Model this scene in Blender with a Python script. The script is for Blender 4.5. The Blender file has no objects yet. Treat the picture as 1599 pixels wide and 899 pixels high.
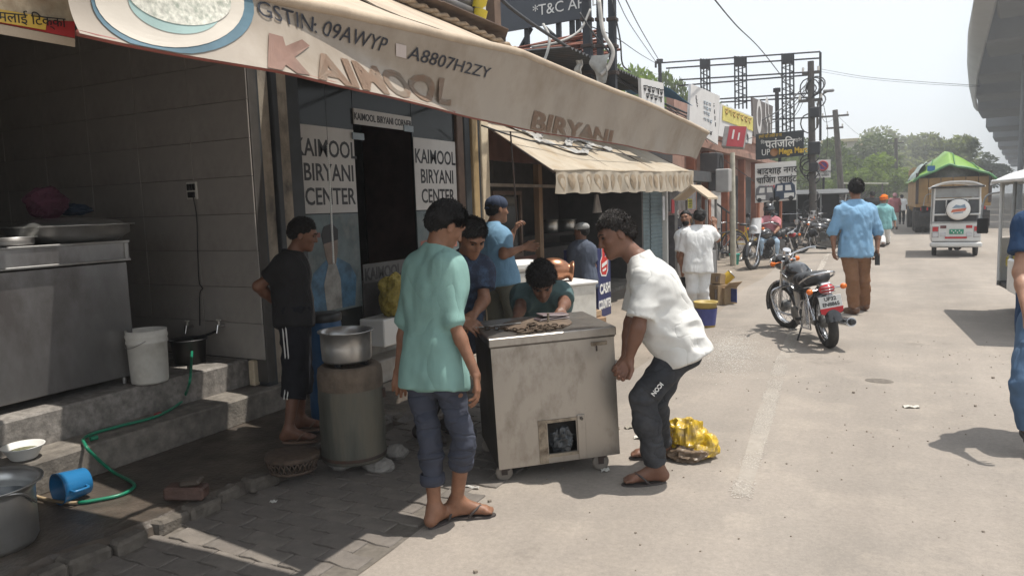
import bpy, bmesh, math, random
import numpy as np
from mathutils import Matrix, Vector, Quaternion
random.seed(7); np.random.seed(7)
sc = bpy.context.scene
COL = sc.collection
PI = math.pi
# ------------------------------------------------------------------ camera
F, H = 1150.0, 1.57                      # focal length in photo pixels (1599 wide), eye height
CX, CY = 799.5, 449.5
_vy = np.array([1395-CX, -(303-CY), F]); _vy /= np.linalg.norm(_vy)      # the road's direction seen from the camera
_up = np.cross(_vy, np.array([1, .0327, 0.])); _up /= np.linalg.norm(_up)
if _up[1] < 0: _up = -_up
_xr = np.cross(_up, _vy)
if _xr[0] < 0: _xr = -_xr
RW = np.array([_xr, _vy, _up])           # camera axes (right, up, forward) to world
EYE = np.array([0, 0, H])
cam = bpy.data.cameras.new('camera'); camo = bpy.data.objects.new('camera', cam); COL.objects.link(camo)
cam.sensor_width = 36; cam.lens = F/1599*36; cam.clip_end = 3000; cam.clip_start = .05
r_, u_, f_ = RW[:, 0], RW[:, 1], RW[:, 2]
camo.matrix_world = Matrix(((r_[0], u_[0], -f_[0], 0), (r_[1], u_[1], -f_[1], 0), (r_[2], u_[2], -f_[2], H), (0, 0, 0, 1)))
sc.camera = camo
# ------------------------------------------------------------------ sky, sun, exposure
SUN = Vector((.30, .17, 1)).normalized()
wd = bpy.data.worlds.new('World'); sc.world = wd; wd.use_nodes = True
wn = wd.node_tree; bg = wn.nodes['Background']
sk = wn.nodes.new('ShaderNodeTexSky'); sk.sky_type = 'NISHITA'; sk.sun_disc = False
sk.sun_elevation = math.asin(SUN.z); sk.sun_rotation = math.atan2(SUN.x, SUN.y)
sk.air_density = 1.0; sk.dust_density = 1.0; sk.ozone_density = 1.0; sk.altitude = 0
hz = wn.nodes.new('ShaderNodeMix'); hz.data_type = 'RGBA'; hz.inputs[0].default_value = .78; hz.inputs[7].default_value = (8.3, 8.75, 9.1, 1)   # an even milky veil over the clear sky
wn.links.new(sk.outputs[0], hz.inputs[6]); wn.links.new(hz.outputs[2], bg.inputs[0]); bg.inputs[1].default_value = .11
sl = bpy.data.lights.new('sun', 'SUN'); sl.energy = 4.3; sl.angle = math.radians(.5); sl.color = (1, .95, .87)
so = bpy.data.objects.new('sun', sl); COL.objects.link(so)
so.rotation_euler = (-SUN).to_track_quat('-Z', 'Y').to_euler()
sc.view_settings.view_transform = 'Standard'; sc.view_settings.look = 'None'
sc.view_settings.exposure = .36; sc.view_settings.gamma = 1
# ------------------------------------------------------------------ survey: where a sight line meets a plane
def ray(px, py): return RW @ np.array([px-CX, -(py-CY), F])
def G(px, py, z=0.):
    d = ray(px, py); return Vector(d*((z-H)/d[2])+EYE)
def PX(px, py, x):
    d = ray(px, py); return Vector(d*(x/d[0])+EYE)
def PY(px, py, y):
    d = ray(px, py); return Vector(d*(y/d[1])+EYE)
def W(px, py, depth):
    return Vector(ray(px, py)/F*depth+EYE)
def depth_of(p): return float(np.dot(RW[:, 2], np.array(p)-EYE))
CR, CU, CF = Vector(RW[:, 0]), Vector(RW[:, 1]), Vector(RW[:, 2])
# ------------------------------------------------------------------ materials
MATS = {}
def mat(key, col, rough=.7, metal=0., var=.25, scale=6., bump=0., bscale=60., col2=None, dirt=0., dscale=2.5, dcol=(.12, .1, .08), spec=.5, alpha=None, trans=0., emit=None, ior=None, stretch=None, sub=None, clear=0., folds=0., fstretch=(5, 5, 2.2)):
    """principled surface with mottled colour (var), a second colour in patches (col2/dirt) and a fine bump"""
    if key in MATS: return MATS[key]
    m = bpy.data.materials.new(key); m.use_nodes = True; nt = m.node_tree; N = nt.nodes; L = nt.links
    b = N['Principled BSDF']
    b.inputs['Roughness'].default_value = rough; b.inputs['Metallic'].default_value = metal
    b.inputs['Specular IOR Level'].default_value = spec
    if clear: b.inputs['Coat Weight'].default_value = clear; b.inputs['Coat Roughness'].default_value = .08
    if trans: b.inputs['Transmission Weight'].default_value = trans
    if ior: b.inputs['IOR'].default_value = ior
    if sub: b.inputs['Subsurface Weight'].default_value = sub; b.inputs['Subsurface Radius'].default_value = (.02, .008, .004); b.inputs['Subsurface Scale'].default_value = .5
    tc = N.new('ShaderNodeTexCoord'); vec = tc.outputs['Object']
    if stretch:
        mp = N.new('ShaderNodeMapping'); mp.inputs['Scale'].default_value = stretch; L.new(vec, mp.inputs[0]); vec = mp.outputs[0]
    no = N.new('ShaderNodeTexNoise'); no.inputs['Scale'].default_value = scale; no.inputs['Detail'].default_value = 6; no.inputs['Roughness'].default_value = .6
    L.new(vec, no.inputs['Vector'])
    rp = N.new('ShaderNodeMapRange'); rp.inputs['From Min'].default_value = .3; rp.inputs['From Max'].default_value = .7
    rp.inputs['To Min'].default_value = 1-var; rp.inputs['To Max'].default_value = 1+var
    L.new(no.outputs['Fac'], rp.inputs[0])
    mul = N.new('ShaderNodeMix'); mul.data_type = 'RGBA'; mul.blend_type = 'MULTIPLY'; mul.inputs[0].default_value = 1
    mul.inputs[6].default_value = (*col, 1); L.new(rp.outputs[0], mul.inputs[7])
    out = mul.outputs[2]
    if col2 or dirt:
        n2 = N.new('ShaderNodeTexNoise'); n2.inputs['Scale'].default_value = dscale; n2.inputs['Detail'].default_value = 8; n2.inputs['Roughness'].default_value = .65
        L.new(vec, n2.inputs['Vector'])
        r2 = N.new('ShaderNodeMapRange'); r2.inputs['From Min'].default_value = .48; r2.inputs['From Max'].default_value = .68
        r2.inputs['To Min'].default_value = 0; r2.inputs['To Max'].default_value = dirt or .8
        L.new(n2.outputs['Fac'], r2.inputs[0])
        mx = N.new('ShaderNodeMix'); mx.data_type = 'RGBA'; L.new(r2.outputs[0], mx.inputs[0]); L.new(out, mx.inputs[6])
        mx.inputs[7].default_value = (*(col2 or dcol), 1); out = mx.outputs[2]
        rr = N.new('ShaderNodeMapRange'); rr.inputs['To Min'].default_value = rough; rr.inputs['To Max'].default_value = min(1, rough+.25)
        L.new(r2.outputs[0], rr.inputs[0]); L.new(rr.outputs[0], b.inputs['Roughness'])
    L.new(out, b.inputs['Base Color'])
    if bump:
        n3 = N.new('ShaderNodeTexNoise'); n3.inputs['Scale'].default_value = bscale; n3.inputs['Detail'].default_value = 4; L.new(vec, n3.inputs['Vector'])
        bp = N.new('ShaderNodeBump'); bp.inputs['Strength'].default_value = bump; bp.inputs['Distance'].default_value = .01
        L.new(n3.outputs['Fac'], bp.inputs['Height']); L.new(bp.outputs[0], b.inputs['Normal'])
    if folds:
        mp = N.new('ShaderNodeMapping'); mp.inputs['Scale'].default_value = fstretch; mp.inputs['Rotation'].default_value = (.35, .25, 0); L.new(tc.outputs['Object'], mp.inputs[0])
        nf = N.new('ShaderNodeTexNoise'); nf.inputs['Scale'].default_value = 1.6; nf.inputs['Detail'].default_value = 2.5; nf.inputs['Distortion'].default_value = .5; L.new(mp.outputs[0], nf.inputs['Vector'])
        m1 = N.new('ShaderNodeMath'); m1.operation = 'SUBTRACT'; m1.inputs[1].default_value = .5; L.new(nf.outputs['Fac'], m1.inputs[0])
        m2 = N.new('ShaderNodeMath'); m2.operation = 'ABSOLUTE'; L.new(m1.outputs[0], m2.inputs[0]); m3 = N.new('ShaderNodeMath'); m3.operation = 'POWER'; m3.inputs[1].default_value = .6; L.new(m2.outputs[0], m3.inputs[0])
        b2 = N.new('ShaderNodeBump'); b2.inputs['Strength'].default_value = folds; b2.inputs['Distance'].default_value = .028; L.new(m3.outputs[0], b2.inputs['Height'])
        if bump: L.new(bp.outputs[0], b2.inputs['Normal'])
        L.new(b2.outputs[0], b.inputs['Normal'])
    if alpha is not None: b.inputs['Alpha'].default_value = alpha
    if emit: b.inputs['Emission Color'].default_value = (*emit[:3], 1); b.inputs['Emission Strength'].default_value = emit[3]
    MATS[key] = m
    return m
# ------------------------------------------------------------------ scene graph helpers
def tag(o, label=None, cat=None, group=None, kind=None):
    if label: o['label'] = label
    if cat: o['category'] = cat
    if group: o['group'] = group
    if kind: o['kind'] = kind
    return o
def thing(name, label, cat, loc=(0, 0, 0), rz=0., group=None):
    o = bpy.data.objects.new(name, None); COL.objects.link(o); o.empty_display_size = .1
    o.location = loc; o.rotation_euler = (0, 0, rz)
    return tag(o, label, cat, group)
def mworld(o):
    m = o.matrix_basis.copy()
    return mworld(o.parent) @ m if o.parent else m
class MB:
    """collects shapes; build() links them as ONE mesh object. World coordinates unless local=True"""
    def __init__(s): s.v = []; s.f = []; s.m = []; s.sm = []; s.cur = 0; s.smooth = False; s.T = None
    def add(s, vs, fs, smooth=None):
        n = len(s.v)
        if s.T is not None: vs = [s.T @ Vector(v) for v in vs]
        s.v += [tuple(v) for v in vs]; s.f += [tuple(i+n for i in f) for f in fs]
        s.m += [s.cur]*len(fs); s.sm += [s.smooth if smooth is None else smooth]*len(fs)
        return s
    def box(s, c, d, rot=None, bev=0.):
        x, y, z = d[0]/2, d[1]/2, d[2]/2
        M = rot if rot is not None else Matrix.Identity(3)
        c = Vector(c)
        if bev <= 0:
            vs = [c+M @ Vector((a*x, b*y, e*z)) for e in (-1, 1) for a, b in ((-1, -1), (1, -1), (1, 1), (-1, 1))]
            fs = [(3, 2, 1, 0), (4, 5, 6, 7), (0, 1, 5, 4), (1, 2, 6, 5), (2, 3, 7, 6), (3, 0, 4, 7)]
            return s.add(vs, fs)
        w = min(bev, x*.9, y*.9, z*.9); vs = []; idx = {}
        for ex in (-1, 1):
            for ey in (-1, 1):
                for ez in (-1, 1):
                    for k, (px, py, pz) in enumerate(((x, y-w, z-w), (x-w, y, z-w), (x-w, y-w, z))):
                        idx[(ex, ey, ez, k)] = len(vs); vs.append(c+M @ Vector((ex*px, ey*py, ez*pz)))
        fs = []
        def q(keys, flip):
            t = [idx[k] for k in keys]; fs.append(tuple(t[::-1] if flip else t))
        for e in (-1, 1):
            q([(e, -1, -1, 0), (e, 1, -1, 0), (e, 1, 1, 0), (e, -1, 1, 0)], e < 0)
            q([(-1, e, -1, 1), (1, e, -1, 1), (1, e, 1, 1), (-1, e, 1, 1)], e > 0)
            q([(-1, -1, e, 2), (1, -1, e, 2), (1, 1, e, 2), (-1, 1, e, 2)], e < 0)
        for a in (-1, 1):
            for b in (-1, 1):
                q([(a, b, -1, 0), (a, b, -1, 1), (a, b, 1, 1), (a, b, 1, 0)], a*b < 0)
                q([(a, -1, b, 0), (a, 1, b, 0), (a, 1, b, 2), (a, -1, b, 2)], a*b < 0)
                q([(-1, a, b, 1), (-1, a, b, 2), (1, a, b, 2), (1, a, b, 1)], a*b < 0)
                for e in (-1, 1): q([(a, b, e, 0), (a, b, e, 1), (a, b, e, 2)], a*b*e < 0)
        return s.add(vs, fs)
    def quad(s, a, b, c, d): return s.add([a, b, c, d], [(0, 1, 2, 3)])
    def poly(s, pts, n, th):
        """a flat outline given thickness th along n"""
        n = Vector(n).normalized()*th; k = len(pts); pts = [Vector(p) for p in pts]
        vs = pts+[p+n for p in pts]
        return s.add(vs, [tuple(range(k))[::-1], tuple(range(k, 2*k))]+[(i, (i+1) % k, k+(i+1) % k, k+i) for i in range(k)])
    def cyl(s, a, b, r0, r1=None, n=16, cap=True, smooth=True):
        r1 = r0 if r1 is None else r1; a = Vector(a); b = Vector(b); d = (b-a).normalized()
        u = d.orthogonal().normalized(); w = d.cross(u)
        vs = [a+(u*math.cos(2*PI*i/n)+w*math.sin(2*PI*i/n))*r0 for i in range(n)]+[b+(u*math.cos(2*PI*i/n)+w*math.sin(2*PI*i/n))*r1 for i in range(n)]
        s.add(vs, [(i, (i+1) % n, n+(i+1) % n, n+i) for i in range(n)], smooth)
        if cap: s.add(vs, [tuple(range(n))[::-1], tuple(range(n, 2*n))], False)
        return s
    def tube(s, pts, r, n=8, smooth=True, closed=False, rs=None):
        pts = [Vector(p) for p in pts]; k = len(pts); vs = []
        up = None
        for i, p in enumerate(pts):
            if closed: d = pts[(i+1) % k]-pts[i-1]
            else: d = (pts[min(i+1, k-1)]-pts[max(i-1, 0)])
            d.normalize()
            if up is None: up = d.orthogonal().normalized()
            up = (up-d*up.dot(d)).normalized(); w = d.cross(up); rr = rs[i] if rs else r
            vs += [p+(up*math.cos(2*PI*j/n)+w*math.sin(2*PI*j/n))*rr for j in range(n)]
        fs = []
        for i in range(k if closed else k-1):
            a, b = i*n, ((i+1) % k)*n
            fs += [(a+j, a+(j+1) % n, b+(j+1) % n, b+j) for j in range(n)]
        if not closed: fs += [tuple(range(n))[::-1], tuple(range((k-1)*n, k*n))]
        return s.add(vs, fs, smooth)
    def lathe(s, prof, c=(0, 0, 0), axis=(0, 0, 1), n=24, smooth=True, sx=1., sy=1.):
        """prof: list of (radius, height) revolved about axis through c"""
        q = Vector((0, 0, 1)).rotation_difference(Vector(axis)); c = Vector(c); vs = []; fs = []
        for r, h in prof: vs += [c+q @ Vector((r*sx*math.cos(2*PI*j/n), r*sy*math.sin(2*PI*j/n), h)) for j in range(n)]
        for i in range(len(prof)-1): fs += [(i*n+j, i*n+(j+1) % n, (i+1)*n+(j+1) % n, (i+1)*n+j) for j in range(n)]
        return s.add(vs, fs, smooth)
    def ell(s, c, r, n=14, m=9, rot=None, smooth=True):
        M = rot if rot is not None else Matrix.Identity(3); c = Vector(c); vs = []; fs = []
        for i in range(m+1):
            t = PI*i/m
            vs += [c+M @ Vector((r[0]*math.sin(t)*math.cos(2*PI*j/n), r[1]*math.sin(t)*math.sin(2*PI*j/n), -r[2]*math.cos(t))) for j in range(n)]
        for i in range(m): fs += [(i*n+j, i*n+(j+1) % n, (i+1)*n+(j+1) % n, (i+1)*n+j) for j in range(n)]
        return s.add(vs, fs, smooth)
    def grid(s, fn, nu, nv, smooth=True, th=None):
        """sheet fn(u,v)->point; th thickens it downward along a vector"""
        P = [Vector(fn(i/nu, j/nv)) for j in range(nv+1) for i in range(nu+1)]; w = nu+1
        fs = [(j*w+i, j*w+i+1, (j+1)*w+i+1, (j+1)*w+i) for j in range(nv) for i in range(nu)]
        s.add(P, fs, smooth)
        if th is not None:
            t = Vector(th); s.add([p+t for p in P], [f[::-1] for f in fs], smooth)
            rim = [i for i in range(w)]+[j*w+nu for j in range(1, nv+1)]+[nv*w+i for i in range(nu-1, -1, -1)]+[j*w for j in range(nv-1, 0, -1)]
            k = len(rim); s.add([P[i] for i in rim]+[P[i]+t for i in rim], [((i+1) % k, i, k+i, k+(i+1) % k) for i in range(k)], False)
        return s
    def build(s, name, m, parent=None, local=False, **tg):
        me = bpy.data.meshes.new(name); vs = s.v
        if parent is not None and not local:
            inv = mworld(parent).inverted(); vs = [inv @ Vector(v) for v in vs]
        me.from_pydata([tuple(v) for v in vs], [], s.f)
        for mm in (m if isinstance(m, (list, tuple)) else [m]): me.materials.append(mm)
        me.polygons.foreach_set('material_index', s.m); me.polygons.foreach_set('use_smooth', s.sm)
        me.update()
        o = bpy.data.objects.new(name, me); COL.objects.link(o)
        if parent is not None: o.parent = parent
        return tag(o, tg.get('label'), tg.get('cat'), tg.get('group'), tg.get('kind'))
def kids(o): return [c for c in bpy.data.objects if c.parent is o]
def copy_tree(o, parent=None):
    ch = list(o.children)
    c = o.copy(); COL.objects.link(c); c.parent = parent
    for k in ch: copy_tree(k, c)
    return c
def rotm(d, up=(0, 0, 1)):
    """3x3: local X along d, local Z near up"""
    x = Vector(d).normalized(); z = Vector(up); z = (z-x*z.dot(x)).normalized(); y = z.cross(x)
    return Matrix((x, y, z)).transposed()
def text(body, name, m, parent, origin, xdir, ydir, size, th=.003, align='LEFT', sx=1., warp=None, bold=0., kind=None, label=None):
    """flat lettering made into a mesh, standing at origin, running along xdir with its height along ydir"""
    cu = bpy.data.curves.new('lettering', 'FONT'); cu.body = body; cu.size = size; cu.align_x = align; cu.extrude = th/2; cu.offset = bold
    cu.resolution_u = 3
    t = bpy.data.objects.new('lettering', cu); COL.objects.link(t)
    dg = bpy.context.evaluated_depsgraph_get(); me = bpy.data.meshes.new_from_object(t.evaluated_get(dg))
    bpy.data.objects.remove(t); bpy.data.curves.remove(cu)
    x = Vector(xdir).normalized(); y = Vector(ydir).normalized(); n = x.cross(y); o3 = Vector(origin)
    inv = mworld(parent).inverted() if parent is not None else Matrix.Identity(4)
    for v in me.vertices:
        p = v.co
        w = o3+x*(p.x*sx)+y*p.y+n*p.z if warp is None else warp(p.x*sx, p.y, p.z)
        v.co = inv @ w
    me.materials.clear(); me.materials.append(m)
    o = bpy.data.objects.new(name, me); COL.objects.link(o); o.parent = parent
    if label: o['label'] = label
    return o
def vnoise(p, seed=0):
    """smooth lattice noise in -1..1 on an (...,3) array"""
    rs = np.random.RandomState(seed); T = rs.rand(32, 32, 32)*2-1
    i = np.floor(p).astype(int); f = p-i; f = f*f*(3-2*f); i &= 31; j = (i+1) & 31
    x0, y0, z0 = i[..., 0], i[..., 1], i[..., 2]; x1, y1, z1 = j[..., 0], j[..., 1], j[..., 2]
    fx, fy, fz = f[..., 0], f[..., 1], f[..., 2]
    def l(a, b, t): return a+(b-a)*t
    return l(l(l(T[x0, y0, z0], T[x1, y0, z0], fx), l(T[x0, y1, z0], T[x1, y1, z0], fx), fy),
             l(l(T[x0, y0, z1], T[x1, y0, z1], fx), l(T[x0, y1, z1], T[x1, y1, z1], fx), fy), fz)
def n3(x, y, z, seed=0): return float(vnoise(np.array([[x, y, z]]), seed)[0])
# ------------------------------------------------------------------ bodies: smooth distance fields turned into one surface
def nets(D, o, res):
    """naive surface nets: array of distances -> vertices, quads"""
    S = D < 0; n = np.array(D.shape)
    c = [slice(0, -1), slice(1, None)]
    sm = np.zeros(tuple(n-1)+(3,), np.float32); ct = np.zeros(tuple(n-1), np.float32)
    corner = lambda a, b, e: (c[a], c[b], c[e])
    for ax in range(3):
        for p in (0, 1):
            for q in (0, 1):
                k0 = [0, 0, 0]; oth = [i for i in range(3) if i != ax]; k0[oth[0]] = p; k0[oth[1]] = q; k1 = list(k0); k1[ax] = 1
                a = D[corner(*k0)]; b = D[corner(*k1)]; x = (a < 0) != (b < 0)
                t = np.where(x, a/np.where(x, a-b, 1), 0)
                for j in range(3): sm[..., j] += np.where(x, t if j == ax else k0[j], 0)
                ct += x
    act = ct > 0; idx = -np.ones(act.shape, np.int64); ii = np.argwhere(act); idx[act] = np.arange(len(ii))
    V = (ii+sm[act]/ct[act][:, None])*res+o
    Fs = []
    for ax in range(3):
        b, e = [i for i in range(3) if i != ax]
        sl0 = [slice(None)]*3; sl1 = [slice(None)]*3; sl0[ax] = slice(0, -1); sl1[ax] = slice(1, None)
        for s_ in (sl0, sl1):
            s_[b] = slice(1, -1); s_[e] = slice(1, -1)
        a0 = S[tuple(sl0)]; a1 = S[tuple(sl1)]
        for flip in (False, True):
            w = np.argwhere((a0 & ~a1) if not flip else (~a0 & a1))
            if not len(w): continue
            w[:, b] += 1; w[:, e] += 1
            def at(db, de):
                q = w.copy(); q[:, b] -= db; q[:, e] -= de; return idx[q[:, 0], q[:, 1], q[:, 2]]
            f = np.stack([at(0, 0), at(1, 0), at(1, 1), at(0, 1)], 1)
            if (ax == 1) != flip: f = f[:, ::-1]
            Fs.append(f)
    return V, (np.concatenate(Fs) if Fs else np.zeros((0, 4), int))
def field(prims, res, noise=None, lo=None, hi=None, post=None):
    """prims: (a, b, ra, rb, k, clips, flat) tapered capsules, or ('e', c, radii, M, k, sub) ellipsoids"""
    ex = []
    for p in prims:
        if isinstance(p[0], str):
            if p[5]: continue
            r = max(p[2]); ex += [np.array(p[1])-r, np.array(p[1])+r]
        else: ex += [np.array(p[0])-p[2], np.array(p[0])+p[2], np.array(p[1])-p[3], np.array(p[1])+p[3]]
    ex = np.array(ex); l = ex.min(0)-3*res if lo is None else np.array(lo); h = ex.max(0)+3*res if hi is None else np.array(hi)
    n = np.ceil((h-l)/res).astype(int)+1
    ax = [l[i]+np.arange(n[i])*res for i in range(3)]
    D = np.full(tuple(n), 1., np.float32)
    for p in prims:
        if isinstance(p[0], str):
            _, c, r, M, k, sub = p; c = np.array(c); rm = max(r); lo_, hi_ = c-rm, c+rm
        else:
            a, b = np.array(p[0]), np.array(p[1]); k = p[4]; rm = max(p[2], p[3]); lo_, hi_ = np.minimum(a, b)-rm, np.maximum(a, b)+rm
        m = k+2*res+.02
        s = [slice(max(0, int((lo_[i]-m-l[i])/res)), max(0, int((hi_[i]+m-l[i])/res)+2)) for i in range(3)]
        X = np.stack(np.meshgrid(ax[0][s[0]], ax[1][s[1]], ax[2][s[2]], indexing='ij'), -1)
        if X.size == 0: continue
        if isinstance(p[0], str):
            q = X-c
            if M is not None: q = q @ np.array(M)          # into the ellipsoid's own axes (M's columns)
            r = np.array(r); k0 = np.linalg.norm(q/r, axis=-1); k1 = np.linalg.norm(q/r**2, axis=-1)
            d = np.where(k1 > 1e-6, k0*(k0-1)/np.maximum(k1, 1e-6), -r.min())
            sub_ = sub
        else:
            ab = b-a; t = np.clip(((X-a) @ ab)/max(1e-9, ab @ ab), 0, 1)
            d = np.linalg.norm(X-a-t[..., None]*ab, axis=-1)-(p[2]+(p[3]-p[2])*t); sub_ = False
            for (cp, cn) in (p[5] if len(p) > 5 and p[5] else ()):
                d = np.maximum(d, (X-np.array(cp)) @ np.array(cn))
        A = D[s[0], s[1], s[2]]
        if sub_:
            h = np.maximum(k-np.abs(A+d), 0)/max(k, 1e-6); D[s[0], s[1], s[2]] = np.maximum(A, -d)+h*h*k/4
        else:
            h = np.maximum(k-np.abs(A-d), 0)/max(k, 1e-6); D[s[0], s[1], s[2]] = np.minimum(A, d)-h*h*k/4
    if noise or post:
        near = np.abs(D) < .06; X = np.argwhere(near)*res+l
        d = D[near]
        if noise: d = d+noise(X)
        if post: d = post(X, d)
        D[near] = d
    return nets(D, l, res)
def mesh_obj(name, parts, m, parent, smooth=True):
    """parts: list of (V, quads[, material index]) in world space -> one mesh object"""
    vs = []; fs = []; mi = []; n = 0
    for p in parts:
        V, f = p[0], p[1]; vs.append(V); fs.append(f+n); mi.append(np.full(len(f), p[2] if len(p) > 2 else 0)); n += len(V)
    V = np.concatenate(vs); Q = np.concatenate(fs); mi = np.concatenate(mi)
    if parent is not None:
        inv = np.array(mworld(parent).inverted()); V = V @ inv[:3, :3].T+inv[:3, 3]
    me = bpy.data.meshes.new(name); me.vertices.add(len(V)); me.vertices.foreach_set('co', V.astype(np.float32).ravel())
    me.loops.add(len(Q)*4); me.loops.foreach_set('vertex_index', Q.astype(np.int32).ravel())
    me.polygons.add(len(Q)); me.polygons.foreach_set('loop_start', np.arange(len(Q), dtype=np.int32)*4)
    me.polygons.foreach_set('loop_total', np.full(len(Q), 4, np.int32))
    me.polygons.foreach_set('use_smooth', np.full(len(Q), smooth)); me.polygons.foreach_set('material_index', mi.astype(np.int32))
    for mm in (m if isinstance(m, (list, tuple)) else [m]): me.materials.append(mm)
    me.update(calc_edges=True); me.validate()
    o = bpy.data.objects.new(name, me); COL.objects.link(o); o.parent = parent
    return o
A_ = np.array
def unit(v): v = A_(v, float); return v/max(1e-9, np.linalg.norm(v))
def hand_prims(w, d, nrm, thumb, curl=(25, 35, 25), s=1., spread=.14, tcurl=20):
    """w wrist, d towards the fingers, nrm out of the palm, thumb towards the thumb's side; curl in degrees per joint"""
    d = unit(d); t = A_(thumb, float); t = unit(t-d*(t @ d)); n = A_(nrm, float); n = unit(n-d*(n @ d)-t*(n @ t))
    P = []
    L = [(.032, .068, .040, .024, .019), (.011, .074, .045, .028, .020), (-.010, .070, .041, .026, .019), (-.030, .062, .032, .020, .017)]
    for i, (off, met, a, b, c) in enumerate(L):
        off *= s; kn = w+d*(met+.010)*s+t*off
        P.append((w+t*off*.55+d*.004*s, kn, .0125*s, .0105*s, .012*s))
        e = unit(d+t*(off/s)*spread*8); ang = 0; p0 = kn
        for j, (ln, c_) in enumerate(zip((a, b, c), curl)):
            ang += math.radians(c_*(1+.12*(i-1)))
            v = e*math.cos(ang)+n*math.sin(ang); p1 = p0+v*ln*s
            P.append((p0, p1, (.0098-.0009*j-.0006*(i == 3))*s, (.0090-.0012*j-.0006*(i == 3))*s, .003*s)); p0 = p1
    b0 = w+t*.020*s+d*.018*s; b1 = b0+(d*.026+t*.026+n*.012)*s
    P.append((w+t*.012*s, b0, .015*s, .016*s, .012*s)); P.append((b0, b1, .0145*s, .012*s, .010*s))
    tv = unit(d*.9+t*.25+n*math.sin(math.radians(tcurl))); b2 = b1+tv*.030*s; b3 = b2+unit(tv+n*.25)*.024*s
    P += [(b1, b2, .0112*s, .0102*s, .006*s), (b2, b3, .0102*s, .0080*s, .004*s)]
    return P
def head_prims(c, f, u, s, jaw=1.):
    f = unit(f); u = A_(u, float); u = unit(u-f*(u @ f)); l = np.cross(u, f); M = np.stack([l, f, u], 1)
    at = lambda a, b, e: c+(l*a+f*b+u*e)*s
    E = lambda p, r, k, sub=False: ('e', p, A_(r)*s, M, k*s, sub)
    P = [E(at(0, -.008, .030), (.076, .096, .088), .01), E(at(0, .022, -.025), (.062, .070, .080), .03),
         E(at(0, .048, -.082), (.040*jaw, .042, .034), .03), E(at(0, .074, -.098), (.020, .018, .018), .02),
         E(at(0, .076, .030), (.050, .020, .016), .02),                                     # brow
         (at(0, .088, .016), at(0, .106, -.026), .0085*s, .0125*s, .012*s), E(at(.013, .094, -.030), (.009, .010, .008), .008), E(at(-.013, .094, -.030), (.009, .010, .008), .008),
         E(at(.036, .062, -.020), (.022, .020, .020), .02), E(at(-.036, .062, -.020), (.022, .020, .020), .02),   # cheeks
         E(at(.031, .094, .010), (.016, .014, .010), .012, True), E(at(-.031, .094, .010), (.016, .014, .010), .012, True),
         E(at(0, .087, -.055), (.022, .012, .0065), .006), E(at(0, .085, -.067), (.019, .012, .007), .006), E(at(0, .100, -.0605), (.022, .006, .0022), .004, True)]
    for a in (-1, 1):
        P += [E(at(a*.079, -.008, -.006), (.010, .020, .032), .008), E(at(a*.090, .000, -.002), (.006, .010, .018), .006, True)]
    return P, l, f, u, M, at
def shrink(p, q, t): return A_(p)+(A_(q)-A_(p))*t
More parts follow.
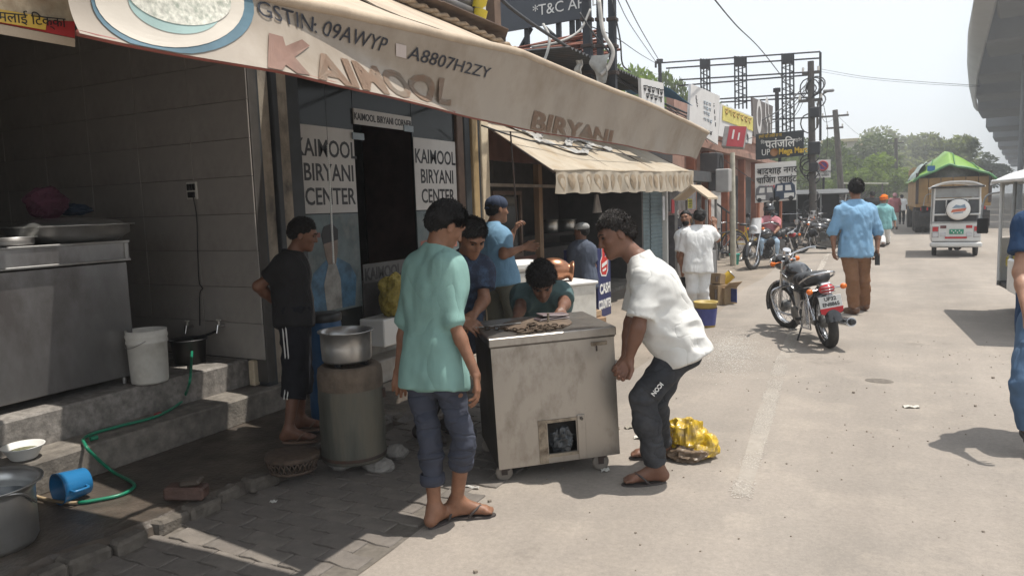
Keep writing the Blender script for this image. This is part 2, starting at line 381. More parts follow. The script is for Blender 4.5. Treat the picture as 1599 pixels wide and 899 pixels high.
def person(name_label, J, face, skin, shirt=None, trousers=None, hair=None, shoes=None, hands=None, s=1., cat='person', res=.011, group=None, head_up=None, torso_f=None, belly=0., eyes=True, extra=None, root=None, hres=.0055, build=1.):
    """J: world joints head neck shL shR elL elR wrL wrR hipL hipR knL knR anL anR toeL toeR (L, R the person's own)"""
    J = {k: A_(v, float) for k, v in J.items()}
    pel = (J['hipL']+J['hipR'])/2; lat = unit(J['shR']-J['shL']); latp = unit(J['hipR']-J['hipL'])
    up_t = unit(J['neck']-pel); tf = unit(np.cross(up_t, lat)) if torso_f is None else unit(torso_f)
    zmin = min(J['anL'][2], J['anR'][2])
    loc = Vector(((J['anL'][0]+J['anR'][0])/2, (J['anL'][1]+J['anR'][1])/2, 0)) if root is None else Vector(root)
    R = thing('person', name_label, cat, loc, 0, group)
    hu = unit(J['head']-J['neck']) if head_up is None else unit(head_up)
    HP, hl, hf, hu, HM, hat = head_prims(J['head'], face, hu, s)
    b = build
    # the spine as stacked sideways capsules gives an oval trunk
    def trunk(g):
        sp = lambda t: pel+(J['neck']-pel)*t
        P = []
        bow = -tf*.02*s
        rows = [(-.05, .085*b, .098*b), (.10, .075*b, .100*b), (.30, .060*b, .098*b+belly*.8), (.48, .068*b, .102*b+belly*.4), (.66, .085*b, .108*b), (.80, .100*b, .098*b)]
        for t, hw, r in rows:
            c = sp(t)+bow*math.sin(PI*max(0, t))+tf*(belly*(1.2 if t == .3 else .5 if t in (.48, .10) else 0)); ax = lat*t+latp*(1-t)
            P.append((c-ax*hw*s, c+ax*hw*s, (r+g)*s, (r+g)*s, .07*s))
        P.append((J['shL'], J['shR'], (.058*b+g)*s, (.058*b+g)*s, .06*s))
        nk = J['neck']
        P.append((shrink(J['shL'], nk, .35)+up_t*.01, nk+up_t*.018*s, (.05+g)*s, (.052+g*.6)*s, .05*s)); P.append((shrink(J['shR'], nk, .35)+up_t*.01, nk+up_t*.018*s, (.05+g)*s, (.052+g*.6)*s, .05*s))
        return P
    B = [q for q in trunk(-.022)]
    B.append((J['neck']-hu*.03*s, J['head']-hu*.045*s-hf*.012*s, .056*s, .052*s, .03*s))
    for S in 'LR':
        sh, el, wr = J['sh'+S], J['el'+S], J['wr'+S]
        B += [(sh, el, .046*s*b, .037*s*b, .03*s), (el, shrink(el, wr, .35), .037*s*b, .038*s*b, .03*s), (shrink(el, wr, .30), wr, .038*s*b, .0245*s, .02*s)]
        hp, kn, an, to = J['hip'+S], J['kn'+S], J['an'+S], J['toe'+S]
        B += [(hp, kn, .080*s*b, .050*s*b, .05*s), (kn, shrink(kn, an, .32), .048*s*b, .052*s*b, .03*s), (shrink(kn, an, .28), an, .052*s*b, .033*s, .03*s)]
        fd = unit(to-an); fd_h = unit(A_([fd[0], fd[1], 0])); side = A_([-fd_h[1], fd_h[0], 0])
        heel = an-fd_h*.035*s-A_([0, 0, .045])*s
        B += [(an, heel, .036*s, .030*s, .03*s), (heel, to, .028*s, .022*s, .03*s), (an, shrink(an, to, .75), .036*s, .020*s, .03*s), (to-side*.022*s, to+side*.022*s, .018*s, .018*s, .02*s)]
        if shoes is None or shoes.get('kind') != 'shoe':
            for k in range(5):
                o = (k-2)*.0165*s; ln = (.040-.004*abs(k-(3 if True else 1)))*s
                B.append((to+side*o, to+side*o+fd_h*ln+A_([0, 0, -.006]), .0115*s, .0085*s, .004*s))
    parts = [field(B, res)]
    parts.append(field(HP+[(J['neck'], J['head']-hu*.045*s-hf*.012*s, .054*s, .050*s, .03*s)], hres))
    for S in 'LR':
        if hands and hands.get(S) is not None:
            h = dict(hands[S]); wr = J['wr'+S]; el = J['el'+S]
            hp_ = hand_prims(wr, h.get('d', wr-el), h['n'], h['t'], h.get('curl', (22, 30, 20)), s*h.get('s', 1.), h.get('spread', .14), h.get('tc', 20))
            parts.append(field(hp_+[(shrink(wr, el, .18), wr, .0262*s, .0225*s, .012*s)], h.get('res', .0045)))
    body = mesh_obj('body', parts, skin, R)
    def wr_noise(amp, sc, seed):
        sc = A_(sc)
        return lambda X: (amp*(.7*vnoise(X*sc, seed)+.35*vnoise(X*sc*2.1+7, seed+1)+.8*(np.abs(vnoise(X*sc*.8+3, seed+2))*2-.5)*(.6+.6*vnoise(X*3.1, seed+4)))).astype(np.float32)
    if shirt:
        g = shirt.get('g', .012); hem = pel+up_t*shirt.get('hem', -.10)*s
        P = []
        cl = ((hem, -up_t),)
        for p in trunk(g): P.append(p+(cl,))
        if shirt.get('skirt', 1):
            hh = hem-up_t*.02
            for e in (.35, ): P.append((shrink(pel, J['neck'], .25)-lat*.075*s*b, hh-latp*.085*s*b, (.10*b+g+belly*.5)*s, (.105*b+g*1.5+belly*.3)*s, .07*s, cl)); P.append((shrink(pel, J['neck'], .25)+lat*.075*s*b, hh+latp*.085*s*b, (.10*b+g+belly*.5)*s, (.105*b+g*1.5+belly*.3)*s, .07*s, cl))
        sv = shirt.get('sleeve', .62); fl = shirt.get('flare', .012)
        for S in 'LR':
            sh, el, wr = J['sh'+S], J['el'+S], J['wr'+S]; gs = g+shirt.get('gs', .004)
            if sv <= 1:
                e = shrink(sh, el, sv); d = unit(el-sh)
                P.append((sh, e+d*.03, (.050*b+gs)*s, (.046*b+gs+fl)*s, .045*s, ((e, d),)))
            else:
                e = shrink(el, wr, sv-1); d = unit(wr-el)
                P.append((sh, el, (.049*b+gs)*s, (.042*b+gs)*s, .045*s)); P.append((el, e+d*.03, (.042*b+gs)*s, (.036*b+gs+fl*.5)*s, .025*s, ((e, d),)))
        nk = J['neck']+up_t*.045*s+hf*.0
        post = None
        shp = field(P, shirt.get('res', res*.8), wr_noise(shirt.get('wr', .007)*s, shirt.get('wsc', (16, 16, 9)), shirt.get('seed', 3)), post=lambda X, d: np.maximum(d, (X-nk) @ unit(hu*.7+up_t*.5-hf*.0)-.0))
        so_ = mesh_obj('shirt', [shp], shirt['m'], R)
    if trousers:
        g = trousers.get('g', .010); ln = trousers.get('len', .95); P = []
        wst = pel+up_t*trousers.get('waist', .07)*s; cl = ((wst, up_t),)
        P.append((pel-latp*.085*s*b+up_t*.0, pel+latp*.085*s*b, (.104*b+g)*s, (.104*b+g)*s, .06*s, cl)); P.append((pel-latp*.08*s*b+up_t*.08*s, pel+latp*.08*s*b+up_t*.08*s, (.10*b+g)*s, (.10*b+g)*s, .06*s, cl))
        for S in 'LR':
            hp, kn, an = J['hip'+S], J['kn'+S], J['an'+S]; fl = trousers.get('flare', .0)
            P.append((hp, kn, (.086*b+g)*s, (.060*b+g+fl*.5)*s, .03*s))
            ln = trousers.get('len'+S, trousers.get('len', .95)); e = shrink(kn, an, ln); d = unit(an-kn)
            P.append((kn, shrink(kn, e, .4), (.058*b+g+fl*.5)*s, (.056*b+g+fl*.8)*s, .02*s)); P.append((shrink(kn, e, .4), e+d*.04, (.056*b+g+fl*.8)*s, (.045*b+g+fl)*s, .03*s, ((e, d),)))
        t = field(P, trousers.get('res', res*.8), wr_noise(trousers.get('wr', .008)*s, trousers.get('wsc', (14, 14, 16)), trousers.get('seed', 9)))
        tr = mesh_obj('trousers', [t], trousers['m'], R)
        if trousers.get('stripe'):
            mb = MB()
            for S in trousers['stripe'][1]:
                hp, kn, an = J['hip'+S], J['kn'+S], J['an'+S]; so_ = unit(trousers['stripe'][2])
                for off in (-.012, .012):
                    pts = []
                    for i in range(13):
                        t_ = i/12; e = shrink(kn, an, ln)
                        c = shrink(hp, kn, t_*1.7) if t_*1.7 < 1 else shrink(kn, e, (t_*1.7-1)/.7)
                        r = (.092-.030*min(1, t_*1.7)+g)*s*b if t_ < .6 else (.062+g)*s
                        pts.append(c+so_*(r+.001)+np.cross(so_, [0, 0, 1])*off)
                    mb.tube(pts, .0042, 6)
            mb.build('stripe', trousers['stripe'][0], tr)
    if hair:
        gg = hair.get('g', .012); a, b_ = hair.get('plane', (.75, .004))
        E = lambda p, r, k: ('e', p, A_(r)*s, HM, k*s, False)
        P = [E(hat(0, -.012, .036), (.077+gg, .094+gg, .088+gg+hair.get('top', .0)), .02), E(hat(0, -.040, -.005), (.066+gg, .062+gg, .070), .03)]
        amp, fr = hair.get('n', (.006, 45)); seed = hair.get('seed', 5)
        c0 = J['head']
        def post(X, d):
            q = (X-c0)/s; fu = q @ hf; uu = q @ hu; ll = np.abs(q @ hl)
            cut = (a*fu+b_-uu)+np.where(ll > .06, .0, 0)
            back = -.085-uu; rag = .012*vnoise(X*55/s, seed+5)
            ab = np.minimum(uu-a*fu-b_+rag, (uu+.085+rag)*1.2)
            d = d+gg*s*.95*np.clip(1-ab/.045, 0, 1)
            return np.maximum(np.maximum(d, (cut-rag)*.8), back)
        t = field(P, hair.get('res', hres), (lambda X: (amp*vnoise(X*fr, seed)+amp*.7*vnoise(X*fr*2.3, seed+2)).astype(np.float32)), post=post)
        hp_ = [t]; ns = hair.get('strands', 0)
        if ns:
            rs = np.random.RandomState(seed); V = t[0]; q = (V-c0)/s; ok = np.where((np.linalg.norm(q-A_([0, 0, 0]), axis=1) > .085))[0]
            ii = rs.choice(ok, ns); P0 = V[ii]; nrm = P0-(c0+hu*.01*s); nrm /= np.linalg.norm(nrm, axis=1)[:, None]
            flow = hair.get('flow', (-.35, -.75)); fl = hf*flow[0]+hu*flow[1]; dd = nrm*hair.get('lift', .45)+(fl-nrm*(nrm @ fl)[:, None])*.9+rs.randn(ns, 3)*hair.get('rand', .3)
            dd /= np.linalg.norm(dd, axis=1)[:, None]; ln = rs.uniform(.5, 1.2, ns)[:, None]*hair.get('ln', .022)*s; sd = np.cross(dd, nrm); sd /= np.maximum(1e-6, np.linalg.norm(sd, axis=1))[:, None]; w_ = .0016*s
            P0 = P0-nrm*.003; mid = P0+dd*ln*.55; tip = P0+dd*ln-nrm*ln*.25
            SV_ = np.stack([P0-sd*w_, P0+sd*w_, mid+sd*w_*.8, tip], 1).reshape(-1, 3); hp_.append((SV_, np.arange(ns*4).reshape(-1, 4)))
        mesh_obj('hair', hp_, hair['m'], R)
    if eyes:
        mb = MB()
        for e in (-1, 1): mb2 = MB(); mb2.ell(hat(e*.031, .083, .010), (.011*s, .009*s, .006*s), 10, 6, Matrix(HM)); mb2.build('eye', M_EYE, R)
        for e in (-1, 1):
            mb2 = MB(); mb2.tube([hat(e*.012, .098, .026), hat(e*.032, .094, .034), hat(e*.050, .078, .028)], .0042*s, 6); mb2.build('eyebrow', M_HAIR, R)
    if shoes:
        for S in 'LR':
            an, to = J['an'+S], J['toe'+S]; fd = unit(A_([to[0]-an[0], to[1]-an[1], 0])); side = A_([-fd[1], fd[0], 0])
            pitch = (to[2]-an[2]+.055*s)
            heel = an-fd*.050*s-A_([0, 0, .078])*s; tip = to+fd*.052*s-A_([0, 0, .026])*s
            if shoes['kind'] == 'slipper':
                pts = []; n = 18
                ln = tip-heel
                for i in range(n):
                    t = 2*PI*i/n; x = (1-math.cos(t))/2; wdt = (.034+.012*x)*math.sin(t)
                    pts.append(heel+ln*(x*1.02-.01)+side*wdt*s)
                mb = MB(); mb.poly(pts, (0, 0, 1), -.016*s); sole = mb.build('slipper', shoes['m'], R)
                mb = MB(); th = shrink(heel, tip, .86)+A_([0, 0, .012]); top = shrink(an, to, .80)+A_([0, 0, .020])*s
                for e in (-1, 1):
                    q = shrink(heel, tip, .42)+side*e*.044*s+A_([0, 0, .004])
                    mid = shrink(top+side*e*.032*s, q, .35)+A_([0, 0, .006])
                    mb.tube([th, top+side*e*.010*s, mid, q], .0065*s, 6)
                mb.build('strap', shoes.get('strap', shoes['m']), sole)
            else:
                Q = [(heel+A_([0, 0, .045]), shrink(heel, tip, .45)+A_([0, 0, .045]), .042*s, .043*s, .02), (shrink(heel, tip, .4)+A_([0, 0, .038]), tip+A_([0, 0, .026])-fd*.03, .044*s, .034*s, .02), (an+A_([0, 0, -.01]), heel+A_([0, 0, .05]), .045*s, .042*s, .02)]
                sh_ = mesh_obj('shoe', [field(Q, .008)], shoes['m'], R)
                pts = []
                for i in range(18):
                    t = 2*PI*i/18; x = (1-math.cos(t))/2; pts.append(heel+(tip-heel)*(x*1.06-.03)+side*(.038+.008*x)*math.sin(t)*s+A_([0, 0, .012]))
                mb = MB(); mb.poly(pts, (0, 0, 1), -.022*s); mb.build('sole', shoes.get('sole', shoes['m']), sh_)
    return R, dict(J=J, hat=hat, HM=HM, hl=hl, hf=hf, hu=hu, lat=lat, tf=tf, pel=pel, up=up_t, s=s)
def pose(D, **px):
    """joints from sight-line positions at camera depth D plus an offset: name=(px, py, dd)"""
    return {k: A_(W(v[0], v[1], D+(v[2] if len(v) > 2 else 0))) for k, v in px.items()}
# ------------------------------------------------------------------ shared materials
M_EYE = mat('eye_dark', (.015, .012, .01), .3, var=0)
M_HAIR = mat('hair_black', (.009, .0075, .007), .6, var=.4, scale=40, bump=.3, bscale=220, spec=.22)
M_STEEL = mat('steel_dull', (.36, .355, .345), .42, .85, var=.18, scale=3, dirt=.55, dscale=3.5, dcol=(.16, .125, .095), stretch=(1, 1, .35), bump=.05)
M_STEEL2 = mat('steel_counter', (.30, .295, .295), .33, .85, var=.3, scale=1.2, dirt=.75, dscale=1.3, dcol=(.10, .085, .08), stretch=(1, 1, .55), bump=.10, bscale=5)
M_ALU = mat('aluminium', (.55, .55, .54), .34, .9, var=.12, scale=5, dirt=.3, dscale=6, dcol=(.25, .23, .2))
M_BLACK = mat('black_metal', (.02, .02, .022), .45, var=.3)
M_IRON = mat('iron_rust', (.06, .045, .04), .7, .3, var=.5, scale=12, dirt=.6, dcol=(.11, .05, .025))
M_RUB = mat('rubber', (.022, .021, .02), .8, var=.3, dirt=.5, dcol=(.10, .085, .07), dscale=8)
M_CHROME = mat('chrome', (.65, .65, .66), .12, 1., var=.05)
M_WHITEPL = mat('white_plastic', (.62, .60, .55), .45, var=.12, dirt=.4, dscale=5, dcol=(.30, .26, .2))
M_WOOD = mat('worn_wood', (.24, .15, .085), .75, var=.35, scale=9, stretch=(1, 1, .2), bump=.2)
M_CREAM = mat('cream_paint', (.60, .50, .36), .65, var=.12, dirt=.5, dscale=4, dcol=(.30, .23, .15))
M_DARKIN = mat('dark_inner_wall', (.045, .040, .038), .85, var=.3)  # one near black tone for the shop and stall inner walls
M_CONC = mat('old_concrete', (.185, .165, .142), .9, var=.35, scale=14, dirt=.85, dscale=2.6, dcol=(.07, .06, .052), bump=.5, bscale=45)
M_WETC = mat('wet_concrete', (.085, .068, .054), .40, var=.4, scale=9, dirt=.75, dscale=2.2, dcol=(.05, .042, .036), bump=.5, bscale=40)
M_CABLE = mat('cable', (.03, .03, .032), .6, var=.1)
M_PRINTK = mat('print_black', (.012, .012, .014), .5, var=.05)
M_WHITE = mat('white_paint', (.72, .71, .68), .55, var=.06, dirt=.25, dscale=3, dcol=(.45, .42, .36))
M_GLASS = mat('shop_glass', (.02, .022, .022), .12, var=0, spec=.22)
# ------------------------------------------------------------------ ground, road, pavement
def ground_material(key, c1, c2, c3, crack=True):
    m = bpy.data.materials.new(key); m.use_nodes = True; nt = m.node_tree; N = nt.nodes; L = nt.links; b = N['Principled BSDF']
    tc = N.new('ShaderNodeTexCoord')
    def noise(s, d=8, r=.62, w=None):
        n = N.new('ShaderNodeTexNoise'); n.inputs['Scale'].default_value = s; n.inputs['Detail'].default_value = d; n.inputs['Roughness'].default_value = r
        L.new(w or tc.outputs['Object'], n.inputs['Vector']); return n.outputs['Fac']
    def ramp(f, a, b_, lo=0., hi=1.):
        r = N.new('ShaderNodeMapRange'); r.inputs['From Min'].default_value = a; r.inputs['From Max'].default_value = b_; r.inputs['To Min'].default_value = lo; r.inputs['To Max'].default_value = hi
        L.new(f, r.inputs[0]); return r.outputs[0]
    def mix(f, a, b_, bt='MIX'):
        x = N.new('ShaderNodeMix'); x.data_type = 'RGBA'; x.blend_type = bt
        if isinstance(f, float): x.inputs[0].default_value = f
        else: L.new(f, x.inputs[0])
        for s, v in ((6, a), (7, b_)):
            if isinstance(v, tuple): x.inputs[s].default_value = (*v, 1)
            else: L.new(v, x.inputs[s])
        return x.outputs[2]
    c = mix(ramp(noise(.55), .38, .66), c1, c2)
    c = mix(ramp(noise(2.3, 10, .7), .5, .72, 0, .75), c, c3)
    c = mix(1., c, ramp(noise(38, 4), .3, .7, .91, 1.09), 'MULTIPLY')
    c = mix(1., c, ramp(noise(170, 3), .3, .7, .90, 1.10), 'MULTIPLY')
    mp = N.new('ShaderNodeMapping'); mp.inputs['Scale'].default_value = (1.3, .11, 1); L.new(tc.outputs['Object'], mp.inputs[0])
    c = mix(1., c, ramp(noise(1., 5, .6, mp.outputs[0]), .3, .7, .86, 1.12), 'MULTIPLY')        # wear along the lanes
    c = mix(ramp(noise(.9, 7, .72), .60, .70, 0, .75), c, (.165, .145, .125))                        # old stains
    vo = N.new('ShaderNodeTexVoronoi'); vo.inputs['Scale'].default_value = 9; vo.feature = 'F1'; L.new(tc.outputs['Object'], vo.inputs['Vector'])
    spots = ramp(vo.outputs['Distance'], .03, .075, .60, 1.)
    thin = ramp(noise(1.1, 3), .5, .62, 0., 1.)
    c = mix(thin, c, mix(1., c, spots, 'MULTIPLY'))
    if crack:
        wv = N.new('ShaderNodeMix'); wv.data_type = 'VECTOR'; wv.inputs[0].default_value = .12
        nv = N.new('ShaderNodeTexNoise'); nv.inputs['Scale'].default_value = 1.5; L.new(tc.outputs['Object'], nv.inputs['Vector'])
        L.new(tc.outputs['Object'], wv.inputs[4]); L.new(nv.outputs['Color'], wv.inputs[5])
        v2 = N.new('ShaderNodeTexVoronoi'); v2.feature = 'DISTANCE_TO_EDGE'; v2.inputs['Scale'].default_value = .55; L.new(wv.outputs[1], v2.inputs['Vector'])
        c = mix(ramp(v2.outputs['Distance'], .002, .008, .32, 0.), c, (.10, .085, .07))
    L.new(c, b.inputs['Base Color']); b.inputs['Roughness'].default_value = .93; b.inputs['Specular IOR Level'].default_value = .25
    bp = N.new('ShaderNodeBump'); bp.inputs['Strength'].default_value = .35; bp.inputs['Distance'].default_value = .006
    L.new(noise(120, 5, .7), bp.inputs['Height']); L.new(bp.outputs[0], b.inputs['Normal'])
    MATS[key] = m; return m
M_ROAD = ground_material('dusty_asphalt', (.280, .245, .212), (.228, .203, .178), (.33, .287, .243), False)
M_DUST = ground_material('dusty_ground', (.26, .22, .18), (.20, .17, .14), (.31, .26, .21), False)
mb = MB(); n = 40
def gx(i): t = i/n*2-1; return math.copysign(abs(t)**3, t)*420
V = [(gx(i), gx(j)+20, 0) for j in range(n+1) for i in range(n+1)]
mb.add(V, [(j*(n+1)+i, j*(n+1)+i+1, (j+1)*(n+1)+i+1, (j+1)*(n+1)+i) for j in range(n) for i in range(n)])
mb.build('ground', M_DUST, kind='structure')
def road_left(y):
    if y < 21: return -2.02-.018*y+.10*n3(y*.8, 3.3, 0)
    if y < 76: return -2.33+(y-21)/55*2.33
    return (y-76)*.10
mb = MB(); ys = [-8+.5*i for i in range(40)]+[12+1.5*i for i in range(60)]+[104+8*i for i in range(36)]
prev = None; V = []; Fc = []
for i, y in enumerate(ys):
    l = road_left(y); V += [(l, y, .004), (l+.6, y, .004), (4, y, .004) if y < 76 else (l+4, y, .004), (11 if y < 60 else l+12, y, .004)]
    if i: a = (i-1)*4; Fc += [(a+k, a+k+1, a+k+5, a+k+4) for k in range(3)]
mb.add(V, Fc); mb.build('road', M_ROAD, kind='structure')
# worn edge line and spilled powder: thousands of small paint flakes
M_LINE = mat('worn_line_paint', (.45, .41, .365), .93, var=.12, scale=25, spec=.1)
def line_x(y): return np.interp(y, [0, 4.1, 7, 12, 21, 40, 76], [-.50, -.70, -.90, -1.14, -1.54, -1.0, .9])
mb = MB(); P_ = [3.9+.14*i for i in range(130)]+[22.2+1.2*i for i in range(33)]
for a_, b_ in zip(P_, P_[1:]):
    if n3(a_*1.7, 2, 6) < -.45: continue
    w0, w1 = .052+.012*n3(a_*3, 1, 2), .052+.012*n3(b_*3, 1, 2); mb.add([(line_x(a_)-w0, a_, .0062), (line_x(a_)+w0, a_, .0062), (line_x(b_)+w1, b_, .0062), (line_x(b_)-w1, b_, .0062)], [(0, 1, 2, 3)])
mb.build('road_marking', mat('faded_line', (.325, .292, .255), .93, var=.10, scale=14, dirt=.9, dscale=5, dcol=(.285, .252, .217), spec=.1), kind='structure')
def flakes(name, m, pts, kind='structure'):
    rs = random.Random(4); mb = MB()
    for x, y, z, s_, st_ in pts:
        a = rs.uniform(0, 3); n_ = 4; mb.add([(x+s_*rs.uniform(.6, 1.2)*math.cos(a+2*PI*i/n_), y+st_*s_*rs.uniform(.6, 1.2)*math.sin(a+2*PI*i/n_), z) for i in range(n_)], [tuple(range(n_))])
    mb.build(name, m, kind=kind)
rs = random.Random(4); pts = []; y = 3.85
while y < 60:
    stp = .0085 if y < 9 else .030 if y < 16 else .16; nc = 19 if y < 9 else 7
    for c in range(nc):
        x = line_x(y)+((c+.5)/nc-.5)*.125+rs.uniform(-.008, .008); w = .66+.8*n3(x*9, y*4.5, 3)+.3*n3(y*.9, 1, 8)-.3*abs((c+.5)/nc*2-1)**3
        if rs.random() < w: pts.append((x, y+rs.uniform(-.008, .008), .0075+.0004*rs.random(), rs.uniform(.0025, .0065) if y < 9 else rs.uniform(.008, .017), 1 if y < 9 else 2 if y < 16 else 6))
    y += stp
flakes('road_marking', M_LINE, pts)
pc = G(1140, 545); pts = []
for i in range(9000):
    x, y = rs.gauss(0, .17), rs.gauss(0, .55)
    pts.append((pc.x+x-.12*y, pc.y+y, .0088+.0006*rs.random(), rs.uniform(.0015, .0048)*(1 if rs.random() < .95 else 1.8), 1.6))
flakes('spilled_powder', mat('white_powder', (.50, .47, .43), .95, var=.15, scale=9, spec=.1), pts)
# pavement: interlocking pavers, each a part
M_PAV = mat('paver', (.165, .145, .128), .88, var=.25, scale=7, dirt=.8, dscale=1.1, dcol=(.10, .085, .07), bump=.4, bscale=70)
M_PAV2 = mat('paver_pale', (.185, .163, .142), .88, var=.3, scale=7, dirt=.6, dscale=2, dcol=(.14, .12, .10), bump=.4, bscale=70)
mb = MB(); mb.add([(-3.3, .3, .003), (-2.0, .3, .003), (-2.1, 6.6, .003), (-3.3, 6.6, .003)], [(0, 1, 2, 3)])
pav = mb.build('pavement', mat('paver_joint', (.135, .118, .10), .95, var=.3, scale=20), kind='structure')
def paver_mesh(m, k):
    mb = MB(); rs = random.Random(k); L_, B_ = .232, .112; z = .007
    zig = [(-.5, -.5), (-.2, -.43), (.2, -.57), (.5, -.5), (.5, .5), (.2, .43), (-.2, .57), (-.5, .5)]
    out = [(x*L_, y*B_) for x, y in zig]; inn = [(x*.98, y*.96) for x, y in out]
    V = [(x, y, -.004) for x, y in out]+[(x, y, z-.004) for x, y in out]+[(x, y, z+rs.uniform(-.0015, .0015)) for x, y in inn]
    mb.add(V, [(i, (i+1) % 8, 8+(i+1) % 8, 8+i) for i in range(8)]+[(8+i, 8+(i+1) % 8, 16+(i+1) % 8, 16+i) for i in range(8)]+[tuple(range(16, 24))])
    o = mb.build('paver', m, pav, local=True); return o
protos = [paver_mesh(M_PAV, 1), paver_mesh(M_PAV, 2), paver_mesh(M_PAV2, 3)]
rs = random.Random(5); cnt = 0
for j in range(44):
    for i in range(6):
        y = 1.75+j*.119; x = -3.14+i*.240+(.12 if j % 2 else 0)
        if x > -2.06+.03*n3(y*2, 1, 1)-(.25 if y > 5 else 0) or cnt >= 296: continue
        if cnt < 3: o = protos[cnt]
        else: o = protos[rs.choice((0, 0, 1, 1, 2))].copy(); COL.objects.link(o)
        o.location = (x, y, .004+rs.uniform(-.0025, .002)); o.rotation_euler = (rs.uniform(-.012, .012), rs.uniform(-.012, .012), rs.uniform(-.02, .02)); cnt += 1
# raised slab in front of the steps, with a broken edge
mb = MB(); ys = [-.8+.12*i for i in range(48)]; V = []; k = len(ys)
for y in ys:
    e = -3.22+.05*n3(y*2.2, 0, 4)+.03*n3(y*7, 1, 4)+(-.06 if y < 2 else 0)
    V += [(-4.2, y, .08), (e-.35, y, .082), (e-.03, y, .078+.008*n3(y*5, 2, 2)), (e+.012*n3(y*9, 5, 3), y, .05), (e+.02+.015*n3(y*11, 9, 3), y, -.01)]
mb.add(V, [(i*5+j, i*5+j+1, i*5+j+6, i*5+j+5) for i in range(k-1) for j in range(4)])
mb.add([V[-5+j] for j in range(5)]+[(-4.2, ys[-1], -.01)], [(0, 1, 2, 3, 4, 5)])
slab = mb.build('pavement_slab', M_WETC, kind='structure')
rs = random.Random(31)
for i in range(16):
    y = 1.55+i*.20+rs.uniform(-.03, .03); mb = MB(); L2 = rs.uniform(.13, .21)
    mb.box((-3.245+rs.uniform(-.025, .025), y, .030+rs.uniform(-.006, .008)), (rs.uniform(.08, .13), L2, .085), Matrix.Rotation(rs.uniform(-.12, .12), 3, 'Z') @ Matrix.Rotation(rs.uniform(-.10, .10), 3, 'X'), bev=.016); mb.build('kerb_stone', mat('kerb_concrete', (.125, .108, .09), .9, var=.35, scale=14, dirt=.7, dscale=4, dcol=(.06, .052, .045), bump=.9, bscale=40), slab)
# steps and shop floor
mb = MB(); mb.box((-4.28, 1.66, .17), (.30, 5.4, .195), bev=.012); mb.build('lower_step', M_CONC, kind='structure')
mb = MB(); mb.box((-6.4, 1.62, .235), (4.0, 5.5, .466), bev=.014); mb.build('shop_floor', mat('terrazzo_edge', (.24, .22, .20), .75, var=.4, scale=22, dirt=.7, dscale=5, dcol=(.10, .09, .08), bump=.3), kind='structure')
mb = MB(); mb.box((-5.9, 6.3, .17), (3.1, 3.9, .336), bev=.01); mb.build('restaurant_floor', mat('floor_white', (.34, .32, .29), .6, var=.2, dirt=.5), kind='structure')
mb = MB(); mb.box((-4.24, 5.55, .11), (.28, 2.2, .21), bev=.01); mb.build('door_step', mat('floor_white', (1, 1, 1)), kind='structure')
mb = MB(); mb.box((-4.33, 4.03, .37), (.06, .10, .195), bev=.008); mb.build('step_post', M_CREAM, kind='structure')
# ------------------------------------------------------------------ the biryani shop
shop = thing('restaurant', 'dark open fronted biryani restaurant with white tiled side room and lettered glass front', 'restaurant', (-4.4, 4, 0))
mb = MB(); mb.box((-6.35, 4.06, 1.95), (4.30, .08, 3.3)); sidew = mb.build('side_wall', mat('grout', (.075, .068, .062), .9, var=.2), shop)
M_TILE = mat('wall_tile', (.36, .333, .305), .36, var=.14, scale=2.2, dirt=.45, dscale=1.6, dcol=(.16, .14, .12))
tp = None; rs = random.Random(2)
for r in range(11):
    for c in range(6):
        z0 = .475+r*.2765; x1 = -4.205-c*.624
        if tp is None:
            mb = MB(); mb.box((0, 0, 0), (.620, .012, .2735), bev=.002); tp = mb.build('tile', M_TILE, sidew, local=True); o = tp
        else: o = tp.copy(); COL.objects.link(o)
        o.location = Vector((x1-.312, 4.014+rs.uniform(-.0018, .0018), z0+.138))-Vector(shop.location); o.rotation_euler = (rs.uniform(-.003, .003), 0, rs.uniform(-.003, .003))
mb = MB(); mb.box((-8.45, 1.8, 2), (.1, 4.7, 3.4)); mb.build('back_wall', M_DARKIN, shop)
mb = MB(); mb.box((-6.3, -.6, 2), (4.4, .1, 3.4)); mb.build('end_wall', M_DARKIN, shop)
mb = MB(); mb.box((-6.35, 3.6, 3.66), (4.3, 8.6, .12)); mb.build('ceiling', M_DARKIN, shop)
mb = MB(); mb.box((-4.5, 3.6, 3.25), (.14, 8.6, .7)); mb.build('fascia', mat('fascia_dark', (.10, .075, .06), .8, var=.4, scale=5), shop)
# shutter rails and peeling strips at the corner of the tiled wall
M_PEEL = mat('peeling_plaster', (.33, .28, .22), .85, var=.2, scale=6, col2=(.075, .07, .065), dirt=.95, dscale=3.6, bump=.4, stretch=(1, 1, .6))
M_RAIL = mat('dark_rail', (.030, .034, .038), .55, var=.3)
for nm, y0, y1, x, m in (('shutter_rail', 4.03, 4.125, -4.20, M_RAIL), ('plaster_strip', 4.13, 4.255, -4.235, M_PEEL), ('shutter_rail', 4.26, 4.315, -4.20, M_RAIL), ('plaster_strip', 4.32, 4.47, -4.255, M_PEEL), ('door_frame', 4.475, 4.64, -4.29, M_RAIL)):
    mb = MB(); mb.box((x-.06, (y0+y1)/2, 1.6), (.12, y1-y0, 2.9), bev=.006); mb.build(nm, m, shop)
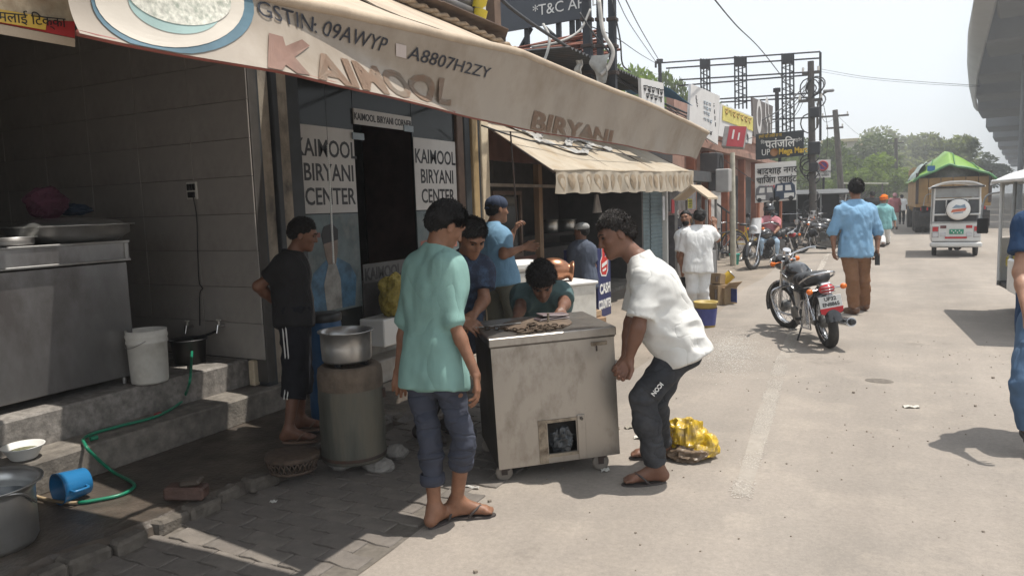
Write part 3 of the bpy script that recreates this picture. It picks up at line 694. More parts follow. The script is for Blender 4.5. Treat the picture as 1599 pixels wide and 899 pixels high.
# glass front: panels, posters, doorway
XF = -4.38
def panel(y0, y1, z0, z1, name, m, x=XF, th=.012, parent=None):
    mb = MB(); mb.box((x, (y0+y1)/2, (z0+z1)/2), (th, y1-y0, z1-z0)); return mb.build(name, m, parent or shop)
panel(4.65, 5.40, .36, 2.95, 'glass_panel', M_GLASS); panel(6.33, 7.16, .36, 2.95, 'glass_panel', M_GLASS); panel(5.41, 6.32, 2.36, 2.95, 'glass_panel', M_GLASS)
M_POST = mat('poster_grey', (.47, .45, .425), .55, var=.08, scale=3, dirt=.25, dscale=2, dcol=(.28, .26, .24))
M_TEAL = mat('poster_teal', (.09, .12, .125), .5, var=.4, scale=4, col2=(.20, .21, .20), dirt=.7, dscale=5)
for (y0, y1) in ((4.655, 5.395), (6.34, 7.15)):
    po = panel(y0, y1, 1.565, 2.305, 'poster', M_POST, XF+.012, .004)
    for i, (w, sz) in enumerate((('KAIMOOL', .205), ('BIRYANI', .205), ('CENTER', .205))):
        text(w, 'lettering', M_PRINTK, po, (XF+.015, (y0+y1)/2+(.02 if i else 0), 2.05-i*.205), (0, 1, 0), (0, 0, 1), sz, .002, 'CENTER', .86, bold=.003)
    lp = panel(y0, y1, .70, 1.555, 'picture_poster', M_TEAL, XF+.012, .004)
    # a printed figure in a blue shirt under a dark sky
    yc = (y0+y1)/2; Xp = XF+.0145
    def pr(pts, m, k=0, nm='print'):
        mb = MB(); mb.poly([(Xp+k*.0012, yc+a, b_) for a, b_ in pts], (1, 0, 0), .001); mb.build(nm, m, lp)
    if y0 < 5:
        pr([(-.33, .72), (.26, .72), (.30, .98), (.22, 1.10), (.06, 1.17), (-.10, 1.16), (-.26, 1.06), (-.33, .9)], mat('print_blue', (.05, .12, .19), .5, var=.5, scale=9))
        pr([(-.12, .72), (.08, .72), (.08, .98), (.03, 1.12), (-.07, 1.12), (-.14, .95)], mat('print_pale', (.25, .24, .22), .5, var=.4, scale=9), 1)
        pr([(-.07, 1.12), (.03, 1.12), (.06, 1.22), (.07, 1.33), (.02, 1.40), (-.07, 1.40), (-.12, 1.32), (-.10, 1.2)], mat('print_skin', (.18, .13, .10), .5, var=.3, scale=9), 1)
        pr([(-.12, 1.30), (.075, 1.33), (.08, 1.42), (.0, 1.475), (-.10, 1.45), (-.14, 1.38)], M_PRINTK, 2)
        pr([(-.37, 1.36), (-.15, 1.36), (-.15, 1.40), (-.37, 1.40)], mat('print_red', (.20, .07, .055), .5, var=.2), 1)
    else:
        pr([(-.36, 1.1), (.36, 1.15), (.36, 1.28), (-.36, 1.24)], mat('print_brick', (.28, .10, .07), .5, var=.3), 1)
        pr([(-.28, .75), (-.05, .75), (0, 1.0), (-.06, 1.2), (-.16, 1.28), (-.26, 1.2), (-.32, 1.0)], mat('print_pale', (1, 1, 1)), 2)
sg = panel(5.40, 6.30, 2.36, 2.50, 'door_sign', M_POST, XF+.02, .012)
text('KAIMOOL BIRYANI CORNER', 'lettering', M_PRINTK, sg, (XF+.0275, 5.85, 2.40), (0, 1, 0), (0, 0, 1), .088, .002, 'CENTER', .80, bold=.002)
M_TAPE = mat('clear_tape', (.22, .26, .28), .3, var=.2)
for (y, z) in ((5.42, 2.22), (6.22, 2.35)): panel(y-.06, y+.10, z, z+.06, 'hinge', M_TAPE, XF+.03, .012)
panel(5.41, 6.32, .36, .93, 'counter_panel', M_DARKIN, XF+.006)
ln = panel(5.42, 6.10, .90, 1.08, 'counter_sign', mat('sign_grey', (.07, .068, .066), .5, var=.1), XF+.016, .006)
text('KAIMOOL', 'lettering', M_PRINTK, ln, (XF+.020, 5.44, .93), (0, 1, 0), (0, 0, 1), .16, .002, 'LEFT', .8, bold=.004)
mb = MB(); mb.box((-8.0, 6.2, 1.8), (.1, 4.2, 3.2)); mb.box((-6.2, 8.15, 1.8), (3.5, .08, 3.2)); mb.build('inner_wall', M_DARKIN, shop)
for y0, y1, m, x, nm in ((7.165, 7.30, mat('brown_frame', (.11, .07, .05), .6, var=.3), -4.34, 'door_frame'), (7.305, 7.43, M_RAIL, -4.33, 'shutter_rail'), (7.435, 7.56, mat('ochre_strip', (.34, .24, .12), .6, var=.25, scale=5), -4.30, 'pillar_strip'), (7.565, 7.60, M_RAIL, -4.30, 'pillar_joint'), (7.605, 7.78, M_CREAM, -4.28, 'pillar')):
    mb = MB(); mb.box((x-.08, (y0+y1)/2, 1.65), (.16, y1-y0, 3.1), bev=.008); mb.build(nm, m, shop)
# string of beads hanging in front of the poster
bd = thing('bead_string', 'white beaded string hanging in front of the left glass poster', 'bead string', (-4.2, 4.93, .9))
mb = MB(); 
pa, pb = PX(512, 228, -4.2), PX(521, 410, -4.2)
for i in range(66): mb.ell(pa+(pb-pa)*(i/65), (.0095, .0095, .0095), 6, 4)
mb.build('beads', mat('bead_white', (.75, .75, .72), .3, var=.05), bd, kind='stuff')
mb = MB(); mb.tube([pa+Vector((0, 0, .5)), pa, pb], .0015, 4); mb.build('string', M_CABLE, bd)
# ------------------------------------------------------------------ the big printed awning
XA = -1.68
aw = thing('awning', 'long cream printed awning with faded orange lettering over the biryani restaurant', 'awning', (XA, 3, 1.97))
M_VINYL = mat('cream_vinyl', (.325, .28, .232), .55, var=.10, scale=2.5, dirt=.75, dscale=1.5, dcol=(.215, .17, .125), bump=.12, bscale=14)
M_VINYL2 = mat('beige_canvas', (.42, .34, .255), .8, var=.15, scale=3, dirt=.55, dscale=2.2, dcol=(.25, .19, .14), bump=.2, bscale=30)
Y0A, Y1A = 1.03, 7.30
def ztop(y): return float(np.interp(y, [0, 1.1, 1.9, 3.2, 5, 7.64], [2.10, 2.13, 2.20, 2.285, 2.27, 2.20]))
def zhem(y): return 1.968+.006*math.sin(y*3)
def crease(y): return float(np.interp(y, [.9, 1.6, 2.75, 2.9], [1.0, .96, .05, 0.]))      # below this height the cloth is blown outward
def S(y, v, off=0.):
    """point on the valance: y along, v from hem 0 to top 1"""
    z0, z1 = zhem(y), ztop(y); c = crease(y); z = z0+(z1-z0)*v
    x = XA+.10*v-.012*math.sin(PI*min(1, v))
    if v < c: x += (c-v)*(z1-z0)*.85
    x += .006*n3(y*2.2, v*2, 1)+.012*n3(y*.9, v, 3)
    far = max(0, y-6.9); x -= far*.10*(1-v); x += .010*math.sin(y*9+v*3)*max(0, math.sin(y*1.3))*(1-v)
    return Vector((x+off, y, z))
mb = MB(); mb.grid(lambda u, v: S(Y0A+(Y1A-Y0A)*u, v), 150, 14); val = mb.build('valance', M_VINYL, aw)
mb = MB(); mb.tube([S(Y0A+(Y1A-Y0A)*i/60, 1)+Vector((-.012, 0, .006)) for i in range(61)], .020, 8); mb.build('front_roll', M_VINYL2, aw)
mb = MB(); mb.tube([S(Y0A+(Y1A-Y0A)*i/60, 0)+Vector((-.01, 0, .002)) for i in range(61)], .008, 6); mb.build('hem_bar', mat('red_piping', (.22, .06, .045), .6, var=.3), aw)
def RF(u, v):
    y = .4+(7.30-.4)*u; a = Vector((XA+.085, y, ztop(y)+.012)); zb = float(np.interp(y, [0, 3.5, 4.9, 6.5, 7.0, 7.3], [2.80, 2.77, 2.73, 2.60, 2.42, 2.30])); xb = float(np.interp(y, [0, 6.5, 7.3], [-2.6, -2.55, -2.0]))
    p = a+(Vector((xb, y, zb))-a)*v; p.z += .02*n3(y*1.4, v*2, 6)-.03*math.sin(PI*v); return p
mb = MB(); yg = lambda v: 2.66+.14*v  # roof split by an added wedge gap that lets a sun strip through
mb.grid(lambda u, v: RF((yg(v)-.02-.07*v-.4)/6.9*u, v), 24, 6, th=(0, 0, -.008)); mb.build('roof_sheet', M_VINYL2, aw)
mb = MB(); mb.grid(lambda u, v: RF((yg(v)+.02+.08*v-.4)/6.9*(1-u)+u, v), 50, 6, th=(0, 0, -.008)); mb.build('roof_sheet', M_VINYL2, aw)
M_ROPE = mat('twisted_rope', (.34, .26, .18), .9, var=.3, scale=50, dirt=.6, dscale=25, dcol=(.12, .08, .06))
rope = thing('rope', 'thick twisted brown rope lying along the top of the awning', 'rope', (-2.6, 4, 2.8))
for k in range(2):
    mb = MB(); P = []
    for i in range(181):
        y = 2.6+2.6*i/180; b_ = RF((y-.4)/6.9, 1.); t = y*26+k*PI; P.append(b_+Vector((math.cos(t)*.011, 0, .03+math.sin(t)*.011)))
    mb.tube(P, .014, 6); mb.build('strand', M_ROPE, rope)
for y in (1.3, 3.4, 5.6, 7.1):
    mb = MB(); mb.tube([(-4.35, y, 2.75), (XA+.05, y, ztop(y)-.02)], .013, 8); mb.build('arm', M_IRON, aw)
# print on the valance: plate of rice, number line, faded name
def VP_(px, py):
    x = XA+.05
    for _ in range(8): p = PX(px, py, x); v = (p.z-zhem(p.y))/(ztop(p.y)-zhem(p.y)); x = .5*x+.5*S(p.y, min(1, max(0, v))).x
    return p
def on_val(px, py):
    p = VP_(px, py); return p.y, (p.z-zhem(p.y))/(ztop(p.y)-zhem(p.y))
def patch(pts, m, name, off, parent=val, nv=10):
    """flat print: outline in photo survey points laid on the cloth"""
    q = [on_val(*p) for p in pts]; c = (sum(a for a, _ in q)/len(q), sum(b_ for _, b_ in q)/len(q)); V = []; n = len(q)
    for j in range(nv+1):
        for a, b_ in q: t = j/nv; V.append(S(c[0]+(a-c[0])*t, min(.99, max(.01, c[1]+(b_-c[1])*t)), off))
    mb = MB(); mb.add(V, [(j*n+i, j*n+(i+1) % n, (j+1)*n+(i+1) % n, (j+1)*n+i) for j in range(nv) for i in range(n)]); return mb.build(name, m, parent)
def oval(cx, cy, rx, ry, rot, n=40): return [(cx+rx*math.cos(t)*math.cos(rot)-ry*math.sin(t)*math.sin(rot), cy+rx*math.cos(t)*math.sin(rot)+ry*math.sin(t)*math.cos(rot)) for t in [2*PI*i/n for i in range(n)]]
M_PTEAL = mat('print_teal', (.075, .14, .18), .55, var=.25, scale=7)
patch(oval(268, 6, 128, 78, .12), M_PTEAL, 'plate_rim', .003)
patch(oval(262, 0, 118, 74, .12), mat('print_plate', (.55, .50, .43), .55, var=.08), 'plate', .0045)
patch(oval(270, 8, 74, 44, .22), mat('print_bowl', (.30, .42, .40), .55, var=.15), 'bowl', .006)
patch(oval(275, -6, 84, 44, .22), mat('print_rice', (.56, .55, .48), .6, var=.35, scale=70, col2=(.20, .24, .19), dirt=.75, dscale=55), 'rice', .0075)
M_PNUM = mat('print_number', (.075, .08, .10), .6, var=.2, scale=12)
a0, b0 = on_val(400, 24); a1, b1 = on_val(740, 118)
def vtext(body, ya, za, yb, zb, size, m, name, sx=1., off=.004, slant=0., bold=0.):
    d = Vector((0, yb-ya, zb-za)).normalized()
    def w(x, y, z):
        yy = ya+d.y*x+slant*y; zz = za+d.z*x+y; v = (zz-zhem(yy))/(ztop(yy)-zhem(yy)); return S(yy, min(.985, max(.012, v)), off)
    return text(body, name, m, val, (0, 0, 0), (0, 1, 0), (0, 0, 1), size, .0005, 'LEFT', sx, w, bold=bold)
p0, p1 = VP_(400, 24), VP_(622, 88)
vtext('GSTIN: 09AWYP', p0.y, p0.z, p1.y, p1.z, .063, M_PNUM, 'lettering', 1.44)
p0, p1 = VP_(634, 92), VP_(740, 118)
vtext('A8807H2ZY', p0.y, p0.z, p1.y, p1.z, .063, M_PNUM, 'lettering', 1.95)
patch([(617, 68), (633, 72), (633, 92), (617, 88)], mat('print_patch', (.50, .44, .42), .6, var=.1), 'patch_print', .004)
M_PFADE = mat('print_faded', (.36, .245, .175), .65, var=.12, scale=5, col2=(.325, .278, .228), dirt=1., dscale=5)
M_PBR = mat('print_brown', (.17, .095, .07), .65, var=.3, scale=5, col2=(.28, .19, .14), dirt=.6, dscale=6)
patch([(418, 52), (440, 58), (440, 74), (470, 62), (482, 72), (458, 90), (482, 118), (462, 116), (438, 98), (438, 112), (416, 106)], M_PBR, 'name_print', .0035)
for w, (xa, ya), (xb, yb), sx in (('AIMOOL', (500, 128), (760, 172), 1.9), ('BIRYANI', (826, 203), (1010, 240), 2.6)):
    p0, p1 = VP_(xa, ya), VP_(xb, yb); vtext(w, p0.y, p0.z, p1.y, p1.z+.01, .135, M_PFADE, 'lettering', sx*.98, .0035, 0., .005)
# sheets added between awning and wall for shade, gaps shaped for sun strips
can = thing('added_canopy', 'added shade sheets between awning and restaurant wall, with gaps for sun strips', 'canopy', (-3.5, 3, 2.9))
M_TIN = mat('rusty_tin', (.16, .12, .10), .7, .4, var=.4, scale=6, dirt=.7, dcol=(.10, .05, .03))
def sheet(pts, z=2.84):
    mb = MB(); mb.poly([(x, y, z+.04*(-2.6-x)) for x, y in pts], (0, 0, 1), .006); mb.build('shade_sheet', M_TIN, can)
sheet([(-2.50, -1.2), (-2.50, 2.71), (-3.35, 2.66), (-4.5, 2.70), (-4.5, -1.2)])
sheet([(-2.50, 2.88), (-2.50, 4.02), (-4.5, 4.02), (-4.5, 2.98), (-3.3, 3.0)])
sheet([(-2.50, 4.02), (-2.50, 4.9), (-3.3, 6.2), (-4.0, 7.6), (-4.5, 7.6), (-4.5, 4.32), (-3.45, 4.22), (-2.95, 4.10)], 2.845)
# red banner at the left end
bn = thing('banner', 'red banner with yellow strip hanging left of the printed awning', 'banner', (XA, .9, 2))
def B_(px, py, off=0.): p = PX(px, py, XA-.01); return Vector((XA-.01+off, p.y, p.z))
def bq(pts, m, name, off, parent=bn):
    mb = MB(); mb.poly([B_(*p, off) for p in pts], (1, 0, 0), .002); return mb.build(name, m, parent)
bs = bq([(-160, -60), (116, -60), (116, 60), (-160, 5)], mat('banner_red', (.36, .03, .03), .55, var=.15), 'banner_sheet', 0)
bq([(-160, -60), (116, -60), (116, 34), (70, 32), (-160, -8)], mat('banner_food', (.42, .35, .25), .6, var=.45, scale=18, col2=(.20, .12, .06), dirt=.6, dscale=12), 'food_print', .003)
bq([(-160, -10), (58, 26), (70, 32), (68, 48), (-160, 8)], mat('banner_yellow', (.55, .36, .06), .55, var=.1), 'yellow_strip', .006)
p = B_(-6, 34, .009); p1 = B_(58, 40)
text('मलाई िटक्का', 'lettering', M_PRINTK, bs, p, (0, 1, (p1.z-p.z)/(p1.y-p.y)), (0, 0, 1), .030, .001, 'LEFT', 1.0)
bq([(-160, 7), (116, 61), (116, 74), (-160, 26)], M_VINYL2, 'hem', .001)
# ------------------------------------------------------------------ things in and before the biryani shop
def px_r(p, px): return px/F*depth_of(p)
def crumple(name, c, r, seed, m, parent=None, amp=.22, nu=44, nv=30, flat=True, fr=3.2, **tg):
    """a crushed bag: a ball with sharp folds, flattened where it rests"""
    c = Vector(c); mb = MB(); U = []
    for j in range(nv+1):
        t = PI*j/nv
        for i in range(nu):
            p = 2*PI*i/nu; d = np.array([math.sin(t)*math.cos(p), math.sin(t)*math.sin(p), -math.cos(t)])
            U.append(d)
    U = np.array(U); q = U*fr+seed
    k = 1+amp*1.2*vnoise(q*.6, seed+3)+amp*(.8-2.4*np.abs(vnoise(q*.75, seed)))+amp*.5*(.8-2.2*np.abs(vnoise(q*1.5, seed+1)))+amp*.10*vnoise(q*4, seed+2)
    V = U*k[:, None]*np.array(r)
    if flat: V[:, 2] = np.maximum(V[:, 2], -r[2]*.82)
    V = V+np.array(c)
    mb.add([tuple(v) for v in V], [(j*nu+i, j*nu+(i+1) % nu, (j+1)*nu+(i+1) % nu, (j+1)*nu+i) for j in range(nv) for i in range(nu)], False)
    return mb.build(name, m, parent, **tg)
# steel counter on the platform
ct = thing('steel_counter', 'stained stainless steel serving counter standing on the raised shop floor', 'counter', (-4.9, 1.8, .47))
yr, yl, xf, xb = 3.19, .2, -4.55, -5.2
mb = MB(); mb.box(((xf+xb)/2, (yl+yr)/2, .905), (xb-xf if xb > xf else xf-xb, yr-yl, .77), bev=.006); mb.build('cabinet', M_STEEL2, ct)
mb = MB(); mb.box(((xf+xb)/2+.012, (yl+yr)/2, 1.362), (xf-xb+.03, yr-yl+.02, .128), bev=.008); top = mb.build('counter_top', M_STEEL2, ct)
for z in (1.305, 1.424):
    mb = MB(); mb.box((xf+.031, (yl+yr)/2, z), (.008, yr-yl+.02, .016), bev=.003); mb.build('trim', M_STEEL, top)
mb = MB(); mb.box((xf+.031, yr-.02, 1.362), (.008, .02, .10)); mb.build('trim', M_STEEL, top)
for y in (yr-.06, 2.30, .5):
    for x in (xf-.05, xb+.05):
        mb = MB(); mb.cyl((x, y, .468), (x, y, .53), .018, n=10); mb.build('leg', M_STEEL, ct)
def pot(name, label, c, r, h, m, rim=.012, parent=None, group=None, taper=.97, thick=.006, cat='pot'):
    c = Vector(c); t = thing(name, label, cat, c, 0, group)
    mb = MB(); mb.lathe([(0, 0), (r*taper*.94, 0), (r*taper, .012), (r, h*.5), (r, h-.004), (r+rim, h), (r+rim, h+.006), (r-.002, h+.004), (r-thick, h*.5), (r*taper-thick, .016), (0, .014)], c, n=36); b = mb.build('pot_body', m, t)
    mb = MB(); mb.tube([c+Vector(((r+rim)*math.cos(a), (r+rim)*math.sin(a), h+.003)) for a in [2*PI*i/36 for i in range(36)]], .004, 6, closed=True); mb.build('rim', m, t)
    return t
c = PX(110, 373, -4.88); c.z = 1.428
pt = pot('serving_tray', 'wide shallow aluminium tray with domed lid on the steel counter', (c.x, c.y, 1.428), .36, .11, M_ALU, .03, taper=.8, cat='tray')
mb = MB(); mb.lathe([(.33, .115), (.30, .135), (.2, .155), (.05, .165), (0, .166)], (c.x, c.y, 1.428), n=36); mb.build('lid', M_ALU, pt)
crumple('cloth_bundle', (c.x-.25, c.y+.02, 1.70), (.10, .13, .10), 3, mat('purple_cloth', (.10, .035, .06), .9, var=.3), flat=False, amp=.12, label='purple cloth bundle lying behind the lid of the wide tray', cat='cloth')
crumple('cloth', (c.x-.30, c.y+.24, 1.65), (.07, .12, .04), 6, mat('blue_cloth', (.02, .035, .06), .9, var=.3), flat=False, amp=.12, label='dark blue cloth beside the purple bundle on the counter', cat='cloth')
c2 = PX(10, 381, -4.75)
for i, (dy, r, h, lb) in enumerate(((.02, .13, .05, 'small steel dish at the left end of the counter'), )):
    pot('steel_dish', lb, (c2.x, c2.y+dy, 1.428), r, h, M_ALU, .012, cat='dish')
# white bucket, black tub
c = G(235, 596, .47); r = px_r(c, 29)
bk = thing('bucket', 'grubby white plastic bucket on the edge of the shop floor', 'bucket', c)
mb = MB(); mb.lathe([(0, .004), (r*.9, .004), (r*.93, .02), (r*.99, .27), (r*1.04, .275), (r*1.04, .29), (r, .295), (r*1.05, .315), (r*1.05, .33), (r*1.01, .335), (r*1.03, .36), (r*.98, .36), (r*.9, .05), (0, .05)], c, n=32); mb.build('bucket_body', M_WHITEPL, bk)
mb = MB(); mb.tube([c+Vector((r*1.06*math.cos(a), r*1.06*math.sin(a), .30-.05*math.sin((a-3.4)/2.2*PI))) for a in [3.4+2.2*i/14 for i in range(15)]], .003, 6); mb.build('handle', M_STEEL, bk)
c = G(297, 566, .47); tb = thing('tub', 'black plastic tub in the dark corner behind the white bucket', 'tub', c)
mb = MB(); mb.lathe([(0, .003), (.11, .003), (.125, .17), (.132, .175), (.132, .182), (.118, .18), (.10, .03), (0, .03)], c, n=24); mb.build('tub_body', mat('black_plastic', (.02, .02, .02), .4, var=.1), tb)
mb = MB(); mb.tube([c+Vector((.132*math.cos(a), .132*math.sin(a), .181)) for a in [2*PI*i/24 for i in range(24)]], .007, 6, closed=True); mb.build('rim', M_BLACK, tb)
# taps and hose
def tap(px, py, label):
    p = PY(px, py, 4.0); t = thing('water_tap', label, 'tap', p)
    mb = MB(); mb.cyl(p, p+Vector((0, -.07, 0)), .013, n=10); mb.build('pipe', M_CHROME, t)
    mb = MB(); mb.cyl(p+Vector((0, -.06, .012)), p+Vector((0, -.075, -.05)), .014, .010, 10); mb.build('spout', M_CHROME, t)
    mb = MB(); mb.cyl(p+Vector((0, -.05, .01)), p+Vector((0, -.05, .045)), .008, n=8); mb.box(p+Vector((0, -.05, .05)), (.05, .014, .012), bev=.004); mb.build('handle', M_WHITEPL, t)
    return p
tp_ = tap(350, 508, 'chrome water tap with the black hose end on the tiled wall'); tap(301, 509, 'small white tap left of the hose tap on the tiled wall')
hs = thing('garden_hose', 'green garden hose running from the wall tap down the steps to the blue mug', 'hose', G(200, 720, .09))
def spline(P, n=10):
    P = [Vector(p) for p in P]; P = [P[0]*2-P[1]]+P+[P[-1]*2-P[-2]]; out = []
    for i in range(1, len(P)-2):
        for k in range(n):
            t = k/n; a, b_, c, d = P[i-1], P[i], P[i+1], P[i+2]
            out.append(.5*((2*b_)+(-a+c)*t+(2*a-5*b_+4*c-d)*t*t+(-a+3*b_-3*c+d)*t**3))
    return out+[P[-2]]
j1 = PY(301, 531, 3.86)
mb = MB(); mb.tube(spline([tp_+Vector((0, -.07, -.03)), tp_+Vector((-.08, -.09, -.06)), j1+Vector((.02, .02, .02)), j1]), .010, 8); mb.build('hose_end', M_BLACK, hs)
P = [j1, PX(299, 560, -4.52), G(297, 592, .485), PX(291, 612, -4.385), G(282, 628, .285), G(246, 649, .283), G(190, 664, .283), G(150, 675, .283), G(131, 684, .283), PX(133, 694, -4.10), PX(142, 706, -4.06), G(175, 735, .095), G(206, 752, .095), G(207, 762, .095), G(185, 773, .095), G(140, 782, .095), G(122, 784, .095)]
mb = MB(); mb.tube(spline(P), .0095, 8); mb.build('hose_run', mat('hose_green', (.012, .19, .105), .35, var=.15, scale=12), hs)
mb = MB(); mb.tube(spline([G(122, 784, .095), G(100, 784, .095), G(70, 778, .095), G(50, 772, .095)]), .0085, 8); mb.build('hose_tail', mat('hose_beige', (.42, .32, .2), .4), hs)
mb = MB(); mb.cyl(G(152, 682, .290), G(141, 685, .290), .014, n=10); mb.build('coupling', mat('hose_green', (1, 1, 1)), hs)
mb = MB(); mb.cyl(G(243, 648, .288), G(250, 645, .288), .014, n=10); mb.build('coupling', mat('hose_clip_red', (.22, .05, .045), .5), hs)
# socket and wire
p = PY(300, 298, 4.0); so2 = thing('wall_socket', 'white wall socket with dark switches and a wire on the tiled wall', 'socket', p)
mb = MB(); mb.box(p, (.12, .016, .135), bev=.006); mb.build('plate', M_WHITEPL, so2)
for i in range(3):
    mb = MB(); mb.box(p+Vector((-.032+.032*i, -.010, .028)), (.026, .01, .05), bev=.003); mb.build('switch', M_BLACK, so2)
mb = MB(); mb.box(p+Vector((0, -.011, -.03)), (.08, .012, .045), bev=.004); mb.build('outlet', M_BLACK, so2)
mb = MB(); mb.tube(spline([p+Vector((.03, -.02, -.04)), PY(307, 340, 3.985), PY(309, 400, 3.985), PY(311, 440, 3.985), PY(316, 450, 3.985), PY(312, 460, 3.985), PY(312, 508, 3.985)], 8), .004, 6); mb.build('wire', M_CABLE, so2)
# bowl at the step's end, big pot, mug, brick
c = G(38, 716, .268); bo = thing('bowl', 'white enamel bowl of green scraps standing on the end of the lower step', 'bowl', c); r = px_r(c, 30)
mb = MB(); mb.lathe([(0, .003), (r*.55, .003), (r*.62, .01), (r*.92, .07), (r*1.0, .075), (r*1.0, .08), (r*.93, .078), (r*.6, .02), (0, .018)], c, n=30); mb.build('bowl_body', M_WHITE, bo)
mb = MB(); mb.lathe([(0, .052), (r*.70, .050), (r*.78, .045)], c, n=20); mb.build('scraps', mat('scraps', (.13, .13, .07), .9, var=.5, scale=40), bo)
c = G(-18, 853, .08); r = px_r(c, 74)
bp_ = thing('cooking_pot', 'big aluminium pot of water with flared rim at the end of the slab', 'pot', c)
hh = .29
mb = MB(); mb.lathe([(0, .002), (r*.86, .002), (r*.93, .03), (r*.94, hh-.04), (r*.96, hh-.01), (r*1.10, hh+.004), (r*1.11, hh+.012), (r*.95, hh), (r*.91, hh-.05), (r*.9, .03), (0, .02)], c, n=44); mb.build('pot_body', M_ALU, bp_)
mb = MB(); mb.lathe([(0, hh-.075), (r*.915, hh-.075)], c, n=36); mb.build('water', mat('pot_water', (.12, .15, .17), .05, var=.1), bp_)
mb = MB(); mb.tube(spline([c+Vector((r*.95, -.05, hh)), c+Vector((r*1.0, .05, hh-.02)), c+Vector((r*.75, .14, hh-.10))], 8), .006, 6); mb.build('ladle', M_ALU, bp_)
c = G(112, 781, .08); r = px_r(c, 25); ax = (CR*.55+CF*.85); ax.z = 0; ax.normalize(); c.z = .08+r*.98
mg = thing('mug', 'blue plastic mug lying on its side on the wet slab', 'mug', (c.x, c.y, .08)); q = -ax
mb = MB(); mb.lathe([(0, -.085), (r*.80, -.085), (r*.84, -.078), (r*.98, .06), (r, .066), (r*.93, .066), (r*.78, -.07), (0, -.07)], c, q, n=30); mb.build('mug_body', mat('blue_plastic', (.02, .16, .36), .3, var=.08), mg)
mb = MB(); s_ = q.cross(Vector((0, 0, 1))); mb.tube(spline([c+q*.04+s_*-r, c+q*.035+s_*-(r+.035), c-q*.035+s_*-(r+.03), c-q*.045+s_*-r*.88], 6), .007, 8); mb.build('handle', mat('blue_plastic', (1, 1, 1)), mg)
c = G(292, 777, .085)
br = thing('brick', 'dark wet broken brick lying on the slab', 'brick', c, .5)
mb = MB(); mb.box((0, 0, .036), (.21, .10, .072), Matrix.Rotation(.05, 3, 'Y'), bev=.012); mb.build('brick_block', mat('wet_brick', (.10, .055, .042), .6, var=.4, scale=12, dirt=.6, dcol=(.05, .045, .04), bump=.6), br, local=True)
mb = MB(); mb.box((.03, .005, .088), (.11, .085, .03), Matrix.Rotation(-.1, 3, 'Y'), bev=.01); mb.build('mortar_lump', M_WETC, br, local=True)
# cane stool on the slab edge
c = G(458, 733, .07); r = px_r(c, 42)
bs_ = thing('cane_stool', 'low round dark cane stool standing on the slab edge below the boy', 'stool', c)
M_CANE = mat('dark_cane', (.075, .05, .035), .8, var=.4, scale=30)
mb = MB(); mb.lathe([(0, .102), (r*.9, .104), (r, .098), (r, .08), (r*.85, .075)], c, n=28); mb.build('seat', M_CANE, bs_)
mb = MB()
for i in range(30):
    a = 2*PI*i/30
    for dv in (-.5, .5): mb.tube([c+Vector((r*.98*math.cos(a), r*.98*math.sin(a), .085)), c+Vector((r*.80*math.cos(a+dv*.5), r*.80*math.sin(a+dv*.5), .005))], .0045, 5)
mb.build('cane_weave', M_CANE, bs_, kind='stuff')
mb = MB(); mb.tube([c+Vector((r*.82*math.cos(2*PI*i/28), r*.82*math.sin(2*PI*i/28), .012)) for i in range(28)], .010, 6, closed=True); mb.build('base_ring', M_CANE, bs_)
# drum oven on stones, pot on top
c = G(555, 733); r = px_r(c, 49.5); hD = .570; zb = .085
dr = thing('drum_oven', 'stained grey green drum oven with clay rim standing on stones', 'oven', (c.x, c.y, zb))
M_DRUM = mat('drum_metal', (.088, .088, .072), .65, .2, var=.4, scale=4, dirt=.9, dscale=4.5, dcol=(.165, .145, .11), stretch=(1.6, 1.6, .25), bump=.5, bscale=20)
M_CLAY = mat('burnt_clay', (.125, .095, .07), .9, var=.35, scale=12, bump=.5, dirt=.6, dcol=(.08, .07, .06))
cz = Vector((c.x, c.y, zb))
V = [(0, 0), (r*.98, 0), (r*1.0, .01)]+[(r*(1+.012*math.sin(i*1.7)), .01+(hD-.13)*i/10) for i in range(1, 11)]
mb = MB(); mb.lathe(V+[(r*.99, hD-.11)], cz, n=40); mb.build('drum', M_DRUM, dr)
mb = MB(); mb.lathe([(r*.995, hD-.13), (r*1.0, hD-.05), (r*.97, hD-.01), (r*.85, hD+.008), (r*.6, hD), (r*.5, hD-.05), (0, hD-.06)], cz, n=40); mb.build('clay_rim', M_CLAY, dr)
mb = MB(); mb.lathe([(r*1.012, .02), (r*1.02, .03), (r*1.012, .04)], cz, n=40); mb.build('hoop', M_IRON, dr)
mb = MB(); mb.box(cz+CR*(r*.98)+Vector((0, 0, .40)), (.03, .03, .06), bev=.004); mb.build('lug', M_IRON, dr)
M_STONE = mat('grey_stone', (.25, .235, .215), .9, var=.25, scale=9, bump=.5, dirt=.5)
for k, (px, py, w, h, d, lb) in enumerate(((527, 735, .15, .085, .13, 'rounded grey stone under the left of the drum oven'), (586, 738, .21, .082, .14, 'long grey stone under the right of the drum oven'), (606, 722, .17, .08, .15, 'flat brownish stone behind the drum oven'))):
    p = G(px, py); 
    crumple('stone', p+Vector((0, .03 if k < 2 else .08, h*.5)), (w*.5, d*.5, h*.60), 11+k, M_STONE, amp=.10, nu=20, nv=12, label=lb, cat='stone', group='stones under the drum oven')
pc_ = Vector((c.x-.015, c.y+.0, zb+hD+.028))
for a in range(3):
    pass
tv = thing('trivet', 'blackened iron trivet between the drum oven and its pot', 'trivet', (c.x, c.y, zb+hD))
for a in range(3):
    t = a*2.1+.4; mb = MB(); mb.box((c.x+.09*math.cos(t), c.y+.09*math.sin(t), zb+hD+.018), (.05, .03, .034), bev=.006); mb.build('foot', M_BLACK, tv)
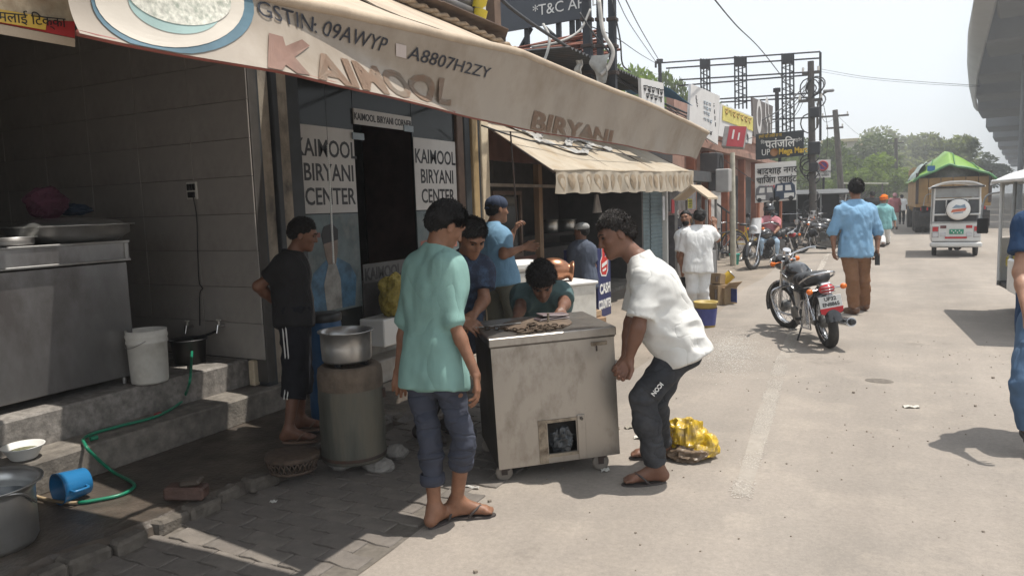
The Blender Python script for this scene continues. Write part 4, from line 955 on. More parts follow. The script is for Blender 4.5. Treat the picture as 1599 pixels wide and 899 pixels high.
mb = MB(); mb.tube([(c.x+.1*math.cos(2*PI*i/24), c.y+.1*math.sin(2*PI*i/24), zb+hD+.028) for i in range(24)], .007, 6, closed=True); mb.build('ring', M_BLACK, tv)
pp = pot('cooking_pot', 'deep aluminium pot with straight sides standing on the drum oven', pc_, px_r(pc_, 39), .178, M_ALU, .012)
# blue barrel
c = G(514, 652, .08); r = px_r(c, 27); h = r*2*165/54
bb = thing('barrel', 'tall blue plastic barrel with black lid beside the drum oven', 'barrel', c)
M_BLUEB = mat('barrel_blue', (.018, .085, .20), .4, var=.15, dirt=.3, dcol=(.05, .07, .09))
mb = MB(); mb.lathe([(0, .003), (r*.9, .003), (r, .03), (r, h*.3), (r*.97, h*.32), (r, h*.34), (r, h*.64), (r*.97, h*.66), (r, h*.68), (r, h*.9), (r*.93, h*.95)], c, n=32); mb.build('barrel_body', M_BLUEB, bb)
mb = MB(); mb.lathe([(r*1.02, h*.93), (r*1.04, h*.94), (r*1.04, h*.985), (r*1.0, h), (r*.2, h*1.005), (0, h*1.005)], c, n=32); mb.build('lid', mat('black_plastic', (1, 1, 1)), bb)
# ledge with yellow sack by the doorway
mb = MB(); mb.box((-4.22, 5.62, .46), (.28, .60, .25), bev=.01); tag(mb.build('ledge', M_WHITE), 'low white masonry ledge below the doorway holding the yellow sack', 'ledge')
crumple('sack', (-4.16, 5.62, .765), (.13, .19, .22), 21, mat('yellow_mesh_sack', (.30, .235, .045), .7, var=.35, scale=40, dirt=.6, dscale=9, dcol=(.16, .12, .03)), label='yellow woven sack slumped on the white ledge by the doorway', cat='sack', amp=.13)
# ------------------------------------------------------------------ the steel cart being lifted
FL = Vector((-1.955, 3.54, 0)); FR = Vector((-1.390, 3.985, 0)); e = (FR-FL); Wc = e.length; e.normalize(); nb = Vector((-e.y, e.x, 0)); Dc = .64
tilt = math.radians(2.0); ez = Vector((0, 0, 1)); 
rot_c = Matrix.Rotation(-tilt, 3, nb); e2 = rot_c @ e; z2 = rot_c @ ez; o0 = FL+Vector((0, 0, .088))
cart = thing('steel_cart', 'square steel tandoor cart on castors being lifted in the street', 'cart', ((FL.x+FR.x)/2, (FL.y+FR.y)/2, 0))
RC = Matrix((e2, nb, z2)).transposed()
def CP(u, d, h): return o0+e2*u+nb*d+z2*h
def cbox(mb, u0, u1, d0, d1, h0, h1, bev=0.): return mb.box(CP((u0+u1)/2, (d0+d1)/2, (h0+h1)/2), (u1-u0, d1-d0, h1-h0), RC, bev)
M_CART = mat('cart_steel', (.40, .375, .345), .34, .92, var=.10, scale=2.0, dirt=.55, dscale=9, dcol=(.19, .155, .115), stretch=(1, 1, .55), bump=.08, bscale=6)
M_CARTD = mat('cart_steel_dark', (.10, .09, .08), .5, .6, var=.3, scale=3, dirt=.5)
hB = .705; o1, o2, q0, q1 = .295, .465, .055, .235                      # fuel opening in the front panel
mb = MB()
cbox(mb, 0, o1, 0, .012, 0, hB); cbox(mb, o2, Wc, 0, .012, 0, hB); cbox(mb, o1, o2, 0, .012, 0, q0); cbox(mb, o1, o2, 0, .012, q1, hB)
mb.build('front_panel', M_CART, cart)
mb = MB(); cbox(mb, 0, .012, .012, Dc, 0, hB); mb.build('side_panel', M_CARTD, cart)
mb = MB(); cbox(mb, Wc-.012, Wc, .012, Dc, 0, hB); mb.build('side_panel', M_CART, cart)
mb = MB(); cbox(mb, .012, Wc-.012, Dc-.012, Dc, 0, hB); mb.build('back_panel', M_CART, cart)
mb = MB(); cbox(mb, .012, Wc-.012, .012, Dc-.012, .004, .014); mb.build('floor_panel', M_CARTD, cart)
mb = MB(); cbox(mb, -.012, Wc+.012, -.012, Dc+.012, hB+.001, hB+.052, .005); lid = mb.build('lid', M_CART, cart)
mb = MB(); cbox(mb, -.004, Wc+.004, -.004, Dc+.004, hB-.006, hB+.0005); mb.build('seam', M_CARTD, cart)
M_RUSTST = mat('rusty_steel', (.30, .25, .19), .6, .5, var=.4, scale=14, dirt=.85, dscale=11, dcol=(.09, .055, .035))
mb = MB(); cbox(mb, o1-.055, o1-.004, -.006, -.0005, .004, q1+.022); mb.build('door_runner', M_RUSTST, cart)
mb = MB(); cbox(mb, o2+.006, o2+.052, -.010, -.0005, .006, q1+.030, .002); mb.build('sliding_door', M_CART, cart)
mb = MB(); cbox(mb, o1-.003, o2+.005, -.006, -.0005, q0-.020, q0-.002); mb.build('door_runner', M_RUSTST, cart)
mb = MB(); cbox(mb, o1-.003, o2+.005, -.006, -.0005, q1+.002, q1+.020); mb.build('door_runner', M_RUSTST, cart)
p = CP(o2+.03, -.011, q1+.010); mb = MB(); mb.cyl(p, p-nb*.012, .009, n=10); mb.build('bolt', M_CARTD, cart)
mb = MB(); cbox(mb, Wc-.14, Wc-.045, -.010, -.0005, hB-.048, hB-.026, .002); mb.build('hinge', M_RUSTST, cart)
p = CP(Wc-.11, -.006, hB-.052); mb = MB(); cbox(mb, Wc-.112, Wc-.104, -.006, -.0005, hB-.08, hB-.048); mb.build('hinge', M_IRON, cart)
mb = MB(); mb.ell(CP((o1+o2)/2, .30, .16), (.24, .24, .15), 20, 12); mb.build('clay_liner', mat('near_black', (.025, .022, .02), .9, var=.4, scale=14), cart)  # one near black tone, shared with the stall shelf and range
crumple('plastic_sheet', CP((o1+o2)/2+.005, .055, .115), (.075, .04, .075), 31, mat('dark_polythene', (.06, .065, .07), .22, var=.3), cart, amp=.18, flat=False)
for i, (u, d) in enumerate(((.06, .06), (Wc-.08, .06), (.06, Dc-.07), (Wc-.08, Dc-.07))):
    p = CP(u, d, 0); p0 = Vector((p.x, p.y, 0)); zt = p.z; wr_ = .050
    mb = MB(); mb.box((p.x, p.y, zt-.004), (.07, .07, .007), RC); mb.box((p.x, p.y, zt-.016), (.03, .03, .018)); cs = mb.build('castor', M_IRON, cart)
    cx_ = p-e*.022; zc = max(wr_, zt-.052)
    for s_ in (-1, 1): mb = MB(); mb.box(Vector((cx_.x, cx_.y, (zt-.012+zc)/2))+nb*.018*s_, (.034, .004, zt-.012-zc+.02), Matrix((e, nb, ez)).transposed()); mb.build('fork', M_IRON, cs)
    cc = Vector((cx_.x, cx_.y, zc)); mb = MB(); mb.lathe([(.012, -.012), (wr_*.8, -.012), (wr_, -.008), (wr_, .008), (wr_*.8, .012), (.012, .012)], cc, nb, 22); mb.build('wheel', mat('castor_grey', (.20, .175, .15), .6, var=.2, dirt=.5), cs)
# things on the cart
tz = hB+.053
cs_ = CP(.33, .30, tz)
dk = thing('oven_lid', 'rusty round iron lid lying on top of the steel cart', 'lid', cs_)
mb = MB(); mb.lathe([(0, .012), (.17, .012), (.215, .009), (.22, 0), (.19, -.0005)], cs_, z2, 36); mb.build('plate', mat('lid_rust', (.15, .11, .08), .8, .2, var=.35, scale=10, dirt=.6, dcol=(.12, .07, .04)), dk)
mb = MB(); mb.cyl(cs_+Vector((.07, .03, .01)), cs_+Vector((.07, .03, .07)), .008, n=8); mb.build('handle_rod', M_RUSTST, dk)
chn = thing('chain', 'rusty iron chain with big hook ring heaped on the steel cart', 'chain', CP(.25, .12, tz))
M_CHAIN = mat('chain_rust', (.085, .06, .042), .6, .5, var=.35, scale=20)
def link(c, d, up, ln, wd_, rr):
    d = Vector(d).normalized(); u = Vector(up); u = (u-d*u.dot(d)).normalized(); pts = []
    for i in range(12):
        t = 2*PI*i/12; x = math.cos(t)*wd_; y = math.sin(t)*wd_
        pts.append(Vector(c)+u*x+d*(y+(ln/2-wd_)*(1 if y > 0 else -1)))
    mb = MB(); mb.tube(pts, rr, 6, closed=True); return mb
path = spline([CP(-.02, .30, tz+.012), CP(.08, .25, tz+.012), CP(.17, .13, tz+.012), CP(.24, .07, tz+.014), CP(.33, .10, tz+.022), CP(.41, .13, tz+.014), CP(.36, .06, tz+.012), CP(.27, .12, tz+.026), CP(.22, .06, tz+.012), CP(.31, .05, tz+.012), CP(.42, .08, tz+.012), CP(.47, .12, tz+.012)], 8)
L_ = 0; last = path[0]; k = 0
for i in range(1, len(path)):
    L_ += (path[i]-last).length; last = path[i]
    if L_ > .023:
        d = path[i]-path[i-1]; link(path[i], d, (z2 if k % 2 else z2.cross(d)), .036, .010, .0040).build('chain_link', M_CHAIN, chn); L_ = 0; k += 1
link(CP(.205, .045, tz+.012), e2+nb*.4, nb, .085, .030, .0065).build('hook_ring', M_CHAIN, chn)
link(CP(.27, .135, tz+.035), e2*.5+nb, e2, .07, .022, .006).build('hook_ring', M_CHAIN, chn)
wl = thing('folded_sheet', 'folded grey purple sheet of card lying on the lid by the pushing hand', 'card', CP(.50, .42, tz))
Mw = Matrix.Rotation(.15, 3, 'Z')
for k, (h, a, w) in enumerate(((.018, .0, .20), (.030, -.08, .19), (.041, .09, .16))):
    mb = MB(); mb.box(CP(.45, .38, tz+h), (w, .11, .007), RC @ Matrix.Rotation(a, 3, 'Y') @ Mw, bev=.003); mb.build('sheet', mat('grey_purple_card', (.17, .13, .135), .5, var=.2), wl)
rd = thing('poker_rod', 'thin steel poker lying across the left corner of the cart', 'poker', CP(.0, .22, tz))
mb = MB(); mb.cyl(CP(-.05, .36, tz+.008), CP(.24, .30, tz+.020), .005, n=8); mb.build('rod', M_STEEL, rd)
mb = MB(); mb.cyl(CP(-.09, .37, tz+.008), CP(-.05, .36, tz+.008), .009, n=8); mb.build('grip', M_WOOD, rd)
# yellow bag on the road, litter
c = G(1066, 716)
ysk = crumple('plastic_sack', c+Vector((.0, .06, .110)), (.105, .11, .135), 57, mat('yellow_bag', (.55, .36, .015), .3, var=.25, scale=8, col2=(.20, .15, .10), dirt=1., dscale=11, clear=.3), amp=.24, fr=2.1, nu=64, nv=44, label='crumpled yellow and brown plastic sack standing on the road behind the bending man', cat='sack')
crumple('sack_fold', c+Vector((.10, .05, .075)), (.085, .08, .085), 23, MATS['yellow_bag'], ysk, amp=.26, fr=2.2); crumple('sack_fold', c+Vector((.02, -.02, .05)), (.11, .075, .055), 61, mat('brown_bag', (.17, .12, .08), .45, var=.3, scale=12), ysk, amp=.28, fr=2.4)
def litter(px, py, w, d, a, col, label, name='paper_scrap', h=.012):
    p = G(px, py, .004); mb = MB(); M = Matrix.Rotation(a, 3, 'Z')
    mb.grid(lambda u, v: p+M @ Vector(((u-.5)*w, (v-.5)*d, .003+h*(abs(math.sin(u*5+v*3))))), 6, 4, False, th=(0, 0, -.0015)); tag(mb.build(name, mat('litter_%d' % px, col, .8, var=.15)), label, 'litter', 'litter lying on the road')
litter(1423, 636, .11, .05, .3, (.55, .52, .46), 'small white paper scrap lying on the open road')
litter(985, 668, .09, .04, .9, (.30, .27, .22), 'dark torn wrapper on the road beside the cart wheel')
litter(1000, 684, .08, .06, .2, (.60, .58, .52), 'crumpled pale wrapper beside the bending man')
litter(427, 785, .035, .03, .2, (.6, .58, .54), 'white scrap on the dark pavers below the slab')
litter(735, 762, .10, .02, .1, (.6, .58, .54), 'thin white strip of paper on the pavers')
litter(945, 735, .05, .05, .5, (.62, .6, .55), 'white scrap on the road by the right castor')
p = G(1373, 594, .0065); mb = MB(); mb.lathe([(0, 0), (.10, 0)], p, n=24, sx=1.1, sy=.8); mb.build('road_stain', mat('oil_stain', (.13, .11, .09), .8, var=.4, scale=30), kind='structure')
mb = MB(); rs = random.Random(12)
for i in range(420):
    x, y = rs.uniform(-2.6, 1.6), rs.uniform(1.9, 9); s_ = rs.uniform(.003, .009)*(1 if rs.random() < .93 else 2)
    mb.box((x, y, .004+s_*.4), (s_, s_*rs.uniform(.6, 1.2), s_*.8), Matrix.Rotation(rs.uniform(0, 3), 3, 'Z'))
mb.build('gravel', mat('gravel', (.24, .20, .16), .9, var=.4), kind='stuff')
# ------------------------------------------------------------------ the food stall next door
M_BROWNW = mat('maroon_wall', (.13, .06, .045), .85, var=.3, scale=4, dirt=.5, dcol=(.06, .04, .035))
M_CANV = mat('stall_canvas', (.37, .315, .24), .8, var=.12, scale=3, dirt=.7, dscale=1.8, dcol=(.27, .19, .11), bump=.2, bscale=30)
st = thing('food_stall', 'dark open food stall with maroon inside walls under a cream scalloped awning', 'food stall', (-4.4, 10, 0))
def bx(nm, m, par, x0, x1, y0, y1, z0, z1, bev=0.):
    mb = MB(); mb.box(((x0+x1)/2, (y0+y1)/2, (z0+z1)/2), (x1-x0, y1-y0, z1-z0), None, bev); return mb.build(nm, m, par)
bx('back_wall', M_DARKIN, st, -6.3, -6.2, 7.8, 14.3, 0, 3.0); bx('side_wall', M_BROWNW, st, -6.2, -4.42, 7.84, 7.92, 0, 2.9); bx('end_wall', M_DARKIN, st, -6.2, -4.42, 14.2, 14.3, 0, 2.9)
bx('roof', M_TIN, st, -6.35, -4.40, 7.80, 14.35, 2.72, 2.80); bx('fascia', M_BROWNW, st, -4.50, -4.42, 7.93, 14.19, 2.15, 2.71)
bx('floor', M_CONC, st, -6.19, -4.4, 7.93, 14.19, .0, .06)
bx('beam', mat('pale_beam', (.30, .26, .22), .7), st, -4.41, -4.36, 7.86, 10.0, 1.82, 1.86)
wf = bx('window', M_GLASS, st, -4.47, -4.45, 8.15, 8.85, .95, 1.72)
for a in ((-4.45, -4.42, 8.10, 8.15, .90, 1.77), (-4.45, -4.42, 8.85, 8.90, .90, 1.77), (-4.45, -4.42, 8.15, 8.85, 1.72, 1.77), (-4.45, -4.42, 8.15, 8.85, .90, .95)): bx('frame', mat('brown_frame', (1, 1, 1)), wf, *a)
bx('post', M_WOOD, st, -4.46, -4.38, 9.35, 9.47, .0, 2.14)
bx('panel', M_BROWNW, st, -4.46, -4.43, 7.93, 9.34, .06, .89)
bx('shelf', mat('near_black', (1, 1, 1)), st, -6.1, -5.3, 9.6, 13.6, 1.02, 1.08); bx('cooking_range', mat('near_black', (1, 1, 1)), st, -5.9, -5.0, 9.6, 12.6, .06, .88)
A2X = -3.43
a2 = thing('stall_awning', 'smaller cream awning with painted scalloped valance over the food stall', 'awning', (A2X, 11, 1.9))
def zt2(y): return 1.97+(y-7.75)/6.5*.15
def R2(u, v):
    y = 7.75+6.55*u; a = Vector((A2X, y, zt2(y))); b_ = Vector((-4.42, y+.05, 2.62)); p = a+(b_-a)*v; p.z += -.03*math.sin(PI*v)+.012*n3(y*1.5, v*3, 2); return p
mb = MB(); mb.grid(R2, 60, 6, th=(0, 0, -.006)); mb.build('roof_sheet', M_CANV, a2)
def V2(u, v):
    y = 7.78+6.5*u; d = .26+(.10*u); d *= 1+.03*math.sin(u*60); return Vector((A2X+.015+.022*math.sin(y*16)*v+.01*n3(y*4, v*2, 3), y, zt2(y)-.01-d*v))
M_CANV2 = mat('valance_canvas', (.40, .345, .27), .8, var=.10, scale=3, dirt=.55, dscale=5, dcol=(.28, .21, .14))
mb = MB(); mb.grid(V2, 260, 6, th=(-.004, 0, 0)); v2 = mb.build('valance', M_CANV2, a2)
M_SCAL = mat('scallop_print', (.30, .23, .155), .8, var=.3, scale=8)
rs = random.Random(8)
for i in range(22):
    u = (i+.5)/22; pts = []
    for k in range(10):
        t = 2*PI*k/10; pts.append(V2(min(.999, max(0, u+.014*math.cos(t)*(1-.6*math.sin(t))+.006*math.sin(t))), .5+.36*math.sin(t))+Vector((.004, 0, 0)))
    c = sum(pts, Vector())/10; mb = MB(); mb.add([c]+pts, [(0, 1+k, 1+(k+1) % 10) for k in range(10)]); mb.build('scallop', M_SCAL, v2)
mb = MB(); mb.tube([R2(i/40, 0)+Vector((.005, 0, 0)) for i in range(41)], .016, 8); mb.build('front_roll', M_CANV, a2)
for u in (.0, .33, .66, 1.):
    mb = MB(); mb.tube([R2(u, 0)+Vector((0, 0, -.02)), R2(u, 1)+Vector((0, 0, -.03))], .014, 6); mb.build('rafter', M_IRON, a2)
for k, (y0, y1, v0, sd) in enumerate(((8.6, 10.6, .5, 1), (9.6, 11.6, .7, 5), (8.3, 9.6, .8, 8))):
    mb = MB(); mb.grid(lambda u, v: R2((y0+(y1-y0)*u-7.75)/6.55, min(1, v0+.10*v+.10*math.sin(u*7+sd)))+Vector((0, 0, .02+.03*abs(math.sin(u*13+v*4+sd)))), 24, 3, False)
    tag(mb.build('plastic_strip', mat('torn_plastic', (.36, .35, .33), .5, var=.3, dirt=.5), ), ('longest torn grey plastic strip lying on the stall awning', 'torn grey plastic strip near the far end of the stall awning', 'short torn grey plastic strip high on the near end of the stall awning')[k], 'plastic strip', 'torn strips on the stall awning')
# inside the stall
c = PX(858, 384, -5.6); 
for (px, r_, h_, lb) in ((858, .17, .22, 'lidded steel pot on the dark shelf, left one of the pair'), (886, .17, .20, 'lidded steel pot on the dark shelf, right one of the pair')):
    p = PX(px, 384, -5.6); pot('steel_pot', lb, (p.x, p.y, 1.082), r_, h_, M_ALU, .012, group='steel pots in the food stall')
fz = W(893, 494, 8.6); fz.z = 0
fr = thing('freezer', 'white chest cabinet in front of the food stall with a copper pot on top', 'cabinet', fz)
RF_ = rotm((.55, .83, 0)); zt_ = W(902, 440, 8.6).z
mb = MB(); mb.box(Vector((fz.x-.05, fz.y, zt_/2)), (.50, .46, zt_-.03), RF_, .012); mb.build('cabinet', M_WHITEPL, fr)
mb = MB(); mb.box(Vector((fz.x-.05, fz.y, zt_)), (.54, .50, .035), RF_, .01); mb.build('lid', M_WHITE, fr)
hc = Vector((fz.x-.05, fz.y-.0, zt_+.02)); hd = thing('copper_pot', 'round bellied copper pot lying on its side on the white cabinet', 'pot', hc)
axh = Vector((.75, .45, -.12)).normalized(); cc = hc+Vector((-.10, -.06, .135))
mb = MB(); mb.lathe([(0, -.20), (.07, -.185), (.115, -.14), (.135, -.06), (.135, .02), (.11, .09), (.085, .125), (.085, .14), (.115, .165), (.12, .185), (.105, .175), (.07, .13), (.07, .05), (0, .0)], cc, axh, 30); mb.build('pot_body', mat('copper', (.42, .20, .115), .28, .75, var=.25, dirt=.4, dcol=(.16, .10, .07)), hd)
cl = W(812, 440, 8.3); co_ = thing('cool_box', 'white plastic cool box with rounded lid behind the crouching man', 'cool box', (cl.x, cl.y, 0))
zc1 = W(812, 408, 8.3).z; zc0 = W(812, 424, 8.3).z
mb = MB(); mb.box((cl.x, cl.y, zc0*.5), (.42, .34, zc0), RF_, .03); mb.build('box_body', M_WHITEPL, co_)
mb = MB(); mb.box((cl.x, cl.y, (zc0+zc1)/2+.01), (.45, .37, zc1-zc0), RF_, .035); mb.build('lid', M_WHITE, co_)
p = PX(933, 317, -4.6); hb = thing('hanging_bag', 'pale cloth bag hanging under the stall roof', 'bag', p)
mb = MB(); mb.grid(lambda u, v: p+Vector((.03*math.sin(u*9)*v, (u-.5)*(.10+.26*v), .15-.32*v)), 10, 8, True, th=(-.03, 0, 0)); mb.build('bag_cloth', mat('bag_cloth', (.34, .31, .29), .8), hb)
mb = MB(); mb.tube([p+Vector((0, 0, .15)), p+Vector((0, 0, .6))], .004, 5); mb.build('cord', M_CABLE, hb)
# cash counter
x0 = -3.56; ya, yb = 9.42, 9.93; ztc = PX(945, 386, x0).z
cc_ = thing('cash_counter', 'dark blue cash counter stand with red thumb emblem beside the food stall', 'cash counter', (x0, 9.7, 0))
M_BLUES = mat('counter_blue', (.022, .028, .105), .45, var=.1)
fp = bx('front_panel', M_BLUES, cc_, x0-.02, x0, ya, yb, .0, ztc, .004); bx('side_panel', mat('counter_grey', (.10, .11, .12), .6), cc_, x0-.50, x0-.02, yb-.03, yb, 0, ztc-.02); bx('shelf', M_BLUES, cc_, x0-.50, x0-.021, ya+.01, yb-.031, ztc-.06, ztc-.03)
bx('side_panel', M_BLUES, cc_, x0-.50, x0-.021, ya, ya+.03, 0, ztc-.02)
text('CASH', 'lettering', M_WHITE, fp, (x0+.002, (ya+yb)/2+.02, .33), (0, 1, 0), (0, 0, 1), .19, .004, 'CENTER', .88, bold=.006)
text('COUNTER', 'lettering', M_WHITE, fp, (x0+.002, (ya+yb)/2+.005, .12), (0, 1, 0), (0, 0, 1), .17, .004, 'CENTER', .62, bold=.006)
def flat(pts, m, name, par, off=0., c=((ya+yb)/2, .0), s=1.):
    mb = MB(); mb.poly([(x0+.002+off, c[0]+a*s, c[1]+b_*s) for a, b_ in pts], (1, 0, 0), .002); return mb.build(name, m, par)
hand_ = [(-.10, -.18), (.06, -.20), (.13, -.13), (.14, .02), (.10, .06), (.02, .05), (.0, .25), (-.05, .28), (-.08, .24), (-.07, .06), (-.13, .0), (-.14, -.12)]
cz_ = (ya+yb)/2-.01, .78
flat([(a*1.18, b_*1.12) for a, b_ in hand_], M_WHITE, 'emblem_edge', fp, 0, cz_); em = flat(hand_, mat('emblem_red', (.50, .03, .025), .5), 'emblem', fp, .0025, cz_)
flat([(-.10, -.04), (.11, .0), (.10, -.05), (-.10, -.09)], M_WHITE, 'emblem_mark', fp, .005, cz_); flat([(-.08, -.12), (.07, -.10), (.06, -.13), (-.07, -.15)], M_WHITE, 'emblem_mark', fp, .005, cz_)
# wooden box and bread crate in front
p = W(918, 497, 8.9); p.z = 0
bxo = thing('wooden_box', 'dark wooden box with a pale tray on top beside the cash counter', 'box', p)
mb = MB(); mb.box(p+Vector((0, 0, .11)), (.34, .30, .22), RF_, .01); mb.build('box_body', M_WOOD, bxo)
tr_ = thing('tray', 'pale wooden tray standing on the dark box beside the cash counter', 'tray', p+Vector((0, 0, .22)))
for a, b_, l, w in ((0, -.10, .26, .02), (0, .10, .26, .02), (-.12, 0, .02, .18), (.12, 0, .02, .18)): 
    mb = MB(); mb.box(p+RF_ @ Vector((a, b_, 0))+Vector((0, 0, .265)), (l, w, .07), RF_, .004); mb.build('side', mat('pale_wood', (.42, .30, .19), .7, var=.2), tr_)
mb = MB(); mb.box(p+Vector((0, 0, .232)), (.24, .2, .016), RF_); mb.build('base', M_WOOD, tr_)
mb = MB(); mb.cyl(PX(797, 205, -3.9), PX(808, 352, -3.9), .010, n=8); tag(mb.build('hanging_rod', M_IRON), 'thin rusty rod hanging from the stall awning beside the capped man', 'rod')
# ------------------------------------------------------------------ sheds and shops along the row
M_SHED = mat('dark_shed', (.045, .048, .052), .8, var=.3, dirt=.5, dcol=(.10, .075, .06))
M_PINK = mat('pink_plaster', (.34, .20, .155), .85, var=.18, scale=3, dirt=.6, dscale=1.6, dcol=(.20, .14, .12))
M_TERRA = mat('terracotta_paint', (.30, .11, .06), .8, var=.25, scale=4)
M_SHUT = mat('shutter_teal', (.155, .215, .235), .55, var=.15, dirt=.4, dcol=(.12, .13, .13))
sd = thing('roof_shed', 'dark tin roofed shed on the flat roof above the food stall', 'shed', (-4.8, 10.5, 2.8))
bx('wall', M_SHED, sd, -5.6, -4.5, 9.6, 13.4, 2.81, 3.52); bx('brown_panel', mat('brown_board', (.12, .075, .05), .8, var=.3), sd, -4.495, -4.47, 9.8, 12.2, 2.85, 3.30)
for i in range(8):
    mb = MB(); y0 = 9.3+i*.52
    mb.grid(lambda u, v: (-5.8+1.95*u, y0+.52*v, 3.74-.10*u+.02*math.sin(v*PI*2*4)), 2, 24, True, th=(0, 0, -.01)); mb.build('roof_sheet', M_SHED, sd)
tq = thing('tarpaulin', 'blue tarpaulin flap hanging over the corner of the dark tin roof', 'tarpaulin', (-3.85, 13.5, 3.7))
mb = MB(); mb.grid(lambda u, v: (-4.7+1.2*u, 13.0+1.6*v, 3.86-.35*u*u-.12*v+.03*n3(u*4, v*4, 1)), 12, 12, True, th=(0, 0, -.006)); mb.build('cloth', mat('tarp_blue', (.03, .13, .25), .55, var=.2), tq)
par = thing('brick_parapet', 'row of red bricks along the roof edge behind the printed awning', 'parapet', (-4.3, 8.2, 2.8))
bx('core', mat('grout', (1, 1, 1)), par, -4.52, -4.35, 6.9, 11.6, 2.82, 3.08); bp0 = None; rs = random.Random(3)
M_BRICK = mat('red_brick', (.36, .10, .055), .85, var=.3, scale=8, bump=.3)
for r in range(3):
    for i in range(20):
        if bp0 is None: mb = MB(); mb.box((0, 0, 0), (.10, .222, .074), bev=.006); o = bp0 = mb.build('brick', M_BRICK, par, local=True)
        else: o = bp0.copy(); COL.objects.link(o)
        o.location = Vector((-4.33+rs.uniform(-.01, .01), 6.98+i*.232+(.11 if r % 2 else 0), 2.862+r*.083))-Vector(par.location); o.rotation_euler = (0, 0, rs.uniform(-.04, .04))
# rusty bars on the roof
rb = thing('rod_stack', 'stack of rusty steel bars lying on the roof below the dark hoarding', 'steel bars', (-4.9, 8.5, 3.9))
rs = random.Random(6); a, b_ = W(790, 100, 11.5), W(935, 76, 11.5)
for i in range(26):
    o = Vector((rs.uniform(-.3, .3), rs.uniform(-.3, .3), rs.uniform(-.16, .20))); mb = MB(); mb.cyl(a+o, b_+o+Vector((0, 0, rs.uniform(-.1, .1))), rs.uniform(.014, .03), n=6); mb.build('bar', mat('bar_rust', (.20, .075, .05), .8, .3, var=.4, scale=4), rb)
for px in (800, 860, 925): mb = MB(); mb.cyl(W(px, 112, 11.5), W(px, 150, 11.5), .04, n=6); mb.build('prop', M_IRON, rb)
# dark hoarding that faces down the road
hb_ = thing('hoarding', 'dark grey advertising hoarding on a black steel frame above the roofs', 'hoarding', PY(860, 60, 11))
q = lambda px, py, y=11.: PY(px, py, y)
bl, br_ = q(772, 53), q(909, 29); hgt = 1.5
mb = MB(); mb.poly([bl, br_, br_+Vector((0, 0, hgt)), bl+Vector((0, 0, hgt))], (0, 1, 0), .04); fc = mb.build('board', mat('hoarding_grey', (.045, .052, .066), .55, var=.08), hb_)
p = q(832, 26, 10.985); text('*T&C APPLY', 'lettering', M_WHITE, fc, p, (1, 0, .01), (0, 0, 1), .235, .004, 'LEFT', .98)
M_FRAME = mat('frame_black', (.022, .024, .03), .6, .2, var=.2)
for px in (784, 822, 872, 893, 903): a = q(px, 20, 11.1); mb = MB(); mb.box((a.x, a.y, (a.z-.2+3.0)/2+.0), (.07, .07, a.z+.2-3.0)); mb.build('leg', M_FRAME, hb_)
for (x_, y_), (u_, w_) in (((782, 130), (830, 44)), ((852, 44), (900, 88)), ((780, 92), (912, 66)), ((780, 112), (905, 92))): mb = MB(); mb.cyl(q(x_, y_, 11.12), q(u_, w_, 11.12), .035, n=6); mb.build('brace', M_FRAME, hb_)
for px, lx, rr, lb in ((914, 921, .07, 'thick black steel post left of the cable bundle beside the hoarding'), (936, 938, .05, 'thin black steel post between two thicker posts beside the hoarding'), (955, 958, .06, 'tall black steel post right of the cable bundle')):
    a, b_ = PY(px, -40, 10.6), PY(lx, 150, 10.6); mb = MB(); mb.box((a+b_)/2, (rr*1.6, rr*1.6, (a-b_).length), rotm((0, 1, 0), a-b_)); t = thing('steel_post', lb, 'post', b_, group='posts beside the hoarding'); mb.build('post', M_FRAME, t)
    for k in range(4): z = a+(b_-a)*(.15+.22*k); mb = MB(); mb.box(z, (rr*2.4, rr*2.4, .05), None, .006); mb.build('clamp', M_IRON, t)
# rolled tin sheets and a taped post above the awning
rt = thing('roof_cover', 'dark corrugated metal roof cover above the twisted rope', 'roof cover', PX(700, 20, -3.4))
mb = MB(); a, b_ = PX(585, -30, -3.3), PX(752, 38, -3.3)
for i in range(7):
    mb = MB(); u = Vector((-.02*i, 0, .075*i)); mb.cyl(a+u, b_+u, .045, n=10); mb.build('corrugation', mat('grey_sheet', (.12, .115, .115), .55, .4, var=.25, dirt=.4), rt)
tpz = thing('taped_post', 'post wrapped in white plastic and yellow tape at the end of the roof cover', 'post', PX(750, 50, -3.25))
mb = MB(); mb.cyl(PX(748, -30, -3.25), PX(751, 52, -3.25), .055, .05, 12); mb.build('wrapping', M_WHITEPL, tpz)
for i in range(3):
    pz = PX(749, 5+20*i, -3.25); mb = MB(); mb.lathe([(.060, -.05), (.062, .05)], pz, (.25, .1, 1), 14); mb.build('tape', mat('yellow_tape', (.60, .45, .02), .5, var=.15), tpz)
mb = MB(); mb.box(PX(768, 15, -3.35), (.12, .12, .6)); tag(mb.build('brown_post', mat('brown_board', (1, 1, 1))), 'dark brown wooden post beside the taped post above the awning', 'post')
